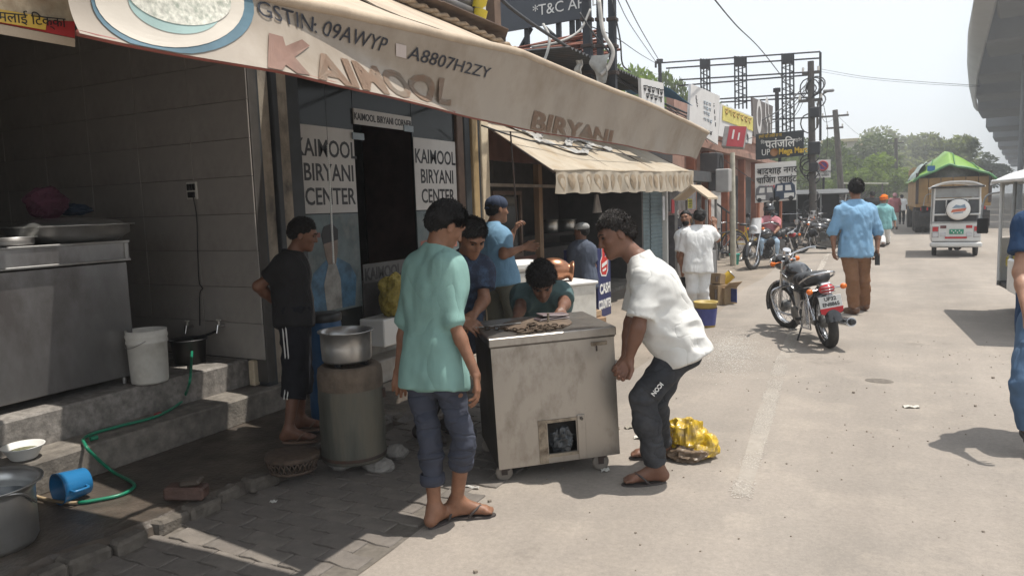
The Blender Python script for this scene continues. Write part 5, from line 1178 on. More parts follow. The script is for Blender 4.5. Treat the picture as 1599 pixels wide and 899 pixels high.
# shutter shop, then the pink row
ss = thing('shutter_shop', 'narrow shop with blue grey roller shutter beyond the food stall', 'shop', (-4.5, 15.5, 0))
bx('wall', M_SHED, ss, -6.5, -4.62, 14.36, 17.3, 0, 3.5)
for y0, y1 in ((14.42, 15.25), (15.33, 16.2)):
    sh = bx('shutter', M_SHUT, ss, -4.60, -4.575, y0, y1, .0, 2.2)
    mb = MB()
    for i in range(26): mb.cyl((-4.572, y0+.01, .05+i*.083), (-4.572, y1-.01, .05+i*.083), .012, n=6)
    mb.build('slat', M_SHUT, sh, kind='stuff')
bx('post', M_WHITE, ss, -4.60, -4.48, 16.24, 16.36, 0, 2.3); bx('canopy', M_SHED, ss, -4.60, -3.7, 14.5, 17.2, 1.98, 2.20); bx('post', M_CREAM, ss, -4.60, -4.5, 14.34, 14.415, 0, 2.3)
gs = thing('goods_shelf', 'dark shelf of hanging packets behind the bearded man', 'shelf', (-4.5, 17, 0))
bx('cabinet', mat('shelf_dark', (.05, .045, .05), .7, var=.4), gs, -4.56, -4.3, 16.4, 18.6, 0, 1.25); bx('board', mat('pink_board', (.36, .24, .22), .6), gs, -4.58, -4.28, 16.4, 18.6, 1.26, 1.34)
bx('backing', mat('shelf_grey', (.16, .15, .15), .7, var=.3), gs, -4.56, -4.45, 16.4, 18.9, 1.35, 2.05)
rs = random.Random(9)
for i in range(60):
    y = 16.5+rs.random()*2; z = .15+rs.random()*1.0; c_ = rs.choice(((.16, .03, .03), (.03, .05, .14), (.12, .12, .13), (.25, .23, .22), (.16, .10, .03)))
    mb = MB(); mb.box((-4.29+rs.random()*.02, y, z), (.02, .10, .13)); mb.build('packet', mat('packet%d' % int(c_[0]*100+c_[2]*1000), c_, .5), gs)
for (px, py, w, h, c_, nm) in ((1051, 322, .24, .30, (.45, .04, .05), 'red_box'), (1077, 318, .42, .22, (.40, .36, .03), 'yellow_sign'), (1036, 325, .16, .5, (.55, .55, .56), 'white_sheet')):
    p = PX(px, py, -4.28); mb = MB(); mb.box(p, (.02, w, h), bev=.003); s1 = mb.build(nm, mat(nm, c_, .6), gs)
    if nm == 'yellow_sign':
        for k in range(3): mb = MB(); mb.box(p+Vector((.012, 0, .06-.06*k)), (.004, .34-.05*k, .025)); mb.build('print', mat('sign_ink', (.10, .09, .03), .6), s1)
p = PX(1056, 341, -4.27); text('PS', 'lettering', M_WHITE, gs, p, (0, 1, 0), (0, 0, 1), .26, .004)
# paan kiosk
kb = W(1090, 0, 10.9); kx, ky = -2.72, 11.55
kk = thing('kiosk', 'small glass sided paan kiosk with a pitched beige roof', 'kiosk', (kx, ky, 0))
M_KROOF = mat('kiosk_beige', (.40, .32, .23), .7, var=.12); M_KGL = mat('kiosk_glass', (.30, .33, .33), .1, var=.05, alpha=.35)
zr = PX(1090, 312, kx).z; zp = PX(1090, 297, kx).z
wk, lk = .26, .36
mb = MB(); V = [(kx-wk, ky-lk, zr), (kx+wk, ky-lk, zr), (kx-wk, ky+lk, zr), (kx+wk, ky+lk, zr), (kx, ky-lk, zp+.05), (kx, ky+lk, zp+.05)]
for (a, b_, c, d) in ((0, 4, 5, 2), (4, 1, 3, 5)): 
    mb = MB(); A, B2, C_, D_ = (Vector(V[i]) for i in (a, b_, c, d)); mb.grid(lambda u, v: A+(B2-A)*u+(D_-A)*v, 1, 1, False, th=(0, 0, .03)); mb.build('roof', M_KROOF, kk)
for sx_, sy_ in ((-1, -1), (1, -1), (-1, 1), (1, 1)): 
    mb = MB(); mb.box((kx+sx_*(wk-.03), ky+sy_*(lk-.03), zr/2), (.035, .035, zr)); mb.build('post', mat('kiosk_grey', (.20, .19, .18), .6), kk)
bx('cabinet', mat('kiosk_cab', (.16, .16, .16), .6, var=.2, dirt=.5), kk, kx-wk+.02, kx+wk-.02, ky-lk+.02, ky+lk-.02, .12, .78); bx('shelf', M_WOOD, kk, kx-wk+.03, kx+wk-.03, ky-lk+.03, ky+lk-.03, 1.12, 1.14); bx('glass', M_KGL, kk, kx-wk+.02, kx+wk-.02, ky-lk+.015, ky-lk+.02, .79, 1.11)
for i in range(10):
    mb = MB(); y = ky-.28+.06*i; mb.cyl((kx+.1-.02*(i % 3), y, .785), (kx+.1-.02*(i % 3), y, .93+.03*(i % 4)), .024, n=8); mb.build('jar', mat(('jar_red', 'jar_amber', 'jar_white')[i % 3], ((.3, .05, .04), (.3, .16, .03), (.5, .5, .48))[i % 3], .3), kk)
# cartons, bin, bucket
p = G(1133, 474); 
ca = thing('carton', 'blue and brown carton on the road beside the paan kiosk', 'carton', p)
M_KRAFT = mat('kraft_card', (.26, .18, .10), .8, var=.15)
mb = MB(); mb.box(p+Vector((0, 0, .13)), (.26, .22, .26), RF_, .004); mb.build('box_body', M_KRAFT, ca); mb = MB(); mb.box(p+Vector((.10, -.06, .14)), (.012, .21, .2), RF_ @ Matrix.Rotation(0, 3, 'Z')); mb.build('blue_label', mat('label_blue', (.03, .05, .17), .5), ca)
for k in (-1, 1): mb = MB(); mb.box(p+RF_ @ Vector((0, k*.16, 0))+Vector((0, 0, .30)), (.26, .14, .006), RF_ @ Matrix.Rotation(k*.7, 3, 'X')); mb.build('flap', M_KRAFT, ca)
p2 = p+Vector((-.02, .03, .33)); yt = thing('tin', 'yellow tin lying tilted on the open carton by the kiosk', 'tin', p2)
mb = MB(); mb.cyl(p2+Vector((-.08, 0, -.05)), p2+Vector((.10, .05, .12)), .075, n=18); mb.build('tin_body', mat('tin_yellow', (.50, .33, .03), .4, var=.15), yt)
mb = MB(); mb.lathe([(0, 0), (.068, 0), (.078, -.008), (.078, .006), (.066, .006)], p2+Vector((.10, .05, .12)), (.18, .05, .17), 18); mb.build('rim', M_ALU, yt)
for k, (px, py, w, h, lb) in enumerate(((1120, 470, .2, .3, 'tall brown carton between the kiosk and the blue carton'), (1127, 452, .16, .16, 'small torn carton leaning above the brown carton'))):
    p = G(1119, 476)+Vector((0, .1, 0)); o = thing('carton', lb, 'carton', p+Vector((0, 0, .3*k)), group='cartons by the kiosk')
    mb = MB(); mb.box(p+Vector((0, 0, h/2+.305*k)), (w, w, h), RF_ @ Matrix.Rotation(.3*k, 3, 'Z') @ Matrix.Rotation(.18*k, 3, 'Y'), .004); mb.build('box_body', M_KRAFT, o); mb = MB(); mb.box(p+Vector((.02, -w*.55, h*.55+.305*k)), (w*.6, .008, h*.5), RF_); mb.build('print', mat('label_dark', (.08, .06, .05), .6), o)
p = G(1102, 510); bi = thing('paint_bucket', 'yellow and blue paint bucket standing behind the bending man', 'bucket', p)
mb = MB(); mb.lathe([(0, 0), (.115, 0), (.14, .30), (.15, .305), (.15, .32), (.13, .315), (.105, .02), (0, .02)], p, n=24); mb.build('bucket_body', mat('bucket_yellow', (.42, .31, .09), .5, var=.15), bi)
mb = MB(); mb.lathe([(.119, .03), (.142, .24)], p, n=24); mb.build('label', mat('bucket_blue', (.05, .06, .22), .5, var=.2), bi)
p = G(1147, 413); te = thing('bucket', 'turquoise plastic bucket by the parked bicycle', 'bucket', p)
mb = MB(); mb.lathe([(0, 0), (.095, 0), (.12, .24), (.13, .245), (.13, .26), (.11, .255), (.09, .02), (0, .02)], p, n=20); mb.build('bucket_body', mat('turquoise', (.02, .36, .30), .4), te)
mb = MB(); mb.tube([p+Vector((.13*math.cos(a), .06*math.sin(a), .25-.10*math.sin(a))) for a in [PI*i/10 for i in range(11)]], .004, 5); mb.build('handle', M_STEEL, te)
pk = thing('pink_shop', 'pinkish plastered shop row with terracotta pilasters and dark doorways', 'shop row', (-4.6, 23, 0))
bx('wall', M_PINK, pk, -8, -4.7, 17.3, 33, 0, 3.6)
for y in (18.9, 20.6, 23.2, 26.0, 28.6): bx('pilaster', M_TERRA, pk, -4.70, -4.50, y, y+.28, 0, 2.9)
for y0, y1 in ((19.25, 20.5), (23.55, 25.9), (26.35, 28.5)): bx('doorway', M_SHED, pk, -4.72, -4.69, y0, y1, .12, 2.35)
for y0, y1 in ((21.0, 23.0),): bx('doorway', mat('pale_plaster', (.42, .40, .38), .85, var=.15), pk, -4.72, -4.66, y0, y1, 0, 2.5)
bx('ledge', M_PINK, pk, -4.7, -4.3, 18.8, 33, 2.9, 3.05); bx('parapet', M_PINK, pk, -4.78, -4.6, 17.4, 33, 3.6, 4.0); bx('plinth', M_CONC, pk, -4.69, -4.1, 17.4, 33, 0, .16)
for nm, px, py, x_, s_, lb in (('air_conditioner', 1112, 255, -4.2, .42, 'dark air conditioner box on the pink wall, upper of the two'), ('air_conditioner', 1124, 283, -4.1, .42, 'dark air conditioner box by the grey junction box, lower of the two')):
    p = PX(px, py, x_); o = thing(nm, lb, 'air conditioner', p, group='air conditioners on the pink wall'); mb = MB(); mb.box(p, (.45, .75, .5), None, .02); mb.build('case', mat('ac_dark', (.06, .058, .06), .6, var=.2), o)
    mb = MB(); mb.lathe([(0, 0), (.18, 0), (.19, .015)], p+Vector((.226, 0, 0)), (1, 0, 0), 20); mb.build('grille', M_BLACK, o)
    mb = MB(); mb.box(p+Vector((-.35, 0, -.22)), (.5, .08, .05)); mb.build('bracket', M_IRON, o)
sr = thing('stair_railing', 'black steel stair with sloping handrail against the pale wall', 'stair', PX(1128, 350, -4.0))
a, b_ = PX(1119, 318, -4.0), PX(1141, 334, -4.0)
mb = MB(); mb.tube([PX(1119, 318, -4.), b_], .025, 6); mb.build('handrail', M_FRAME, sr)
for t in (0, .33, .66, 1.): p = a+(b_-a)*t; mb = MB(); mb.cyl(p, (p.x, p.y, max(.1, p.z-1.1)), .018, n=6); mb.build('baluster', M_FRAME, sr)
for i in range(4): p = a+(b_-a)*(i/3); bx('tread', M_FRAME, sr, -4.4, -3.95, p.y-.2, p.y+.2, max(.1, p.z-1.15), max(.14, p.z-1.11))
# white pole with junction box
p = G(1145, 415); wp = thing('white_pole', 'grubby white pole with grey junction box in front of the pink shops', 'pole', p)
tpz_ = PX(1136, 236, p.x).z; mb = MB(); mb.cyl(p, p+Vector((-.02, 0, tpz_)), .07, .055, 12); mb.build('pole', mat('pole_cream', (.50, .47, .38), .7, var=.2, dirt=.5), wp)
jb = PX(1130, 282, p.x-.1); mb = MB(); mb.box(jb, (.3, .35, .52), None, .02); mb.build('junction_box', mat('box_grey', (.33, .32, .31), .6, var=.1), wp)
# ------------------------------------------------------------------ sign boards along the row
def board(name, label, pts, x, m, th=.05, plane='x'):
    f = (lambda p: PX(p[0], p[1], x)) if plane == 'x' else (lambda p: PY(p[0], p[1], x))
    P = [f(p) for p in pts]; t = thing(name, label, 'sign', sum(P, Vector())/len(P))
    mb = MB(); mb.poly(P, (-1, 0, 0) if plane == 'x' else (0, 1, 0), th); return t, mb.build('panel', m, t)
M_BAN = mat('banner_white', (.58, .57, .56), .6, var=.08, scale=2, dirt=.4, dscale=1.5, dcol=(.42, .40, .38))
b1, f1 = board('shop_banner', 'white shop banner with black script under the blue tarpaulin', [(1001, 122), (1036, 130), (1039, 200), (1003, 190)], -3.6, M_BAN)
def squig(par, f, x0_, y0_, x1_, y1_, h, m, n, seed, off=.01):
    """rows of small hand-painted strokes on a banner, at survey points"""
    rs = random.Random(seed)
    for i in range(n):
        t = (i+.5)/n; cx_ = x0_+(x1_-x0_)*t; cy_ = y0_+(y1_-y0_)*t; w = (x1_-x0_)/n*.42; o = Vector((off, 0, 0)) if f is PX3 else Vector((0, -off, 0))
        kind = rs.randrange(3)
        pts = [(-w, -h/2), (w, -h/2)]; mb = MB(); mb.tube([f(cx_+a, cy_+b_)+o for a, b_ in pts], h*.0018*depth_of(f(cx_, cy_))/20*1.2, 4)
        if kind: mb.tube([f(cx_+a, cy_+b_)+o for a, b_ in ((w*.3, -h/2), (w*.3, h/2))], h*.0018*depth_of(f(cx_, cy_))/20*1.2, 4)
        if kind != 1: mb.tube([f(cx_+a, cy_+b_)+o for a, b_ in ((-w*.7, -h*.1), (-w*.2, h*.3), (w*.3, -h*.1))], h*.0018*depth_of(f(cx_, cy_))/20*1.2, 4)
        mb.build('brush_stroke', m, par, kind='stuff')
PX3 = lambda a, b_: PX(a, b_, -3.6)
squig(f1, PX3, 1004, 138, 1036, 146, 9, M_PRINTK, 5, 1); squig(f1, PX3, 1008, 150, 1034, 157, 8, M_PRINTK, 4, 2); squig(f1, PX3, 1014, 180, 1028, 183, 7, M_PRINTK, 2, 3)
b2, f2 = board('shop_banner', 'large white shop banner with small faded writing beside the red sign box', [(1079, 131), (1124, 150), (1121, 226), (1076, 198)], -3.6, M_BAN)
M_PALEINK = mat('pale_ink', (.30, .36, .42), .6); M_INKGR = mat('grey_ink', (.16, .16, .17), .6)
for i, (x_, y_, w_) in enumerate(((1098, 160, 12), (1098, 168, 12), (1098, 176, 10), (1098, 186, 14), (1098, 204, 14))): squig(f2, PX3, x_, y_, x_+w_, y_+w_*.4, 5, M_PALEINK if i < 4 else M_PRINTK, 3, 10+i)
squig(f2, PX3, 1086, 150, 1089, 168, 6, M_INKGR, 3, 20); squig(f2, PX3, 1114, 160, 1117, 200, 6, M_INKGR, 4, 21)
b3, f3 = board('shop_banner', 'yellow and white shop banner with brown lettering beyond the white banners', [(1126, 162), (1176, 182), (1174, 225), (1122, 212)], -3.6, M_BAN)
mb = MB(); mb.poly([PX3(1128, 165)+Vector((.01, 0, 0)), PX3(1175, 184)+Vector((.01, 0, 0)), PX3(1175, 205)+Vector((.01, 0, 0)), PX3(1127, 188)+Vector((.01, 0, 0))], (1, 0, 0), .006); mb.build('yellow_strip', mat('strip_yellow', (.55, .48, .13), .6), f3)
squig(f3, PX3, 1130, 174, 1173, 191, 9, mat('brown_ink', (.38, .24, .06), .6), 7, 30, .02)
for (cx_, cy_) in ((1152, 213), (1164, 216)): p = PX3(cx_, cy_)+Vector((.012, 0, 0)); mb = MB(); mb.tube([p+Vector((0, .28*math.cos(t), .14*math.sin(t))) for t in [2*PI*i/16 for i in range(16)]], .03, 5, closed=True); mb.build('ring_print', M_INKGR, f3)
b4, f4 = board('sign_board', 'grey brown sign board with white round emblems on the roof edge', [(1175, 152), (1207, 166), (1205, 222), (1177, 212)], -3.6, mat('sign_brown', (.13, .115, .11), .6, var=.15))
for cx_, cy_, r_ in ((1185, 182, .5), (1197, 172, .4), (1200, 200, .45)): p = PX3(cx_, cy_)+Vector((.012, 0, 0)); mb = MB(); mb.lathe([(r_*.6, 0), (r_, 0)], p, (1, 0, 0), 18); mb.build('emblem', M_BAN, f4)
p = PX(1136, 215, -3.3); rbx = thing('red_sign_box', 'tilted red light box sign with pale letters beside the white banner', 'sign', p)
rr = Matrix.Rotation(.12, 3, 'Y') @ Matrix.Rotation(-.25, 3, 'X'); c = PX(1147, 215, -3.0)
mb = MB(); mb.box(c, (.46, .16, .46), rr, .02); rp = mb.build('case', mat('signbox_grey', (.30, .28, .27), .6), rbx); mb = MB(); mb.box(c+rr @ Vector((.05, -.085, 0)), (.35, .012, .44), rr); mb.build('red_face', mat('sign_red', (.40, .045, .055), .5, var=.1), rbx)
mb = MB(); mb.box(c+rr @ Vector((-.02, -.093, .04)), (.035, .006, .20), rr); mb.build('letter_print', M_WHITE, rbx); mb = MB(); mb.box(c+rr @ Vector((.10, -.093, .0)), (.03, .006, .16), rr); mb.build('letter_print', M_WHITE, rbx)
# two street signs facing us
YS = 20.
def PYs(a, b_): return PY(a, b_, YS)
g1, h1 = board('shop_sign', 'black sign board with white and golden lettering above the white charging sign', [(1180, 210), (1255, 203), (1255, 243), (1180, 250)], YS, mat('sign_black', (.022, .027, .032), .45, var=.1), .06, 'y')
M_GOLD = mat('gold_ink', (.62, .40, .03), .5)
dx = (PYs(1255, 203)-PYs(1180, 210)); dxn = dx.normalized()
def stext(par, body, px, py, size, m, sx=1., al='LEFT', off=.012, bold=0.):
    p = PYs(px, py); p.y -= off; return text(body, 'lettering', m, par, p, dxn, (0, 0, 1), size, .006, al, sx, bold=bold)
stext(h1, 'हमारे यहाँ उचित दर पर', 1185, 216, .11, M_GOLD, .62); stext(h1, 'पतंजिल', 1218, 230, .28, M_WHITE, .9, 'CENTER', bold=.004); stext(h1, 'िदव्य', 1188, 225, .11, M_WHITE); stext(h1, 'स्टोर', 1240, 221, .10, M_WHITE)
stext(h1, 'UP', 1189, 243, .22, M_WHITE, .8); stext(h1, 'Mega Mart', 1216, 241, .20, M_GOLD, .78, bold=.006)
p = PYs(1209, 238); mb = MB(); mb.lathe([(0, 0), (.10, 0), (.10, .008)], p+Vector((0, -.012, 0)), (0, -1, 0), 16); mb.build('emblem', mat('emblem_brown', (.28, .13, .05), .5), h1)
g2, h2 = board('charging_sign', 'white charging point sign in black Devanagari with two rickshaw pictures', [(1179, 256), (1243, 251), (1243, 312), (1179, 317)], YS-.05, M_WHITE, .05, 'y')
stext(h2, 'बादशाह नगर', 1183, 273, .225, M_PRINTK, .92, bold=.0035, off=.07); stext(h2, 'चािर्जंग प्वाइंट'.replace('िर्जं', 'िजं'), 1182, 287, .225, M_PRINTK, .84, bold=.0035, off=.07)
stext(h2, '9115088086', 1194, 296, .135, mat('ink_red', (.50, .05, .07), .6), 1., bold=.004, off=.07)
def pict(px, py, s, fl, m):
    p = PYs(px, py); p.y -= .07
    def A(a, b_): return p+dxn*(a*s*fl)+Vector((0, 0, b_*s))
    for pts, mm in (([(-.2, .04), (.2, .02), (.21, .2), (.16, .34), (-.14, .36), (-.2, .3), (-.22, .12)], m), ([(-.14, .2), (-.02, .2), (-.02, .31), (-.12, .31)], M_WHITE), ([(.03, .2), (.15, .2), (.13, .31), (.03, .31)], M_WHITE), ([(-.19, .06), (.0, .05), (.0, .15), (-.19, .15)], M_WHITE)):
        mb = MB(); mb.poly([A(*q_) for q_ in pts], (0, -1, 0), .004 if mm is m else .008); mb.build('print', mm, h2)
    for a in (-.13, .13): mb = MB(); mb.lathe([(0, 0), (.05*s, 0)], A(a, .04)+Vector((0, -.009, 0)), (0, -1, 0), 12); mb.build('print', M_PRINTK, h2)
pict(1196, 315, 1.15, 1, M_INKGR); pict(1225, 313, 1.25, -1, mat('ink_navy', (.04, .06, .10), .6))
for t, col_, px in ((g2, 'terracotta_paint', 1184), (g2, 'terracotta_paint', 1219)):
    p = PYs(px, 315); mb = MB(); mb.cyl((p.x, p.y+.02, 0), (p.x, p.y+.02, p.z+.3), .035, n=8); mb.build('post', MATS[col_], t)
p = PYs(1217, 247); mb = MB(); mb.cyl((p.x, p.y+.09, 0), (p.x, p.y+.09, p.z+.2), .04, n=8); mb.build('post', M_FRAME, g1)
YS = 29.
g3, h3 = board('no_parking_sign', 'white no parking sign with red ringed circle on a post', [(1274, 250), (1297, 249), (1297, 277), (1274, 278)], YS, M_WHITE, .04, 'y')
p = PYs(1285, 259); p.y -= .012; mb = MB(); mb.lathe([(0, 0), (.19, 0)], p, (0, -1, 0), 20); mb.build('disc', mat('sign_violet', (.12, .05, .22), .5), h3)
mb = MB(); mb.tube([p+Vector((.16*math.cos(t), -.005, .16*math.sin(t))) for t in [2*PI*i/20 for i in range(20)]], .03, 5, closed=True); mb.build('ring', mat('sign_red', (1, 1, 1)), h3)
mb = MB(); mb.tube([p+Vector((-.12, -.01, .12)), p+Vector((.12, -.01, -.12))], .025, 5); mb.build('slash', MATS['sign_red'], h3)
stext(h3, 'NO PARKING', 1276, 271, .12, M_PRINTK, .66); stext(h3, 'नो पार्किंग'.replace('र्किं', 'िकं'), 1277, 276, .12, M_PRINTK, .9)
p = PYs(1286, 277); mb = MB(); mb.cyl((p.x, p.y+.03, 0), (p.x, p.y+.03, p.z), .04, n=8); mb.build('post', M_FRAME, g3)
# ------------------------------------------------------------------ bare billboard frame, poles and wires
YF = 29.
bf = thing('billboard_frame', 'tall bare steel billboard frame with lattice masts above the shop row', 'billboard frame', PY(1150, 280, YF))
def PF(px, py, dy=0.): return PY(px, py, YF+(1280-px)*-.004+dy)
for (a, b_) in (((1024, 99), (1281, 81)), ((1040, 107), (1281, 91)), ((1060, 125), (1278, 112)), ((1060, 134), (1268, 117)), ((1120, 155), (1262, 146)), ((1125, 160), (1265, 152)), ((1180, 188), (1262, 184))):
    mb = MB(); mb.cyl(PF(*a), PF(*b_), .028, n=6); mb.build('rail', M_FRAME, bf)
for px, py0, py1, w in ((1101, 92, 165, 7), (1156, 88, 170, 9), (1230, 84, 205, 9)):
    ma = MB()
    mst = bf
    for dx_ in (-w, -w*.35, w*.35, w):
        mb = MB(); mb.cyl(PF(px+dx_, py0), PF(px+dx_+1, py1), .03, n=6); mo = mb.build('mast', M_FRAME, bf)
    mb = MB(); k = int((py1-py0)/11)
    for i in range(k):
        a = py0+i*11; mb.cyl(PF(px-w, a), PF(px+w, a+6), .017, n=5); mb.cyl(PF(px+w, a+6), PF(px-w, a+11), .017, n=5)
    mb.build('lacing', M_FRAME, bf, kind='stuff')
    mb = MB(); mb.box(PF(px, py0+9), (.35, .2, .3)); mb.build('junction', M_FRAME, bf)
for px in (1024, 1281): mb = MB(); mb.cyl(PF(px, 82 if px > 1100 else 96), PF(px, 220 if px > 1100 else 106), .045, n=6); mb.build('mast', M_FRAME, bf)
for px, y0_, lb in ((1213, 140, 'thin black vent pipe rising from the roof beside the lattice mast'), (1030, 95, 'short black lattice post at the left end of the billboard frame')):
    t = thing('roof_pipe', lb, 'pipe', PF(px, 210)); mb = MB(); mb.cyl(PF(px, y0_), PF(px+1, 215 if px > 1100 else 130), .07, n=8); mb.build('pipe', M_FRAME, t); mb = MB(); mb.cyl(PF(px, y0_-2), PF(px, y0_+4), .13, n=8); mb.build('cap', M_FRAME, t)
M_POLE = mat('pole_dark', (.075, .068, .062), .8, var=.3, dirt=.5, dcol=(.14, .12, .10))
def util_pole(label, px, pytop, y, r, arms, lean=0., extra=()):
    a = PY(px, pytop, y); b_ = Vector((a.x+lean, y, 0)); t = thing('utility_pole', label, 'pole', b_); mb = MB(); mb.cyl(b_, a, r*1.25, r, 10); mb.build('pole', M_POLE, t)
    for z, l in arms: p = a+Vector((0, 0, -z)); mb = MB(); mb.box(p, (l, .08, .09)); ar = mb.build('cross_arm', M_POLE, t); [mb2.build('insulator', M_WHITEPL, ar) for mb2 in [MB().cyl(p+Vector((s_*l*.45, 0, .04)), p+Vector((s_*l*.45, 0, .18)), .035, n=8) for s_ in (-1, 1)]]
    return t, a
up1, ua = util_pole('thick electricity pole wrapped in cable loops beside the black sign board', 1266, 96, 25.5, .095, ((.35, .5), (1.2, .7)), .15)
rs = random.Random(14)
for i in range(14):
    z = ua.z-.3-rs.random()*4.5; mb = MB(); c = Vector((ua.x+rs.uniform(-.1, .25), 25.5, z)); r = rs.uniform(.14, .3)
    mb.tube([c+Vector((r*math.cos(t), .12*math.sin(t*2), r*1.1*math.sin(t))) for t in [2*PI*k/14 for k in range(14)]], .02, 5, closed=True); mb.build('cable_loop', M_CABLE, up1)
for z, s_ in ((1.6, .28), (2.7, .35), (3.3, .25)): mb = MB(); mb.box((ua.x+.15, 25.35, ua.z-z), (s_, .25, s_*1.1), None, .02); mb.build('cable_box', M_FRAME, up1)
util_pole('slim leaning electricity pole with cross arms beyond the no parking sign', 1304, 172, 42, .13, ((.3, 1.3), (.9, .8)), .5)
util_pole('distant thin electricity pole in front of the hazy trees', 1399, 216, 72, .13, ((.4, 1.2),), .2)
lp = thing('street_lamp', 'street lamp head on a short bent arm beside the wrapped pole', 'street lamp', PY(1279, 180, 27)); mb = MB(); mb.tube(spline([PY(1276, 200, 27), PY(1277, 165, 27), PY(1282, 150, 27), PY(1291, 143, 27)]), .035, 6); mb.build('arm', M_POLE, lp); mb = MB(); mb.box(PY(1294, 142, 27), (.34, .16, .09), None, .03); mb.build('lamp_head', mat('lamp_grey', (.22, .22, .22), .5), lp)
def cable(pts, r, label, m=M_CABLE):
    P = spline([W(a, b_, d) for a, b_, d in pts], 8); mb = MB(); mb.tube(P, r, 5); tag(mb.build('cable', m), label, 'cable', 'overhead wires')
cable([(755, -30, 7.5), (800, 15, 8.2), (868, 62, 9.5), (930, 100, 11), (985, 135, 13), (1040, 163, 15), (1105, 188, 18), (1165, 196, 21), (1220, 170, 24), (1266, 125, 25.5)], .022, 'thickest sagging cable bundle running from the hoarding to the wrapped pole')
cable([(940, 110, 11), (990, 142, 13), (1045, 171, 15), (1110, 194, 18), (1150, 200, 21), (1210, 190, 24), (1266, 140, 25.5)], .014, 'thinner cable following just below the thick bundle')
cable([(1025, 98, 27), (985, 40, 20), (960, -10, 14)], .010, 'wire rising steeply from the billboard frame, leftmost of the pair')
cable([(1030, 96, 27), (1000, 45, 20), (972, -10, 14)], .012, 'wire rising steeply from the billboard frame, right of the pair')
cable([(1240, 145, 27), (1190, 80, 22), (1150, 40, 17), (1108, -10, 13)], .014, 'single wire crossing the open sky to the top edge')
cable([(1281, 108, 60), (1350, 120, 55), (1440, 128, 50), (1530, 134, 45)], .016, 'upper long wire crossing the sky towards the viaduct')
cable([(1281, 112, 60), (1350, 123, 55), (1440, 131, 50), (1530, 136, 45)], .012, 'lower long wire crossing the sky towards the viaduct')
cable([(1266, 130, 25.5), (1240, 160, 27), (1215, 180, 28), (1180, 186, 28)], .012, 'short wire from the wrapped pole to the grey brown sign')
cable([(1270, 118, 25.5), (1230, 190, 26), (1190, 205, 27)], .010, 'slack wire from the pole top down to the black sign board')
cable([(1278, 125, 26), (1292, 200, 26), (1290, 250, 28)], .010, 'slack wire hanging beside the street lamp')
cable([(955, 0, 10.6), (968, 60, 10.8), (972, 100, 11), (985, 112, 12)], .012, 'black wire looping down to the dark tin roof')
cable([(922, 15, 10.5), (905, 48, 10.4), (872, 66, 10.2), (830, 74, 10.2)], .018, 'pale looped pipe across the hoarding legs', mat('pale_pipe', (.33, .32, .30), .6))
cable([(848, 38, 9.6), (858, 60, 9.5), (852, 90, 9.4), (838, 108, 9.3)], .020, 'pale curved pipe hanging before the rusty bars', mat('pale_pipe', (1, 1, 1)))
cable([(935, 0, 10.4), (942, 50, 10.4), (957, 80, 10.4), (950, 105, 10.4), (938, 118, 10.4)], .030, 'thick bundle of pale wires tied between the black posts', mat('pale_wire', (.42, .40, .37), .6))
cable([(905, 20, 10.4), (925, 50, 10.4), (945, 75, 10.4), (957, 88, 10.4)], .014, 'black wire crossing the pale bundle between the posts')
cable([(918, 40, 10.4), (960, 58, 12), (1000, 85, 18), (1024, 99, 27)], .008, 'thin wire from the black posts to the billboard frame')
cable([(752, 196, 8.2), (800, 212, 8.6), (850, 224, 9.2), (920, 232, 10), (1000, 246, 12)], .010, 'black wire lying along the top of the stall awning')
cable([(1045, 165, 15), (1085, 195, 18), (1120, 240, 20), (1180, 285, 22)], .010, 'thin wire sloping down past the pink wall')
for i, (P_, lb) in enumerate((([(1266, 112, 25.5), (1225, 215, 27), (1205, 240, 28)], 'slack wire curving from the pole to the back of the black sign'), ([(1266, 120, 25.5), (1250, 168, 26), (1232, 190, 27)], 'short drooping wire between wrapped pole and right lattice mast'), ([(1270, 150, 25.5), (1288, 190, 34), (1304, 185, 42)], 'wire linking the wrapped pole to the slim leaning pole'), ([(1304, 178, 42), (1350, 215, 58), (1399, 222, 72)], 'far wire from the slim leaning pole to the distant pole'), ([(1040, 164, 15), (1090, 205, 17), (1135, 222, 18), (1180, 214, 20)], 'thin wire dipping behind the red sign box'), ([(770, 60, 9), (830, 88, 10), (905, 112, 11), (960, 128, 12)], 'thin black wire crossing in front of the rusty bars'))): cable(P_, .009, lb)
for (px, py, D_, s_, sd_, lb) in ((936, 108, 10.4, .13, 2, 'grey rag of plastic knotted round the wires between the posts'), (905, 105, 10.2, .06, 3, 'white strip of cloth hanging before the rusty bars')):
    p = W(px, py, D_); mb = MB(); mb.grid(lambda u, v: p+Vector(((u-.5)*s_*2*(1-.5*v)+.03*n3(u*3, v*3, sd_), .05*n3(u*4, v*4, sd_), (.5-v)*s_*3)), 8, 10, True, th=(0, .01, 0)); tag(mb.build('rag', mat('rag_grey', (.36, .36, .34), .7, var=.3)), lb, 'rag')
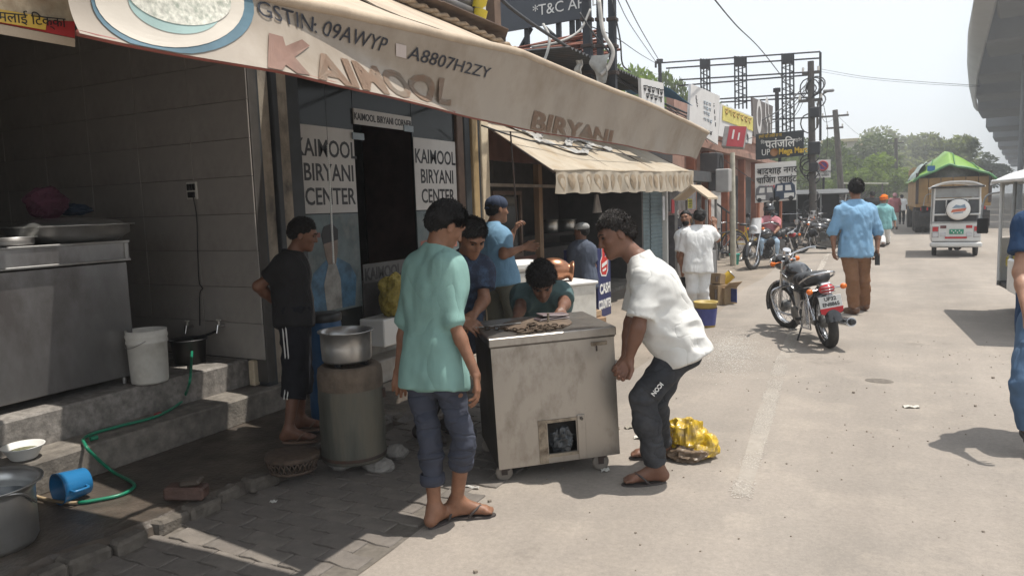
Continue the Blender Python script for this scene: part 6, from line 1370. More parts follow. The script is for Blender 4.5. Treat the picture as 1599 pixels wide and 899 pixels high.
# ------------------------------------------------------------------ trees
def leaf_mat(k, c, t=.25):
    m = mat(k, c, .6, var=.45, scale=.8, spec=.25); b = m.node_tree.nodes['Principled BSDF']; b.inputs['Transmission Weight'].default_value = 0
    N, L = m.node_tree.nodes, m.node_tree.links; tr = N.new('ShaderNodeBsdfTranslucent'); tr.inputs[0].default_value = (c[0]*1.5, c[1]*1.6, c[2]*.8, 1); mx = N.new('ShaderNodeMixShader'); mx.inputs[0].default_value = t
    out = [n for n in N if n.type == 'OUTPUT_MATERIAL'][0]; L.new(b.outputs[0], mx.inputs[1]); L.new(tr.outputs[0], mx.inputs[2]); L.new(mx.outputs[0], out.inputs[0]); return m
M_BARK = mat('bark', (.10, .075, .055), .9, var=.4, scale=6, bump=.5)
def crown_mesh(name, seed, n, leaf, m, lumps=9):
    """a unit crown: leaves scattered over uneven lumps, so that gaps show"""
    rs = np.random.RandomState(seed); C_ = rs.randn(lumps, 3)*[.42, .42, .30]; C_[:, 2] += .1; Rr = rs.uniform(.25, .48, lumps); Vv = []; Ff = []
    w = Rr**2/np.sum(Rr**2)
    for i in range(n):
        k = rs.choice(lumps, p=w); d = rs.randn(3); d /= np.linalg.norm(d); p = C_[k]+d*Rr[k]*rs.uniform(.55, 1.08)**.7*[1, 1, .85]
        a = rs.randn(3); a /= np.linalg.norm(a); b_ = np.cross(a, rs.randn(3)); b_ /= np.linalg.norm(b_); l = leaf*rs.uniform(.6, 1.3); j = len(Vv)
        Vv += [p-a*l, p+b_*l*.45, p+a*l, p-b_*l*.45]; Ff.append((j, j+1, j+2, j+3))
    me = bpy.data.meshes.new(name); me.from_pydata([tuple(v) for v in Vv], [], Ff); me.materials.append(m); me.update(); return me, C_
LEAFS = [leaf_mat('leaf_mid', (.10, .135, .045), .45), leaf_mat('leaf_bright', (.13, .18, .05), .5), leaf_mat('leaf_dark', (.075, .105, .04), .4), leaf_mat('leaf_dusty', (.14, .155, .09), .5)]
CROWNS = [[crown_mesh('crown', 40+10*k+j, 5200, .060, LEAFS[k], 9+j*3) for j in range(2)] for k in range(4)]
tcount = 0
def tree(label, base, h, w, k=0, j=0, trunk=.35, rz=0., zs=1.):
    global tcount; tcount += 1
    t = thing('tree', label, 'tree', base, 0, 'trees along the road'); me, C_ = CROWNS[k][j]
    o = bpy.data.objects.new('crown', me); COL.objects.link(o); o.parent = t; ch = h*(1-trunk)*.62; o.location = (0, 0, h*trunk+ch*.75); o.scale = (w/2/.75, w/2/.75, ch*zs); o.rotation_euler = (0, 0, rz)
    mb = MB(); top = Vector((0, 0, h*trunk)); mb.tube([Vector((0, 0, 0)), Vector((.05*w*.2, .02, h*trunk*.5)), top], .1, 8, rs=[h*.028, h*.022, h*.018]); 
    for c in C_[:7]: q_ = Matrix.Rotation(rz, 3, 'Z') @ Vector((c[0]*w/1.5, c[1]*w/1.5, c[2]*ch)); mb.tube([top-Vector((0, 0, h*.03)), top+q_*.45+Vector((0, 0, ch*.15)), Vector(o.location)+q_], .05, 5, rs=[h*.013, h*.008, h*.003])
    mb.build('trunk', M_BARK, t, local=True)
def tpx(label, px, pytop, depth, wpx, k, j, trunk=.3, rz=0.):
    a = W(px, pytop, depth); base = Vector((a.x, a.y, 0)); tree(label, base, a.z, wpx/F*depth, k, j, trunk, rz)
tpx('bright green tree behind the dark hoarding', 815, 30, 22, 190, 1, 0, .3, .5); tpx('green tree behind the cable posts', 930, 62, 26, 120, 1, 1, .3, 2.)
tpx('light green tree behind the left end of the billboard frame', 1010, 92, 40, 150, 1, 1, .3, 1.); tpx('green tree showing over the large white banner', 1062, 110, 46, 70, 0, 0, .3, 3.)
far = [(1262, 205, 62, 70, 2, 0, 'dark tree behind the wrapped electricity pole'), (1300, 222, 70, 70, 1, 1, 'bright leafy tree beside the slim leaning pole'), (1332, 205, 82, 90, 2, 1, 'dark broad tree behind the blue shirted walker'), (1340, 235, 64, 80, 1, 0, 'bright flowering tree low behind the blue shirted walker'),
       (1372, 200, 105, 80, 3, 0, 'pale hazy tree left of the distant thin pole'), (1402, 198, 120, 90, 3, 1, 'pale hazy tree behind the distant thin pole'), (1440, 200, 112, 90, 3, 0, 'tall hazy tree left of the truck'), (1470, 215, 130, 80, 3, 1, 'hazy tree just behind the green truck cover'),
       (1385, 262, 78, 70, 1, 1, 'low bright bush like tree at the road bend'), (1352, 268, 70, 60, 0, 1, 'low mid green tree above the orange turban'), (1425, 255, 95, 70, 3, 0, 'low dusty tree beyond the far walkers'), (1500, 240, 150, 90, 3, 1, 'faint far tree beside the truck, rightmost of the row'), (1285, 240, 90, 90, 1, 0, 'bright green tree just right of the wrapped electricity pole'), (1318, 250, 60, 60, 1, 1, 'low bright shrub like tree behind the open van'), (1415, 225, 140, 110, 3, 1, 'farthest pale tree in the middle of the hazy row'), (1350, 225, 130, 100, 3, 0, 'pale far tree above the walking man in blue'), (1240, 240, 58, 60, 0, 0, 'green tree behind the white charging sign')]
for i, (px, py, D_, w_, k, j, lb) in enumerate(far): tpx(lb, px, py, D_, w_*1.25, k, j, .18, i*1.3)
# pale far building
fb = thing('far_building', 'pale cream building half hidden behind poles and trees', 'building', PY(1310, 320, 96))
a, b_ = PY(1286, 224, 96), PY(1338, 224, 96); bx('wall', mat('far_cream', (.50, .46, .38), .8, var=.1), fb, a.x, b_.x, 96, 104, 0, a.z); bx('roof', mat('far_roof', (.50, .42, .24), .8), fb, a.x-.3, b_.x+.3, 95.7, 104.3, a.z, a.z+.35)
for i in range(4):
    for z in (1.2, 4.2): bx('window', M_SHED, fb, a.x+.4+i*1.1, a.x+1.1+i*1.1, 95.95, 96.05, z, z+1.4)
gw = thing('boundary_wall', 'long low grey boundary wall under the far trees', 'wall', PY(1410, 320, 84)); a, b_ = PY(1300, 316, 86), PY(1446, 312, 86); bx('wall', mat('far_cream', (1, 1, 1)), gw, a.x, b_.x, 86, 86.3, 0, 1.7)
for i in range(6): bx('pier', mat('far_cream', (1, 1, 1)), gw, a.x+i*2.4, a.x+i*2.4+.35, 85.9, 86.4, 0, 1.95)
# ------------------------------------------------------------------ elevated railway on the right
M_VIA = mat('viaduct_concrete', (.17, .18, .19), .85, var=.12, scale=.35, dirt=.4, dscale=.5, dcol=(.17, .175, .18), bump=.1)
via = thing('viaduct', 'grey concrete elevated railway station with stepped ribs along the right side', 'viaduct', W(1580, 300, 60))
dv = Vector(ray(1596, 296)); dv.z = 0; dv.normalize(); rv = Vector((dv.y, -dv.x, 0)); ZV = 10.0
ribs = [(1566, -60), (1554, 2), (1537, 68), (1525, 120), (1522, 150), (1526, 174), (1539, 200), (1550, 216), (1558, 230), (1564, 240), (1569, 247), (1574, 254), (1578, 260)]
pr_ = []
for px, py in ribs: dep = F*ZV/(297-py); pr_.append(W(px, py, dep))
for i, p in enumerate(pr_):
    sp = (pr_[i+1]-p).dot(dv) if i+1 < len(pr_) else 24.
    mb = MB(); mb.box(p+dv*sp*.20+rv*13+Vector((0, 0, 1.6)), (26, sp*.40, 3.2), rotm(rv), .15); mb.build('rib', M_VIA, via)
    q2 = pr_[i+1] if i+1 < len(pr_) else p+dv*sp; c = (p+q2)/2
    mb = MB(); mb.box(c+dv*sp*.10+rv*13.9+Vector((0, 0, 3.1)), (26, sp*.62, 3.0), rotm(rv)); mb.build('soffit_slab', M_VIA, via)
sil = [(1535, -60), (1521, 2), (1511, 55), (1510, 95), (1514, 128), (1521, 158)]
fp_ = [pr_[0], pr_[1], pr_[2], pr_[3], pr_[4], pr_[5]]
top_ = [W(a, b_, depth_of(p)-.2) for (a, b_), p in zip(sil, fp_)]
mb = MB()
def hull(u, v):
    t = u*5; i = min(4, int(t)); f = t-i; a = fp_[i]+(fp_[i+1]-fp_[i])*f; b_ = top_[i]+(top_[i+1]-top_[i])*f
    c = a+(b_-a)*v; return c-rv*.25*math.sin(PI*v)+Vector((0, 0, -.02))
mb.grid(hull, 30, 8, True, th=(.12, 0, .12)); mb.build('side_fascia', mat('fascia_pale', (.40, .41, .41), .8, var=.08, scale=.4), via)
def hull2(u, v):
    t = u*5; i = min(4, int(t)); f = t-i; b_ = top_[i]+(top_[i+1]-top_[i])*f; return b_+Vector((0, 0, 4.5*v*(1-.7*u)))+rv*1.6*v*v
mb = MB(); mb.grid(hull2, 30, 8, True, th=(.12, 0, 0)); mb.build('side_fascia', MATS['fascia_pale'], via)
for i in range(3, len(pr_), 3):
    c = pr_[i]+rv*10.5; mb = MB(); mb.cyl((c.x, c.y, 0), (c.x, c.y, pr_[i].z), 1.4, n=20); mb.build('pier', M_VIA, via)
c2 = W(1592, 300, 60); mb = MB(); mb.cyl((c2.x, c2.y, 0), (c2.x, c2.y, ZV+3), .22, n=10); mb.build('drain_pipe', M_VIA, via)
# ------------------------------------------------------------------ people
def skin_mat(k, c): return mat(k, c, .48, var=.16, scale=14, spec=.4, sub=.08, bump=.14, bscale=200, dirt=.45, dscale=11, dcol=(c[0]*.66, c[1]*.60, c[2]*.60))
SK1 = skin_mat('skin_brown', (.235, .115, .068)); SK2 = skin_mat('skin_dark', (.17, .082, .052)); SK3 = skin_mat('skin_light', (.34, .185, .12))
def cloth(k, c, **kw): 
    a = dict(var=.10, scale=7, bump=.15, bscale=300, spec=.2, folds=.45); a.update(kw); return mat(k, c, .88, **a)
HAIR2 = mat('hair_brownblack', (.020, .014, .011), .5, var=.5, scale=50, bump=.8, bscale=160)
SLIP = mat('slipper_grey', (.055, .045, .042), .75, var=.2); SLIPD = mat('slipper_dark', (.035, .026, .024), .7, var=.2)
def feet(J, S, px, py, d, D=None, z=0., s=1., lift=0., toe=.150, toelift=0.):
    """ankle above the ground point seen at px,py, foot pointing along d"""
    p = A_(G(px, py, z)); d = unit(A_([d[0], d[1], 0])); J['an'+S] = p+A_([0, 0, .095*s+lift]); J['toe'+S] = p+d*toe*s+A_([0, 0, .040*s+toelift])
cr, cu, cf = A_(CR), A_(CU), A_(CF)
def crop(v): v = A_(v, float); v[2] = 0; return unit(v)
ONLY = globals().get('PEOPLE_ONLY')
# man in the mint shirt, back to us
J = pose(3.62, head=(696, 352, .02), neck=(682, 396, .02), shL=(648, 418, .07), shR=(702, 417, -.07), elL=(633, 500, .11), elR=(708, 502, -.12), wrL=(623, 578, .13), wrR=(743, 585, -.13),
         hipL=(655, 590, .05), hipR=(700, 588, -.03), knL=(671, 682, .0), knR=(724, 688, -.03))
feet(J, 'L', 680, 822, cr*.55+cf*.8, s=.95); feet(J, 'R', 714, 810, cr*.97+cf*.1, s=.98)
MINT = cloth('mint_jersey', (.205, .345, .315), dirt=.3, dscale=3, dcol=(.17, .295, .275), fstretch=(3.2, 3.2, 1.6), folds=.42); NAVYT = cloth('navy_track', (.045, .050, .070), spec=.3, folds=1., fstretch=(3, 3, 8))
P, I = person('man in mint long sleeved shirt and rolled navy trousers, back to us beside the cart', J, cr*.72+cf*.55-cu*.42, SK1,
    dict(m=MINT, g=.013, hem=-.035, sleeve=1.03, flare=.0, wr=.012, wsc=(12, 12, 6), gs=-.001), dict(m=NAVYT, g=.008, lenL=.60, lenR=.36, flare=.006, wr=.013, waist=.10, wsc=(11, 11, 22)),
    dict(m=M_HAIR, g=.010, plane=(.62, -.010), n=(.004, 38), strands=6000, ln=.026, lift=.14, rand=.14), dict(kind='slipper', m=SLIP), dict(L=dict(n=-cr*.2+cf*.9, t=cr+cf*.2, curl=(18, 30, 22), d=-cu+cf*.05), R=dict(n=-cr*.95-cf*.1, t=-cf*.2+cr*.1+cf*.9, curl=(16, 26, 20), d=-cu*.97+cr*.12)), s=.96, res=.009, torso_f=cf*.85+cr*.45, head_up=cu+cr*.35, build=.85)
tr_ = [c for c in P.children if c.name.startswith('trousers')][0]
for S, f_ in (('L', .60), ('R', .36)):
    e_ = shrink(I['J']['kn'+S], I['J']['an'+S], f_); d_ = unit(I['J']['an'+S]-I['J']['kn'+S]); mb = MB(); mb.lathe([(.054, -.035), (.062, -.03), (.064, .0), (.060, .018), (.052, .02)], e_-d_*.004, d_, 24); mb.build('cuff', NAVYT, tr_)
# man in the white shirt lifting the cart
J = pose(4.12, head=(962, 368, .0), neck=(1001, 408, .0), shL=(1011, 442, -.17), shR=(1003, 430, .17), elL=(996, 512, -.20), elR=(985, 505, .16), wrL=(982, 560, -.16), wrR=(976, 560, .12),
         hipL=(1066, 543, -.09), hipR=(1060, 540, .09), knL=(1002, 622, -.08), knR=(1022, 625, .10))
feet(J, 'L', 1026, 755, -cr*.97-cf*.10, s=1.0); feet(J, 'R', 1034, 716, -cr*.95+cf*.05, s=1.)
WHITE_T = cloth('white_tee', (.62, .615, .59), dirt=.4, dcol=(.43, .40, .36), folds=.6, fstretch=(3, 3, 3)); BLKJ = cloth('black_jeans', (.034, .036, .041), dirt=.6, dscale=4, dcol=(.085, .085, .09), folds=.9, fstretch=(4, 4, 7))
P, I = person('man in a white tee shirt and black jeans bending to lift the steel cart', J, -cr*.93-cu*.36-cf*.12, SK2,
    dict(m=WHITE_T, g=.015, hem=-.06, sleeve=.78, flare=.010, wr=.013, wsc=(8, 8, 14), gs=.007), dict(m=BLKJ, g=.010, len=.93, flare=.008, wr=.009, waist=.06),
    dict(m=HAIR2, g=.008, plane=(.66, .004), n=(.006, 40), top=.012, strands=7000, ln=.021, lift=.7, rand=.55, flow=(.2, -.3)), dict(kind='slipper', m=SLIP), dict(L=dict(n=-cr, t=-cf*.2-cu*.3-cr*.1+cf*0-cu, curl=(42, 50, 30), d=-cu*.8-cr*.45), R=dict(n=-cr, t=-cu, curl=(42, 50, 30), d=-cu*.8-cr*.4)), s=1.0, res=.009, belly=.045, head_up=cu*.93-cr*.35)
tr_ = [c for c in P.children if c.name.startswith('trousers')][0]
hp_, kn_ = I['J']['hipL'], I['J']['knL']; dn = Vector(unit(kn_-hp_)); nn = (-CF-dn*(-CF).dot(dn)).normalized(); text('ICON', 'lettering', M_WHITE, tr_, Vector(shrink(hp_, kn_, .62))+nn*.096, dn, nn.cross(dn), .032, .004, 'LEFT', 1., bold=.001)
# boy in black
J = pose(4.86, head=(473, 366, .0), neck=(458, 399, .02), shR=(443, 416, -.14), shL=(462, 413, .16), elR=(403, 447, -.12), elL=(440, 455, .24), wrR=(434, 476, .02), wrL=(448, 490, .22),
         hipR=(458, 497, -.07), hipL=(462, 495, .07), knR=(462, 585, -.07), knL=(468, 580, .08))
feet(J, 'R', 452, 691, cr*.98+cf*.1, z=.10, s=.88); feet(J, 'L', 470, 672, cr*.95+cf*.2, z=.10, s=.88)
person('boy in black tee shirt and striped cropped trousers, hand on hip beside the drum oven', J, cr*.92-cu*.22+cf*.18, SK2,
    dict(m=cloth('black_tee', (.022, .021, .022)), g=.014, hem=-.05, sleeve=.62, flare=.012, wr=.008), dict(m=cloth('black_shorts', (.014, .014, .018)), g=.024, len=.42, flare=.020, wr=.008, stripe=(M_WHITE, 'R', -cf+cr*-.35)),
    dict(m=M_HAIR, g=.010, plane=(.70, .0), n=(.005, 45), strands=3000, ln=.014, lift=.6, rand=.3), dict(kind='slipper', m=mat('slipper_brown', (.16, .10, .07), .7)), dict(R=dict(n=cr, t=cu, curl=(25, 30, 20), d=cr*.7-cu*.5+cf*.3), L=None), s=.88, res=.010)
# man in navy behind the mint man
J = pose(4.62, head=(737, 372, -.02), neck=(728, 402, .08), shR=(705, 424, .02), shL=(752, 420, .10), elR=(708, 480, -.02), elL=(756, 468, .06), wrR=(722, 500, -.16), wrL=(741, 490, -.12),
         hipR=(688, 520, .22), hipL=(722, 518, .28), knR=(676, 610, .10), knL=(712, 605, .2))
feet(J, 'R', 662, 690, cr*.6-cf*.5); feet(J, 'L', 705, 678, cr*.7-cf*.4)
person('man in dark navy patterned tee shirt looking down beside the mint shirted man', J, cr*.42-cf*.70-cu*.62, SK1,
    dict(m=mat('navy_print_tee', (.018, .026, .052), .85, var=.2, scale=9, col2=(.07, .12, .20), dirt=.7, dscale=22), g=.014, sleeve=.66), dict(m=cloth('charcoal_trousers', (.02, .02, .022)), g=.012),
    dict(m=mat('hair_grey_flecked', (.022, .020, .019), .45, var=.6, scale=60, bump=.8, bscale=180), g=.012, plane=(.55, .012), n=(.006, 45), strands=4000, ln=.026, lift=.4, rand=.25, flow=(.5, -.2)), dict(kind='shoe', m=SLIPD), dict(L=dict(n=-cu, t=-cr, curl=(15, 22, 15), d=-cu*.55-cr*.5-cf*.5), R=dict(n=-cu, t=cr*.8, curl=(15, 20, 15), d=cr*.8-cu*.4-cf*.3)), s=.98, res=.010)
# man in the blue cap at the stall
J = pose(6.55, head=(776, 328, .02), neck=(769, 354, .0), shL=(757, 372, .12), shR=(783, 374, -.12), elL=(790, 392, .16), elR=(786, 398, -.20), wrL=(802, 362, .22), wrR=(818, 386, -.10),
         hipL=(770, 432, .08), hipR=(790, 434, -.06), knL=(778, 500, .12), knR=(806, 500, -.02))
feet(J, 'L', 770, 585, cr*.6+cf*.6); feet(J, 'R', 806, 590, cr*.8+cf*.4)
P, I = person('man in a light blue tee shirt and navy cap reaching up at the food stall', J, cr*.80+cf*.45+cu*.05, SK1,
    dict(m=cloth('sky_tee', (.165, .30, .43)), g=.014, hem=-.06, sleeve=.60), dict(m=cloth('olive_trousers', (.13, .125, .095)), g=.018, len=.9, flare=.02),
    dict(m=M_HAIR, g=.006, plane=(.5, -.02)), None, dict(L=dict(n=cr, t=cf, curl=(40, 45, 30), d=cu*.8+cr*.3), R=dict(n=cu, t=cu, curl=(30, 40, 30), d=cr)), s=.98, res=.012, hres=.008)
mb = MB(); M = Matrix(I['HM']); h = I['hat']
mb.ell(h(0, -.004, .055), (.090, .108, .078), 20, 10, M); mb.ell(h(0, -.09, .02), (.05, .03, .025), 12, 8, M); mb.build('cap', cloth('cap_navy', (.045, .06, .10)), P)
# man crouching behind the cart, pushing it
J = pose(4.98, head=(846, 440, -.12), neck=(846, 452, .10), shR=(814, 462, .12), shL=(876, 458, .12), elR=(812, 482, -.02), elL=(882, 474, .0), wrR=(806, 497, -.17), wrL=(876, 484, -.17),
         hipR=(828, 530, .50), hipL=(868, 530, .50), knR=(822, 590, .15), knL=(872, 590, .15), anR=(826, 640, .6), anL=(868, 640, .6), toeR=(824, 655, .45), toeL=(870, 655, .45))
for S in 'LR': J['an'+S][2] = .10; J['toe'+S][2] = .04
person('man in teal tee shirt crouching behind the steel cart with both hands on it', J, -cf*.62-cu*.72+cr*.05, SK2,
    dict(m=mat('teal_tee', (.065, .115, .12), .88, var=.15, scale=7, bump=.15, bscale=300, col2=(.11, .15, .12), dirt=.5), g=.014, sleeve=.60), dict(m=cloth('charcoal_trousers', (1, 1, 1)), g=.012),
    dict(m=M_HAIR, g=.020, plane=(.40, -.004), n=(.007, 40), top=.01, strands=4000, ln=.024, lift=.7, rand=.5), None, dict(L=dict(n=-cu, t=-cr, curl=(14, 18, 14), d=-cf*.85-cu*.4), R=dict(n=-cu, t=cr, curl=(14, 18, 14), d=-cf*.8-cu*.4)), s=1.0, res=.010)
# man walking away in the blue shirt
J = pose(9.70, head=(1336, 296, .0), neck=(1336, 317, .0), shL=(1312, 330, .0), shR=(1359, 330, .0), elL=(1301, 362, .03), elR=(1371, 362, .0), wrL=(1302, 388, -.02), wrR=(1370, 390, -.06),
         hipL=(1325, 394, .0), hipR=(1347, 394, .0), knL=(1331, 438, -.02), knR=(1348, 437, .10))
feet(J, 'L', 1333, 491, cf*.95-cr*.15); feet(J, 'R', 1350, 485, cf*.95+cr*.1)
P, I = person('man in pale blue shirt and tan trousers walking away along the road, phone in hand', J, cf+cr*.05, SK1,
    dict(m=cloth('chambray', (.20, .36, .53), dirt=.35, dscale=4, dcol=(.30, .46, .62)), g=.022, hem=-.05, sleeve=1.05, flare=.014, gs=.010, wr=.012), dict(m=cloth('tan_trousers', (.235, .125, .070)), g=.018, len=.97, wr=.010, flare=.006),
    dict(m=M_HAIR, g=.014, plane=(.55, -.02), n=(.006, 40), top=.008, strands=2500, ln=.028, lift=.4, rand=.3), dict(kind='shoe', m=mat('brown_shoe', (.14, .07, .04), .5)), dict(L=dict(n=cr, t=cf, curl=(22, 30, 20), d=-cu), R=dict(n=-cr, t=cf, curl=(35, 45, 30), d=-cu)), s=1.0, res=.011, hres=.008, eyes=False)
ph = tag(MB().box(W(1370, 405, 9.6), (.075, .012, .15), rotm(cr+cf*.4, cu)).build('phone', M_BLACK), 'black phone held in the right hand of the blue shirted man', 'phone')
# man in the white shirt at the kiosk, with another facing him
J = pose(9.7, head=(1092, 340, .0), neck=(1091, 356, .0), shL=(1070, 367, .03), shR=(1110, 362, -.02), elL=(1064, 402, .06), elR=(1120, 374, .10), wrL=(1066, 430, .12), wrR=(1116, 352, .20),
         hipL=(1080, 420, .0), hipR=(1100, 420, .0), knL=(1080, 455, .0), knR=(1098, 455, .0))
feet(J, 'L', 1080, 496, cf-cr*.2); feet(J, 'R', 1100, 497, cf)
WT2 = cloth('white_kurta', (.70, .70, .69))
person('man in white tee shirt and white trousers, back to us at the paan kiosk', J, cf+cr*.1, SK1, dict(m=WT2, g=.018, hem=-.04, sleeve=.75, flare=.012), dict(m=WT2, g=.016, flare=.01),
    dict(m=M_HAIR, g=.013, plane=(.55, -.02), n=(.008, 40)), dict(kind='shoe', m=SLIPD), dict(R=dict(n=cf, t=-cr, curl=(30, 35, 25), d=cu)), s=.90, res=.012, hres=.009, eyes=False)
J = pose(10.6, head=(1071, 341, .0), neck=(1074, 358, .0), shR=(1062, 368, .03), shL=(1090, 368, -.02), elL=(1094, 400, .06), elR=(1060, 400, .0), wrL=(1090, 425, .0), wrR=(1066, 425, .0),
         hipR=(1072, 420, .0), hipL=(1088, 420, .0), knR=(1072, 452, .0), knL=(1088, 452, .0))
feet(J, 'R', 1072, 482, -cf-cr*.2); feet(J, 'L', 1088, 482, -cf)
P, I = person('bearded man in a white shirt facing us behind the white shirted customer at the kiosk', J, -cf*.75-cr*.45, SK1, dict(m=WT2, g=.014, sleeve=.75), dict(m=cloth('charcoal_trousers', (1, 1, 1)), g=.012),
    dict(m=M_HAIR, g=.012, plane=(.62, .006), n=(.006, 40)), dict(kind='shoe', m=SLIPD), s=.90, res=.014, hres=.009)
mb = MB(); mb.ell(I['hat'](0, .050, -.078), (.050, .050, .042), 14, 8, Matrix(I['HM'])); mb.build('beard', M_HAIR, P)
# stall worker in grey
J = pose(9.6, head=(908, 362, .0), neck=(909, 379, .02), shR=(921, 390, -.08), shL=(900, 388, .06), elR=(927, 416, -.05), elL=(896, 416, .1), wrR=(912, 438, -.1), wrL=(890, 436, .1),
         hipR=(917, 440, -.03), hipL=(903, 440, .05), knR=(917, 470, -.03), knL=(903, 470, .05))
feet(J, 'R', 917, 503, -cr*.6+cf*.5); feet(J, 'L', 904, 500, -cr*.6+cf*.5)
P, I = person('man in slate grey shirt and pale skull cap working in the shaded food stall', J, -cr*.75+cf*.4, SK2, dict(m=cloth('slate_shirt', (.085, .10, .135)), g=.018, hem=-.08, sleeve=.7), dict(m=cloth('charcoal_trousers', (1, 1, 1)), g=.012),
    dict(m=M_HAIR, g=.005, plane=(.5, -.02)), dict(kind='shoe', m=SLIPD), s=.95, res=.014, hres=.010, eyes=False)
mb = MB(); mb.ell(I['hat'](0, -.01, .066), (.088, .104, .062), 16, 8, Matrix(I['HM'])); mb.build('cap', cloth('pale_cap', (.30, .30, .29)), P)
# walker in the orange turban
J = pose(22.3, head=(1380, 312, .0), neck=(1380, 320, .0), shL=(1368, 327, .0), shR=(1391, 327, .0), elL=(1365, 341, .0), elR=(1396, 341, .0), wrL=(1368, 354, .2), wrR=(1398, 354, -.1),
         hipL=(1375, 352, .0), hipR=(1386, 352, .0), knL=(1377, 368, .0), knR=(1385, 367, .25))
feet(J, 'L', 1379, 386, cf); feet(J, 'R', 1386, 382, cf)
P, I = person('man in an orange turban, teal shirt and white trousers walking away down the road', J, cf, SK1, dict(m=cloth('teal_shirt', (.19, .40, .41)), g=.022, hem=-.10, sleeve=1.3, flare=.01), dict(m=WT2, g=.018, flare=.012),
    None, dict(kind='shoe', m=SLIPD), s=1., res=.018, hres=.014, eyes=False)
mb = MB(); M = Matrix(I['HM'])
for i, (r, u, tl) in enumerate(((.118, .02, .2), (.128, .055, -.2), (.118, .09, .15), (.08, .125, 0))): mb.ell(I['hat'](0, -.005, u), (r, r*1.1, .04), 16, 8, M @ Matrix.Rotation(tl, 3, 'Y'))
mb.build('turban', cloth('turban_orange', (.85, .20, .02)), P)
for (px, py, D, shirt, pants, lb, s_) in ((1362, 300, 26., 'charcoal_trousers', 'charcoal_trousers', 'dark haired man in a black shirt walking just left of the orange turban', 1.), (1397, 305, 33., 'pink_shirt', 'white_kurta', 'far walker with pink headscarf and white trousers near the road edge', .95), (1408, 312, 38., 'white_kurta', 'charcoal_trousers', 'farthest walker in a white shirt by the road edge', .9), (1321, 306, 27., 'chambray', 'charcoal_trousers', 'man in a blue shirt standing beside the open van behind the parked motorcycles', .95)):
    k = F/D; gz = py+0
    def q(dx, h, dd=0): return (px+dx*k, P_y(px, D, h*s_), dd)
    def P_y(px, D, z):
        a, b_ = W(px, 0, D), W(px, 800, D); return 800*(z-a.z)/(b_.z-a.z)
    J = pose(D, head=q(0, 1.57), neck=q(0, 1.42), shL=q(-.19, 1.38), shR=q(.19, 1.38), elL=q(-.25, 1.1), elR=q(.25, 1.1), wrL=q(-.24, .86), wrR=q(.25, .86), hipL=q(-.09, .9), hipR=q(.09, .9), knL=q(-.09, .5), knR=q(.10, .5, .12), anL=q(-.09, .1), anR=q(.09, .1, .1), toeL=q(-.09, .04, .15), toeR=q(.1, .04, .25))
    P, I = person(lb, J, cf, SK2, dict(m=cloth(shirt, (.42, .17, .19)), g=.016, sleeve=.9), dict(m=cloth(pants, (1, 1, 1)), g=.014), dict(m=M_HAIR if 'scarf' not in lb else cloth('scarf_pink', (.50, .28, .30)), g=.014, plane=(.5, -.02)), dict(kind='shoe', m=SLIPD), s=s_, res=.022, hres=.016, eyes=False)
# man at the right edge, close to us
J = pose(4.55, head=(1645, 292, .0), neck=(1643, 330, .02), shL=(1661, 352, .16), shR=(1604, 350, -.10), elR=(1593, 425, -.14), elL=(1673, 430, .12), wrR=(1604, 490, -.30), wrL=(1663, 500, -.05),
         hipR=(1619, 500, -.05), hipL=(1653, 500, .1), knR=(1599, 600, -.16), knL=(1653, 600, .12))
feet(J, 'R', 1608, 708, -cr*.35-cf*.9, lift=.05, toelift=.03); feet(J, 'L', 1650, 690, -cr*.3-cf*.9)
person('man in navy tee shirt, blue jeans and trainers cut off by the right edge', J, -cr*.35-cf*.9, SK3, dict(m=cloth('navy_tee', (.022, .05, .11)), g=.016, sleeve=.62, flare=.014), dict(m=cloth('blue_jeans', (.07, .12, .20), dirt=.4, dcol=(.14, .19, .26)), g=.014, len=.96, flare=.006),
    dict(m=M_HAIR, g=.012, plane=(.65, .0)), dict(kind='shoe', m=mat('trainer_dark', (.03, .03, .035), .7), sole=mat('trainer_sole', (.40, .40, .41), .6)), dict(R=dict(n=cr, t=-cf, curl=(30, 35, 25)), L=dict(n=-cr, t=-cf, curl=(25, 30, 20))), s=1.0, res=.010, hres=.008)
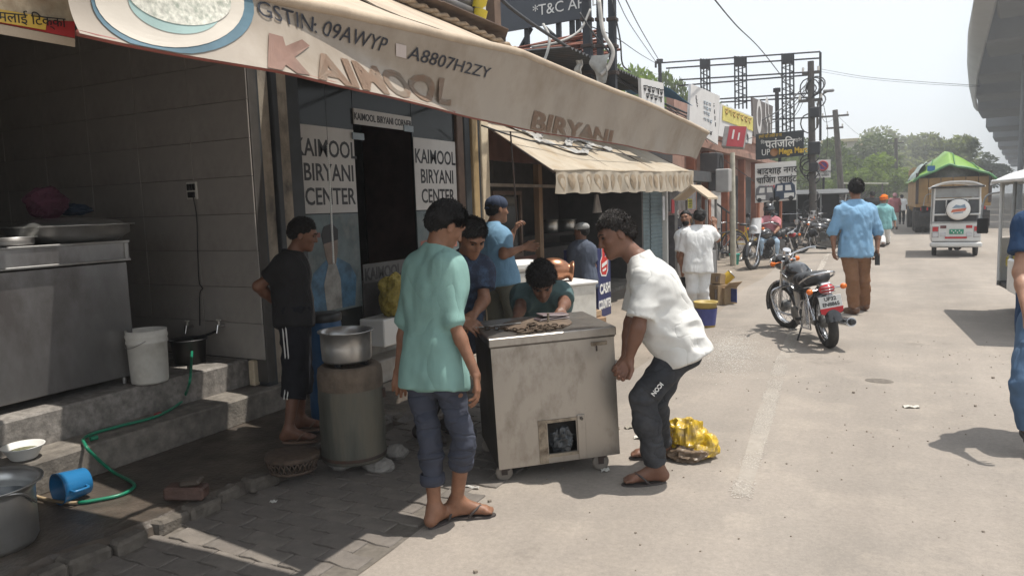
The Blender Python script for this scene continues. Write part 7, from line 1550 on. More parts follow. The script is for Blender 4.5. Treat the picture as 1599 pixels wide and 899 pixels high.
# ------------------------------------------------------------------ motorcycles
M_BLKP = mat('black_gloss_paint', (.012, .012, .014), .22, var=.1, clear=.6, dirt=.25, dscale=5, dcol=(.09, .08, .07))
M_SEAT = mat('seat_vinyl', (.022, .022, .024), .45, var=.2, bump=.1)
M_ENG = mat('engine_alloy', (.16, .16, .155), .5, .6, var=.3, scale=14, dirt=.5, dcol=(.07, .065, .06))
M_CHR2 = mat('chrome_used', (.52, .52, .53), .2, 1., var=.12, scale=12)
M_REDL = mat('red_lens', (.42, .015, .02), .2, var=.1); M_AMB = mat('amber_lens', (.72, .16, .015), .25, var=.1); M_GLASSL = mat('lamp_glass', (.55, .56, .58), .12, .3, var=.05)
M_PLATE = mat('plate_white', (.60, .60, .58), .45, var=.08)
ID3 = Matrix.Identity(3)
def wheel_parts(mk, c, r, w, rim_m, parent, T=None, nspoke=20):
    def mbT():
        m_ = MB(); m_.T = T; return m_
    m_ = mbT(); pr = [(r-.085, -w*.8), (r-.05, -w), (r-.02, -w*.85), (r, -w*.35), (r, w*.35), (r-.02, w*.85), (r-.05, w), (r-.085, w*.8), (r-.085, -w*.8)]; m_.lathe(pr, c, (1, 0, 0), 36); wh = m_.build('wheel', M_RUB, parent, local=True)
    m_ = mbT(); m_.lathe([(r-.083, -w*.75), (r-.10, -w*.5), (r-.10, w*.5), (r-.083, w*.75), (r-.075, w*.7), (r-.075, -w*.7)], c, (1, 0, 0), 36); m_.build('rim', rim_m, wh, local=True)
    m_ = mbT(); m_.lathe([(0, -.06), (.05, -.06), (.075, -.045), (.075, .045), (.05, .06), (0, .06)], c, (1, 0, 0), 18); m_.build('hub', M_ENG, wh, local=True)
    m_ = mbT(); c = Vector(c)
    for i in range(nspoke):
        a = 2*PI*i/nspoke; s_ = 1 if i % 2 else -1; m_.cyl(c+Vector((.05*s_, .065*math.cos(a), .065*math.sin(a))), c+Vector((0, (r-.09)*math.cos(a+.25*s_), (r-.09)*math.sin(a+.25*s_))), .0028, n=4)
    m_.build('spokes', M_CHR2, wh, local=True, kind='stuff'); return wh
def sdf_part(name, prims, res, m, parent, T=None):
    V, Q = field(prims, res)
    if T is not None: M_ = np.array(T); V = V @ M_[:3, :3].T+M_[:3, 3]
    o = mesh_obj(name, [(V, Q)], m, None); o.parent = parent; return o
def motorcycle(name, label, loc, rz, lean, steer, group, tank_m, plate=True, guard=True, cowl=None):
    R = thing(name, label, 'motorcycle', loc, rz, group); r = .305; B_ = 1.36
    mk = lambda nm, f, m, par=R, T=None: (lambda mb: (setattr(mb, 'T', T), f(mb), mb.build(nm, m, par, local=True))[2])(MB())
    wheel_parts(None, (0, 0, r), r, .055, M_CHR2, R)
    ST = Matrix.Translation((0, B_-.22, 0)) @ Matrix.Rotation(steer, 4, 'Z') @ Matrix.Translation((0, -(B_-.22), 0))
    wheel_parts(None, (0, B_, r+.005), r+.01, .045, M_CHR2, R, ST)
    def arc(mb, c, rr, w, a0, a1, th=.006, n=16):
        c = Vector(c); mb.grid(lambda u, v: c+Vector(((v-.5)*w, (rr-.03*abs(2*v-1)**2)*math.cos(a0+(a1-a0)*u), (rr-.03*abs(2*v-1)**2)*math.sin(a0+(a1-a0)*u))), n, 6, True)
    mk('rear_fender', lambda mb: arc(mb, (0, 0, r), r+.055, .17, math.radians(35), math.radians(172)), M_BLKP)
    mk('front_fender', lambda mb: arc(mb, (0, B_, r), r+.045, .13, math.radians(-10), math.radians(165)), M_BLKP, T=ST)
    for s_ in (-1, 1):
        mk('fork', lambda mb: mb.cyl((s_*.085, B_, r), (s_*.085, B_-.24, .92), .024, .021, 10), M_CHR2, T=ST)
        mk('shock_absorber', lambda mb: (mb.cyl((s_*.125, -.02, r+.03), (s_*.125, .10, .64), .020, n=10), mb.cyl((s_*.125, .005, r+.10), (s_*.125, .085, .56), .032, n=12)), M_CHR2)
        mk('swing_arm', lambda mb: mb.cyl((s_*.085, 0, r), (s_*.085, .50, .36), .020, n=8), M_BLACK)
        mk('side_panel', lambda mb: mb.box((s_*.135, .42, .52), (.03, .26, .22), bev=.02), tank_m)
    mk('frame_tube', lambda mb: mb.tube(spline([(0, B_-.28, .92), (0, .95, .56), (0, .88, .26), (0, .48, .24), (0, .40, .50), (0, .10, .66)], 6), .020, 8), M_BLACK)
    mk('engine', lambda mb: (mb.box((0, .62, .31), (.25, .36, .22), bev=.04), mb.cyl((-.16, .55, .31), (.16, .55, .31), .11, n=20), mb.cyl((-.15, .72, .31), (.15, .72, .31), .085, n=18)), M_ENG)
    mk('cylinder', lambda mb: [mb.box((0, .72, .43+.022*i), (.17, .17, .010), bev=.003) for i in range(9)] and mb.box((0, .72, .52), (.11, .11, .22)), M_ENG)
    mk('exhaust_pipe', lambda mb: mb.tube(spline([(.05, .82, .52), (.08, .95, .44), (.12, .93, .26), (.15, .70, .20), (.17, .35, .22)], 6), .022, 10), M_CHR2)
    mu = mk('muffler', lambda mb: mb.cyl((.175, .40, .225), (.195, -.26, .30), .045, .052, 16), M_CHR2); mk('muffler_tip', lambda mb: mb.cyl((.195, -.26, .30), (.197, -.31, .306), .040, .030, 14), M_BLACK, mu)
    for s_ in (-1, 1): mk('footrest', lambda mb: (mb.cyl((s_*.12, .18, .32), (s_*.27, .16, .36), .018, n=10)), M_RUB)
    sdf_part('fuel_tank', [('e', (0, .86, .78), A_((.135, .24, .125)), None, .03, False), ('e', (.07, .88, .77), A_((.085, .20, .115)), None, .04, False), ('e', (-.07, .88, .77), A_((.085, .20, .115)), None, .04, False), (A_((0, .62, .76)), A_((0, .86, .80)), .06, .10, .05)], .014, tank_m, R)
    mk('tank_cap', lambda mb: mb.cyl((0, .84, .895), (0, .84, .912), .035, n=14), M_CHR2)
    for s_ in (-1, 1): mk('tank_stripe', lambda mb: mb.tube([(s_*(.152+.0), .70, .76), (s_*.162, .85, .80), (s_*.15, 1.0, .80)], .008, 6), M_CHR2)
    sdf_part('seat', [(A_((-.075, .48, .745)), A_((.075, .48, .745)), .075, .075, .05), (A_((-.07, .30, .755)), A_((.07, .30, .755)), .085, .085, .06), (A_((-.075, .06, .795)), A_((.075, .06, .795)), .075, .075, .06), (A_((0, .55, .74)), A_((0, .0, .79)), .07, .06, .04)], .014, M_SEAT, R)
    mk('grab_rail', lambda mb: mb.tube(spline([(-.15, .22, .74), (-.165, .0, .80), (-.12, -.16, .86), (0, -.19, .87), (.12, -.16, .86), (.165, 0, .80), (.15, .22, .74)], 6), .012, 8), M_CHR2)
    # tail: lamp, plate, indicators
    tl = mk('tail_lamp', lambda mb: mb.lathe([(0, .055), (.045, .05), (.075, .02), (.08, 0), (.07, -.05), (0, -.05)], (0, -.24, .70), (0, -1, .12), 20, sx=1.05, sy=.72), M_REDL)
    mk('lamp_grille', lambda mb: [mb.tube([(-.07, -.285, .70+d), (0, -.305, .70+d), (.07, -.285, .70+d)], .005, 6) for d in (-.03, 0, .03)], M_CHR2, tl)
    mk('lamp_bracket', lambda mb: mb.box((0, -.18, .745), (.12, .14, .05), bev=.015), M_CHR2)
    for s_ in (-1, 1):
        a = mk('indicator', lambda mb: mb.ell((s_*.18, -.235, .70), (.036, .028, .032), 14, 9), M_AMB); mk('stalk', lambda mb: mb.cyl((s_*.07, -.21, .70), (s_*.15, -.225, .70), .010, n=8), M_CHR2, a)
    if plate:
        pl = mk('number_plate', lambda mb: mb.box((0, -.30, .565), (.235, .008, .135), Matrix.Rotation(-.12, 3, 'X'), .002), M_PLATE)
        mk('red_flap', lambda mb: mb.poly([(-.122, -.313, .505), (.122, -.313, .505), (.115, -.31, .45), (.05, -.308, .42), (-.05, -.308, .42), (-.115, -.31, .45)], (0, 1, .1), .006), mat('flap_red', (.50, .02, .03), .5), pl)
        Rm = mworld(R)
        for b_, z in (('UP32', .582), ('EN8865', .524)):
            o = text(b_, 'lettering', M_PRINTK, None, (0, -.3062+(z-.565)*.1206, z), (1, 0, 0), (0, .1206, 1), .058 if len(b_) < 5 else .055, .002, 'CENTER', 1.0, bold=.0015); o.parent = pl
    mk('mud_flap', lambda mb: mb.box((0, -.285, .38), (.09, .006, .10), Matrix.Rotation(.1, 3, 'X')), M_RUB)
    # handlebar, headlamp, mirrors
    mk('handlebar', lambda mb: mb.tube(spline([(-.37, .88, .99), (-.25, .98, 1.03), (-.10, 1.08, 1.00), (0, 1.10, .98), (.10, 1.08, 1.00), (.25, .98, 1.03), (.37, .88, .99)], 6), .012, 8), M_CHR2, T=ST)
    for s_ in (-1, 1):
        mk('grip', lambda mb: mb.cyl((s_*.29, .945, 1.02), (s_*.385, .87, .985), .018, n=10), M_RUB, T=ST)
        mk('lever', lambda mb: mb.tube([(s_*.24, 1.02, 1.02), (s_*.32, 1.0, 1.0), (s_*.38, .95, .97)], .006, 6), M_CHR2, T=ST)
        mi = mk('mirror', lambda mb: mb.lathe([(0, -.008), (.05, -.006), (.058, 0), (.05, .012), (0, .014)], (s_*.30, .98, 1.20), (0, 1, .1), 18), M_BLACK, T=ST); mk('mirror_stem', lambda mb: mb.tube([(s_*.25, .99, 1.03), (s_*.27, 1.02, 1.12), (s_*.30, .99, 1.19)], .006, 6), M_CHR2, mi, T=ST)
        mk('front_indicator', lambda mb: (mb.cyl((s_*.07, 1.20, .90), (s_*.15, 1.20, .90), .008, n=6), mb.ell((s_*.18, 1.20, .90), (.035, .028, .032), 12, 8)), M_AMB, T=ST)
    hl = mk('headlamp', lambda mb: mb.lathe([(0, -.10), (.06, -.09), (.095, -.03), (.10, .03), (.095, .045), (0, .06)], (0, 1.27, .89), (0, 1, -.05), 22), tank_m if cowl is None else cowl, T=ST); mk('lens', lambda mb: mb.lathe([(.09, .046), (.07, .062), (0, .07)], (0, 1.27, .89), (0, 1, -.05), 20), M_GLASSL, hl, T=ST)
    if cowl: mk('cowl', lambda mb: mb.grid(lambda u, v: (((u-.5)*.30)*(1-.25*v), 1.36-.10*v-.12*(2*u-1)**2, .80+.34*v), 8, 6, True, th=(0, -.01, 0)), cowl, T=ST)
    mk('instrument', lambda mb: mb.cyl((0, 1.15, 1.00), (0, 1.12, 1.05), .05, n=16), M_CHR2, T=ST)
    if guard:
        g = mk('saree_guard', lambda mb: mb.tube([(-.215, -.22, .60), (-.22, -.19, .28), (-.22, .16, .25), (-.215, .20, .42), (-.19, .12, .56), (-.19, -.20, .62)], .009, 6, closed=True), M_CHR2)
        for i in range(7): t = i/6; mk('guard_bar', lambda mb: mb.cyl((-.195, .02-.12*t*.4, .555+.03*t), (-.22, .18-.36*t, .255+.02*t), .005, n=5), M_CHR2, g)
    mk('leg_guard', lambda mb: mb.tube(spline([(-.04, 1.0, .62), (-.27, .98, .60), (-.31, .97, .50), (-.27, .93, .34), (-.08, .88, .25), (.08, .88, .25), (.27, .93, .34), (.31, .97, .50), (.27, .98, .60), (.04, 1.0, .62)], 6), .013, 8), M_CHR2)
    mk('side_stand', lambda mb: (mb.cyl((-.10, .50, .25), (-.24, .42, .015), .011, n=8), mb.box((-.245, .42, .012), (.06, .05, .012))), M_BLACK)
    mk('chain_case', lambda mb: mb.box((-.115, .22, .32), (.03, .50, .10), bev=.03), M_BLKP)
    R.rotation_euler = (0, lean, rz); return R
g = G(1295, 543); PH = math.radians(22)
bike = motorcycle('motorcycle', 'black classic motorcycle with red plate flap leaning on its stand in the road', (g.x, g.y+.03, 0), PH, -.17, .35, 'motorcycles in the street', M_BLKP); bike.scale = (.93, .93, .93)
bikeT = motorcycle('motorcycle', 'black motorcycle with a white headlamp cowl under the rider in the pink shirt', (0, 0, 0), 0, 0, .1, 'motorcycles in the street', M_BLKP, plate=False, guard=False, cowl=mat('cowl_white', (.60, .60, .60), .4))
fw = G(1174, 421); rb_h = math.radians(180-26); f_ = Vector((-math.sin(rb_h), math.cos(rb_h), 0)); bikeT.location = fw-f_*1.36; bikeT.rotation_euler = (0, .03, rb_h)
def place_copy(src, loc, rz, lean, label):
    c = copy_tree(src); c.location = loc; c.rotation_euler = (0, lean, rz); c['label'] = label; return c
def facing(px, py, back, rz): 
    q_ = G(px, py); f2 = Vector((-math.sin(rz), math.cos(rz), 0)); return q_-f2*1.36
place_copy(bike, facing(1243, 395, 0, math.radians(98)), math.radians(98), -.12, 'parked dark motorcycle seen from its side before the open van, nearer the camera')
place_copy(bikeT, facing(1262, 386, 0, math.radians(80)), math.radians(80), -.12, 'parked motorcycle with pale headlamp cowl just left of the blue shirted walker')
place_copy(bike, facing(1232, 388, 0, math.radians(120)), math.radians(120), -.14, 'parked motorcycle behind the rider, half hidden under the charging sign')
# bicycles
def bicycle(name, label, loc, rz, m):
    R = thing(name, label, 'bicycle', loc, rz, 'bicycles by the pink shops'); mk = lambda nm, f, mm, par=R: (lambda mb: (f(mb), mb.build(nm, mm, par, local=True))[1])(MB()); r = .34
    for y in (0, 1.08):
        w = mk('wheel', lambda mb: mb.tube([(0, y+r*math.cos(t), r+r*math.sin(t)) for t in [2*PI*i/32 for i in range(32)]], .018, 6, closed=True), M_RUB); mk('rim', lambda mb: mb.tube([(0, y+(r-.03)*math.cos(t), r+(r-.03)*math.sin(t)) for t in [2*PI*i/32 for i in range(32)]], .008, 5, closed=True), M_CHR2, w)
        mk('spokes', lambda mb: [mb.cyl((0, y, r), (0, y+(r-.03)*math.cos(2*PI*i/18), r+(r-.03)*math.sin(2*PI*i/18)), .003, n=4) for i in range(18)], M_CHR2, w).__setitem__('kind', 'stuff'); mk('mudguard', lambda mb: mb.tube([(0, y+(r+.04)*math.cos(t), r+(r+.04)*math.sin(t)) for t in [math.radians(10)+math.radians(160)*i/14 for i in range(15)]], .012, 5), m, w)
    for a, b_ in (((0, .42, .30), (0, .30, .80)), ((0, .42, .30), (0, .88, .66)), ((0, .32, .74), (0, .86, .78)), ((0, .42, .30), (0, 0, r)), ((0, .33, .68), (0, 0, r)), ((0, .84, .90), (0, 1.08, r))): mk('frame_tube', lambda mb: mb.cyl(a, b_, .017, n=8), m)
    mk('saddle', lambda mb: mb.ell((0, .26, .86), (.07, .13, .04), 12, 7), M_SEAT); mk('handlebar', lambda mb: mb.tube(spline([(-.26, .72, .98), (-.20, .86, 1.0), (0, .86, .97), (.20, .86, 1.0), (.26, .72, .98)], 5), .012, 6), M_CHR2); mk('carrier', lambda mb: [mb.cyl((x_, -.22, .70), (x_, .22, .70), .008, n=6) for x_ in (-.06, 0, .06)] and mb.cyl((0, -.2, .70), (0, 0, r), .008, n=6), M_IRON)
    return R
p = G(1108, 413); bicycle('bicycle', 'black bicycle parked behind the kiosk by the white pole', (p.x, p.y, 0), math.radians(-28), M_BLACK)
p = G(1140, 400); bc = bicycle('bicycle', 'bright yellow framed bicycle parked by the white pole', (p.x+.05, p.y+.3, 0), math.radians(-70), mat('bicycle_yellow', (.62, .42, .02), .4))
# ------------------------------------------------------------------ electric rickshaws
M_RKW = mat('rickshaw_white', (.60, .60, .585), .35, var=.06, clear=.3, dirt=.4, dscale=3, dcol=(.40, .37, .33)); M_RKG = mat('rickshaw_grey', (.30, .31, .31), .4, var=.1, dirt=.4); M_RKROOF = mat('rickshaw_roof', (.68, .68, .67), .4, var=.05, dirt=.3)
M_DARKV = mat('cab_dark', (.025, .026, .03), .6, var=.3)
def rickshaw(label, loc, rz, body, roof, spare=True, group='electric rickshaws', name='electric_rickshaw'):
    R = thing(name, label, 'rickshaw', loc, rz, group); mk = lambda nm, f, m, par=R: (lambda mb: (f(mb), mb.build(nm, m, par, local=True))[1])(MB())
    for x_, y in ((-.44, 0), (.44, 0), (0, 1.95)):
        w = mk('wheel', lambda mb: mb.lathe([(.10, -.045), (.20, -.05), (.225, -.03), (.225, .03), (.20, .05), (.10, .045)], (x_, y, .225), (1, 0, 0), 24), M_RUB); mk('rim', lambda mb: mb.lathe([(0, -.03), (.10, -.046), (.10, .046), (0, .03)], (x_, y, .225), (1, 0, 0), 18), M_RKG, w)
    mk('axle', lambda mb: (mb.cyl((-.42, 0, .225), (.42, 0, .225), .03, n=8), mb.ell((.06, 0, .23), (.10, .09, .10), 12, 8), [mb.box((s_*.3, 0, .30), (.05, .6, .04)) for s_ in (-1, 1)]), M_IRON)
    mk('chassis', lambda mb: mb.box((0, .75, .36), (.88, 2.3, .07), bev=.01), M_DARKV)
    mk('rear_panel', lambda mb: mb.box((0, -.44, .60), (1.04, .06, .46), bev=.02), body); mk('bumper', lambda mb: (mb.box((0, -.50, .30), (1.10, .08, .12), bev=.03)), body); mk('belt_line', lambda mb: mb.box((0, -.476, .845), (1.06, .02, .03), bev=.006), M_RKG)
    for s_ in (-1, 1):
        mk('side_panel', lambda mb: mb.box((s_*.50, .28, .56), (.05, 1.38, .40), bev=.02), body)
        for i, (z, m) in enumerate(((.68, M_REDL), (.54, M_GLASSL))):
            t = mk('tail_lamp', lambda mb: mb.box((s_*.435, -.478, z), (.12, .02, .11), bev=.008), m); mk('lamp_rim', lambda mb: mb.box((s_*.435, -.4725, z), (.145, .012, .135), bev=.008), M_CHR2, t)
        mk('brake_lamp', lambda mb: mb.box((s_*.27, -.478, .73), (.13, .02, .07), bev=.006), M_REDL if s_ > 0 else mat('lens_dark', (.10, .02, .02), .3)); mk('reverse_lamp', lambda mb: mb.box((s_*.27, -.478, .55), (.12, .02, .10), bev=.006), M_GLASSL)
        for y, m in ((-.42, M_RKW), (.30, M_RKG), (1.0, M_RKG), (1.62, M_RKW)): mk('pillar', lambda mb: mb.cyl((s_*.49, y, .76 if y < 1 else .42), (s_*.47, y+(-.0 if y < 1.5 else .12), 1.68), .022, n=8), m)
        mk('grab_rail', lambda mb: mb.cyl((s_*.49, -.42, 1.05), (s_*.49, 1.0, 1.05), .016, n=6), M_CHR2)
    mk('rear_rail', lambda mb: (mb.cyl((-.49, -.44, 1.03), (.49, -.44, 1.03), .022, n=8)), M_RKW); mk('rear_rail', lambda mb: mb.cyl((-.48, -.44, 1.40), (.48, -.44, 1.40), .022, n=8), M_RKW)
    for x_ in (-.22, .22): mk('rear_post', lambda mb: mb.cyl((x_, -.44, 1.03), (x_, -.44, 1.40), .016, n=6), M_RKW)
    mk('rear_window', lambda mb: mb.box((0, -.41, 1.215), (.94, .008, .34)), mat('window_film', (.05, .055, .06), .15)); mk('rear_header', lambda mb: mb.box((0, -.40, 1.55), (.95, .03, .22), bev=.01), M_RKG)
    rf = mk('roof', lambda mb: mb.grid(lambda u, v: ((u-.5)*1.10, -.58+2.62*v, 1.70+.14*(1-abs(2*u-1)**3)*(1-.0*v)-.06*max(0, v-.85)*6*.5), 14, 10, True, th=(0, 0, -.035)), roof); mk('roof_trim', lambda mb: mb.tube([(-.55, -.58, 1.69), (.55, -.58, 1.69)], .022, 8), M_BLACK, rf)
    for s_ in (-1, 1): mk('roof_trim', lambda mb: mb.tube([(s_*.55, -.58, 1.69), (s_*.55, 1.9, 1.69)], .02, 6), roof, rf)
    if spare:
        sp_ = mk('spare_wheel_cover', lambda mb: mb.lathe([(0, .10), (.20, .10), (.245, .075), (.255, .03), (.25, -.04), (0, -.04)], (.03, -.50, 1.15), (0, -1, 0), 30), M_WHITE); mk('tyre_edge', lambda mb: mb.tube([(.03+.255*math.cos(t), -.53, 1.15+.255*math.sin(t)) for t in [2*PI*i/28 for i in range(28)]], .014, 6, closed=True), M_RUB, sp_)
        for pts, m in (([(-.13, .03), (-.05, .10), (.04, .08), (.12, .11), (.15, .03)], mat('print_bluegrey', (.18, .26, .34), .5)), ([(-.15, -.06), (.13, -.03), (.16, .03), (-.12, 0)], mat('print_redorange', (.48, .12, .06), .5)), ([(-.10, -.09), (.09, -.07), (.10, -.045), (-.10, -.065)], mat('print_bluegrey', (1, 1, 1)))): mk('print', lambda mb: mb.poly([(.03+a*1.05, -.602, 1.15+b_*1.15) for a, b_ in pts], (0, -1, 0), .003), m, sp_)
    np_ = mk('number_plate', lambda mb: mb.box((.01, -.482, .615), (.30, .016, .12), bev=.004), mat('plate_green', (.015, .22, .13), .4)); mk('plate_print', lambda mb: [mb.box((-.09+.04*i, -.4915, .635-.04*(i % 2)), (.022, .003, .028)) for i in range(6)], M_WHITE, np_).__setitem__('kind', 'stuff')
    mk('reflector_strip', lambda mb: mb.box((.0, -.482, .47), (.46, .014, .045), bev=.004), M_REDL)
    for y, rot in ((-.12, 0), (.72, 0)): 
        mk('seat', lambda mb: mb.box((0, y, .72), (.92, .40, .12), bev=.03), M_SEAT); mk('seat_back', lambda mb: mb.box((0, y+(-.2 if y < 0 else .22), .98), (.90, .09, .36), bev=.03), M_SEAT)
    # front: cowl, windscreen, handle, mirrors
    mk('front_cowl', lambda mb: mb.grid(lambda u, v: ((u-.5)*.96*(1-.22*v*0), 1.80+.32*math.sin(PI*u)*(1-.35*v)-.05*v, .34+.62*v), 16, 8, True, th=(0, -.02, 0)), body); mk('headlamp', lambda mb: mb.lathe([(0, .05), (.09, .04), (.10, 0), (0, 0)], (0, 2.06, .78), (0, 1, 0), 18), M_GLASSL)
    ws = mk('windscreen', lambda mb: mb.grid(lambda u, v: ((u-.5)*.92, 1.80+.16*math.sin(PI*u)*(1-v)-.06*v, .98+.68*v), 10, 4, True), mat('windscreen_glass', (.5, .55, .56), .05, var=0, alpha=.28)); mk('frame', lambda mb: mb.tube([(-.46, 1.80, .98), (-.45, 1.74, 1.66), (.45, 1.74, 1.66), (.46, 1.80, .98)], .02, 8), body, ws)
    mk('handlebar', lambda mb: mb.tube([(-.30, 1.45, 1.0), (0, 1.60, .98), (.30, 1.45, 1.0)], .014, 6), M_BLACK)
    for s_ in (-1, 1):
        mi = mk('mirror', lambda mb: mb.box((s_*.66, 1.78, 1.12), (.13, .03, .20), bev=.012), M_BLACK); mk('mirror_arm', lambda mb: mb.tube(spline([(s_*.46, 1.76, 1.55), (s_*.62, 1.86, 1.50), (s_*.67, 1.84, 1.25), (s_*.66, 1.80, 1.20)], 5), .012, 6), M_RKG, mi)
    return R
p = G(1491, 400); rk = rickshaw('white electric rickshaw with printed spare wheel cover driving away on the road', (p.x, p.y+.25, 0), math.radians(-1), M_RKW, M_RKROOF)
cpos = W(1556, 445, 9.7); hd = math.radians(-4); q_ = Matrix.Rotation(-hd, 3, 'Z') @ Vector((-.47, 1.84, 0))
rk2 = copy_tree(rk); rk2.location = (cpos.x-q_.x, cpos.y-q_.y, 0); rk2.rotation_euler = (0, 0, -hd); mb = MB(); mb.box((.47, .55, 1.22), (.02, 2.0, .90), bev=.004); mb.build('cab_shade_sheet', mat('cab_shade_grey', (.06, .065, .07), .7, var=.3), rk2, local=True); mb = MB(); mb.box((-.30, 1.60, .66), (.22, .2, .16), bev=.03); mb.build('storage_box', mat('yellow_box', (.45, .36, .05), .5), rk2, local=True)  # dark side sheet added to stand for the shaded cab interior
rk2['label'] = 'dusty white electric rickshaw cut off by the right edge, mirror arm on its left'
vn = rickshaw('dark open sided van with grey roof parked crosswise behind the motorcycles', (0, 0, 0), 0, M_DARKV, mat('van_roof', (.10, .105, .11), .8, var=.1), False, None, 'passenger_van'); vn['category'] = 'van'
for nm, c_, d_ in (('cab_shade_panel', (-.46, .6, 1.2), (.03, 2.3, .95)), ('seat_row', (0, .35, .85), (.8, .5, .5)), ('front_panel', (.48, 1.45, .60), (.05, .55, .55))):  # far side panel is an added dark sheet in place of cabin shade
    mb = MB(); mb.box(c_, d_, bev=.01); mb.build(nm, M_DARKV, vn, local=True)
p = W(1275, 340, 24.6); vn.location = (p.x-1.0, p.y-.25, 0); vn.rotation_euler = (0, 0, math.radians(-74)); vn.scale = (1.15, 1.05, .98)
# ------------------------------------------------------------------ truck under a green tarpaulin
M_OCH = mat('truck_ochre', (.26, .155, .05), .6, var=.25, scale=2.5, dirt=.6, dscale=1.2, dcol=(.18, .12, .07)); M_TARP = mat('tarpaulin_green', (.15, .29, .045), .45, var=.18, scale=2, bump=.25, bscale=5); M_TARP2 = mat('tarpaulin_dark', (.05, .17, .06), .5, var=.2)
tr = thing('truck', 'loaded truck with ochre body under a bright green tarpaulin ahead of the rickshaw', 'truck', (2.0, 33.0, 0)); tk = lambda nm, f, m, par=tr: (lambda mb: (f(mb), mb.build(nm, m, par, local=True))[1])(MB())
a, b_ = G(1432, 362), G(1538, 362); xl = W(1428, 300, 30.5).x; tr.location = (xl+1.25, 33.2, 0); tr.rotation_euler = (0, 0, math.radians(2))
tk('chassis', lambda mb: (mb.box((-.45, 3.4, .85), (.16, 7.6, .24)), mb.box((.45, 3.4, .85), (.16, 7.6, .24)), mb.box((0, .1, .75), (2.2, .14, .16))), M_DARKV)
tk('cargo_floor', lambda mb: mb.box((0, 2.6, 1.10), (2.5, 5.4, .16), bev=.02), M_OCH)
for i in range(6): tk('tail_board', lambda mb: mb.box((-1.03+.412*i, -.08, 1.66), (.395, .06, .96), bev=.015), M_OCH)
for s_ in (-1, 1):
    for i in range(7): tk('side_board', lambda mb: mb.box((s_*1.22, .3+.77*i, 1.66), (.06, .75, .96), bev=.015), M_OCH)
    tk('corner_post', lambda mb: mb.box((s_*1.21, -.12, 1.75), (.10, .10, 1.2), bev=.01), M_IRON); tk('tail_lamp', lambda mb: mb.box((s_*.95, -.16, .95), (.26, .05, .12), bev=.01), M_REDL)
    for y in (.75, 2.0, 6.4):
        for dx in ((0, .32) if y < 5 else (0,)): w = tk('wheel', lambda mb: mb.lathe([(.25, -.12), (.46, -.13), (.50, -.09), (.50, .09), (.46, .13), (.25, .12)], (s_*(1.08-dx), y, .50), (1, 0, 0), 24), M_RUB); tk('rim', lambda mb: mb.lathe([(0, -.03), (.25, -.11), (.25, .11), (0, .03)], (s_*(1.08-dx), y, .50), (1, 0, 0), 16), M_IRON, w)
    tk('mud_flap', lambda mb: mb.box((s_*.95, .1, .55), (.62, .03, .6)), M_RUB)
tk('cab', lambda mb: mb.box((0, 6.6, 1.75), (2.3, 1.7, 2.0), bev=.12), M_OCH); tk('cab_window', lambda mb: mb.box((0, 6.6, 2.15), (2.32, .9, .6), bev=.05), M_GLASS)
def tarp(u, v):
    x = (u-.5)*2; y = -.35+5.9*v; h = 1.05*(1-abs(x+.12*(1-abs(x)))**1.05)*(.72+.28*math.sin(PI*min(1, .2+v*.8))); d = max(0, abs(x)-.84)*2.2
    px = x*1.36; z = 2.12+h-d*.30; e_ = max(0, .14-v)/.14; z -= e_*h*.45; px *= 1+.06*e_*(1-abs(x))
    return (px+.03*n3(y*1.5, x*2, 1), y-.12*e_, z+.05*n3(x*3, y*1.2, 4)+.03*abs(math.sin(x*6+y)))
tk('tarpaulin', lambda mb: mb.grid(tarp, 40, 40, True, th=(0, 0, -.02)), M_TARP); tk('tarpaulin_hem', lambda mb: mb.tube([Vector(tarp(i/30, 0))+Vector((0, -.02, -.03)) for i in range(31)], .05, 6), M_TARP2)
for i, (u, v) in enumerate(((.2, .02), (.5, .0), (.78, .02))): tk('tie_rope', lambda mb: mb.tube([Vector(tarp(u+.3*(.5-u)*t, v+.3*t))+Vector((0, -.02, .03)) for t in (0, .2, .4, .6, .8, 1.)], .02, 5), M_TARP2)
tk('tarp_patch', lambda mb: mb.box(Vector(tarp(.22, .02))+Vector((0, -.04, .10)), (.26, .03, .2)), mat('patch_blue', (.02, .12, .32), .5))
tk('load_sacks', lambda mb: mb.ell((0, 2.6, 2.1), (1.15, 2.6, .9), 20, 12), mat('load_grey', (.22, .22, .22), .8))
tk('folded_sheet', lambda mb: mb.grid(lambda u, v: (-1.28+.5*u+.04*n3(u*4, v*4, 3), .2+4.6*v, 2.15+.65*math.sin(u*1.5)+.06*n3(u*5, v*9, 5)), 12, 30, True, th=(-.03, 0, -.03)), mat('load_sheet', (.30, .36, .34), .6, var=.3))
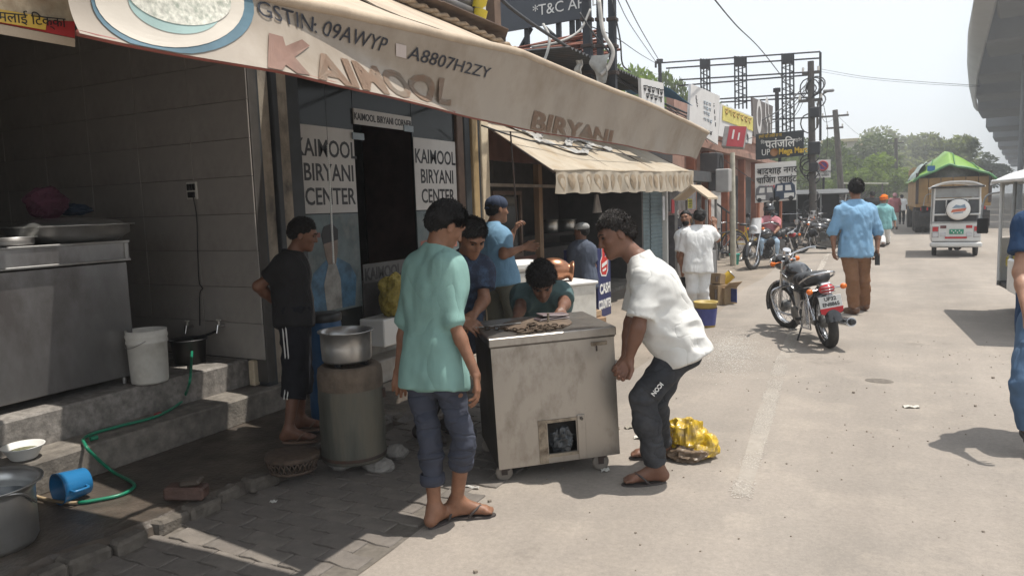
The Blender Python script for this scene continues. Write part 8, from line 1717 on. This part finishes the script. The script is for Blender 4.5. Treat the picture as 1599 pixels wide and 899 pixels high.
# far roadside stall with a flat canopy, and a far car
p = G(1398, 336); fs = thing('roadside_stall', 'far roadside stall with a pale flat canopy past the orange turban', 'stall', (p.x-2.2, p.y, 0)); k2 = lambda nm, f, m: (lambda mb: (f(mb), mb.build(nm, m, fs, local=True))[1])(MB())
k2('canopy', lambda mb: mb.box((0, 0, 2.45), (3.4, 2.2, .10), Matrix.Rotation(.05, 3, 'Y')), mat('canopy_pale', (.55, .56, .45), .6)); [k2('post', lambda mb: mb.cyl((s_*1.3, t_*.8, 0), (s_*1.3, t_*.8, 2.45), .05, n=6), M_POLE) for s_ in (-1, 1) for t_ in (-1, 1)]; k2('counter', lambda mb: mb.box((0, 0, .5), (2.6, 1.2, 1.0), bev=.03), M_SHED)
# ------------------------------------------------------------------ rider in the pink shirt
Db = depth_of(Vector((bikeT.location.x, bikeT.location.y, .8))+f_*.45)
J = pose(Db, head=(1201, 328, 0), neck=(1202, 339, .03), shR=(1190, 345, .0), shL=(1214, 345, .0), elR=(1181, 353, -.2), elL=(1215, 357, -.15), wrR=(1171, 358, -.42), wrL=(1209, 364, -.38), hipR=(1196, 372, .08), hipL=(1206, 372, .08), knR=(1188, 376, -.35), knL=(1212, 378, -.25), anR=(1186, 400, -.2), anL=(1211, 398, -.1), toeR=(1184, 404, -.32), toeL=(1212, 402, -.22))
P, I = person('man in pink shirt, jeans and dark helmet astride the motorcycle with white cowl', J, -cf*.9-cr*.25, SK1, dict(m=cloth('pink_shirt', (.36, .125, .125)), g=.018, hem=-.06, sleeve=.75), dict(m=cloth('pale_jeans', (.30, .40, .50)), g=.014), None, dict(kind='shoe', m=SLIPD), s=.98, res=.014, hres=.011, root=(bikeT.location.x+f_.x*.45, bikeT.location.y+f_.y*.45, .75))
mb = MB(); M = Matrix(I['HM']); mb.ell(I['hat'](0, -.005, .02), (.128, .150, .150), 22, 14, M); hm = mb.build('helmet', M_BLKP, P); mb = MB(); mb.ell(I['hat'](0, .055, .0), (.112, .105, .058), 18, 10, M); mb.build('visor', mat('visor', (.03, .035, .04), .05), hm)
# ------------------------------------------------------------------ dusty air
m = bpy.data.materials.new('haze_air'); m.use_nodes = True; nt = m.node_tree; nt.nodes.remove(nt.nodes['Principled BSDF'])
pv = nt.nodes.new('ShaderNodeVolumePrincipled'); pv.inputs['Color'].default_value = (.97, .98, 1, 1); pv.inputs['Density'].default_value = .0026; pv.inputs['Anisotropy'].default_value = .2
nt.links.new(pv.outputs[0], nt.nodes['Material Output'].inputs['Volume'])
mb = MB(); mb.box((0, 20, 17), (860, 860, 36)); mb.build('haze', m, kind='stuff')
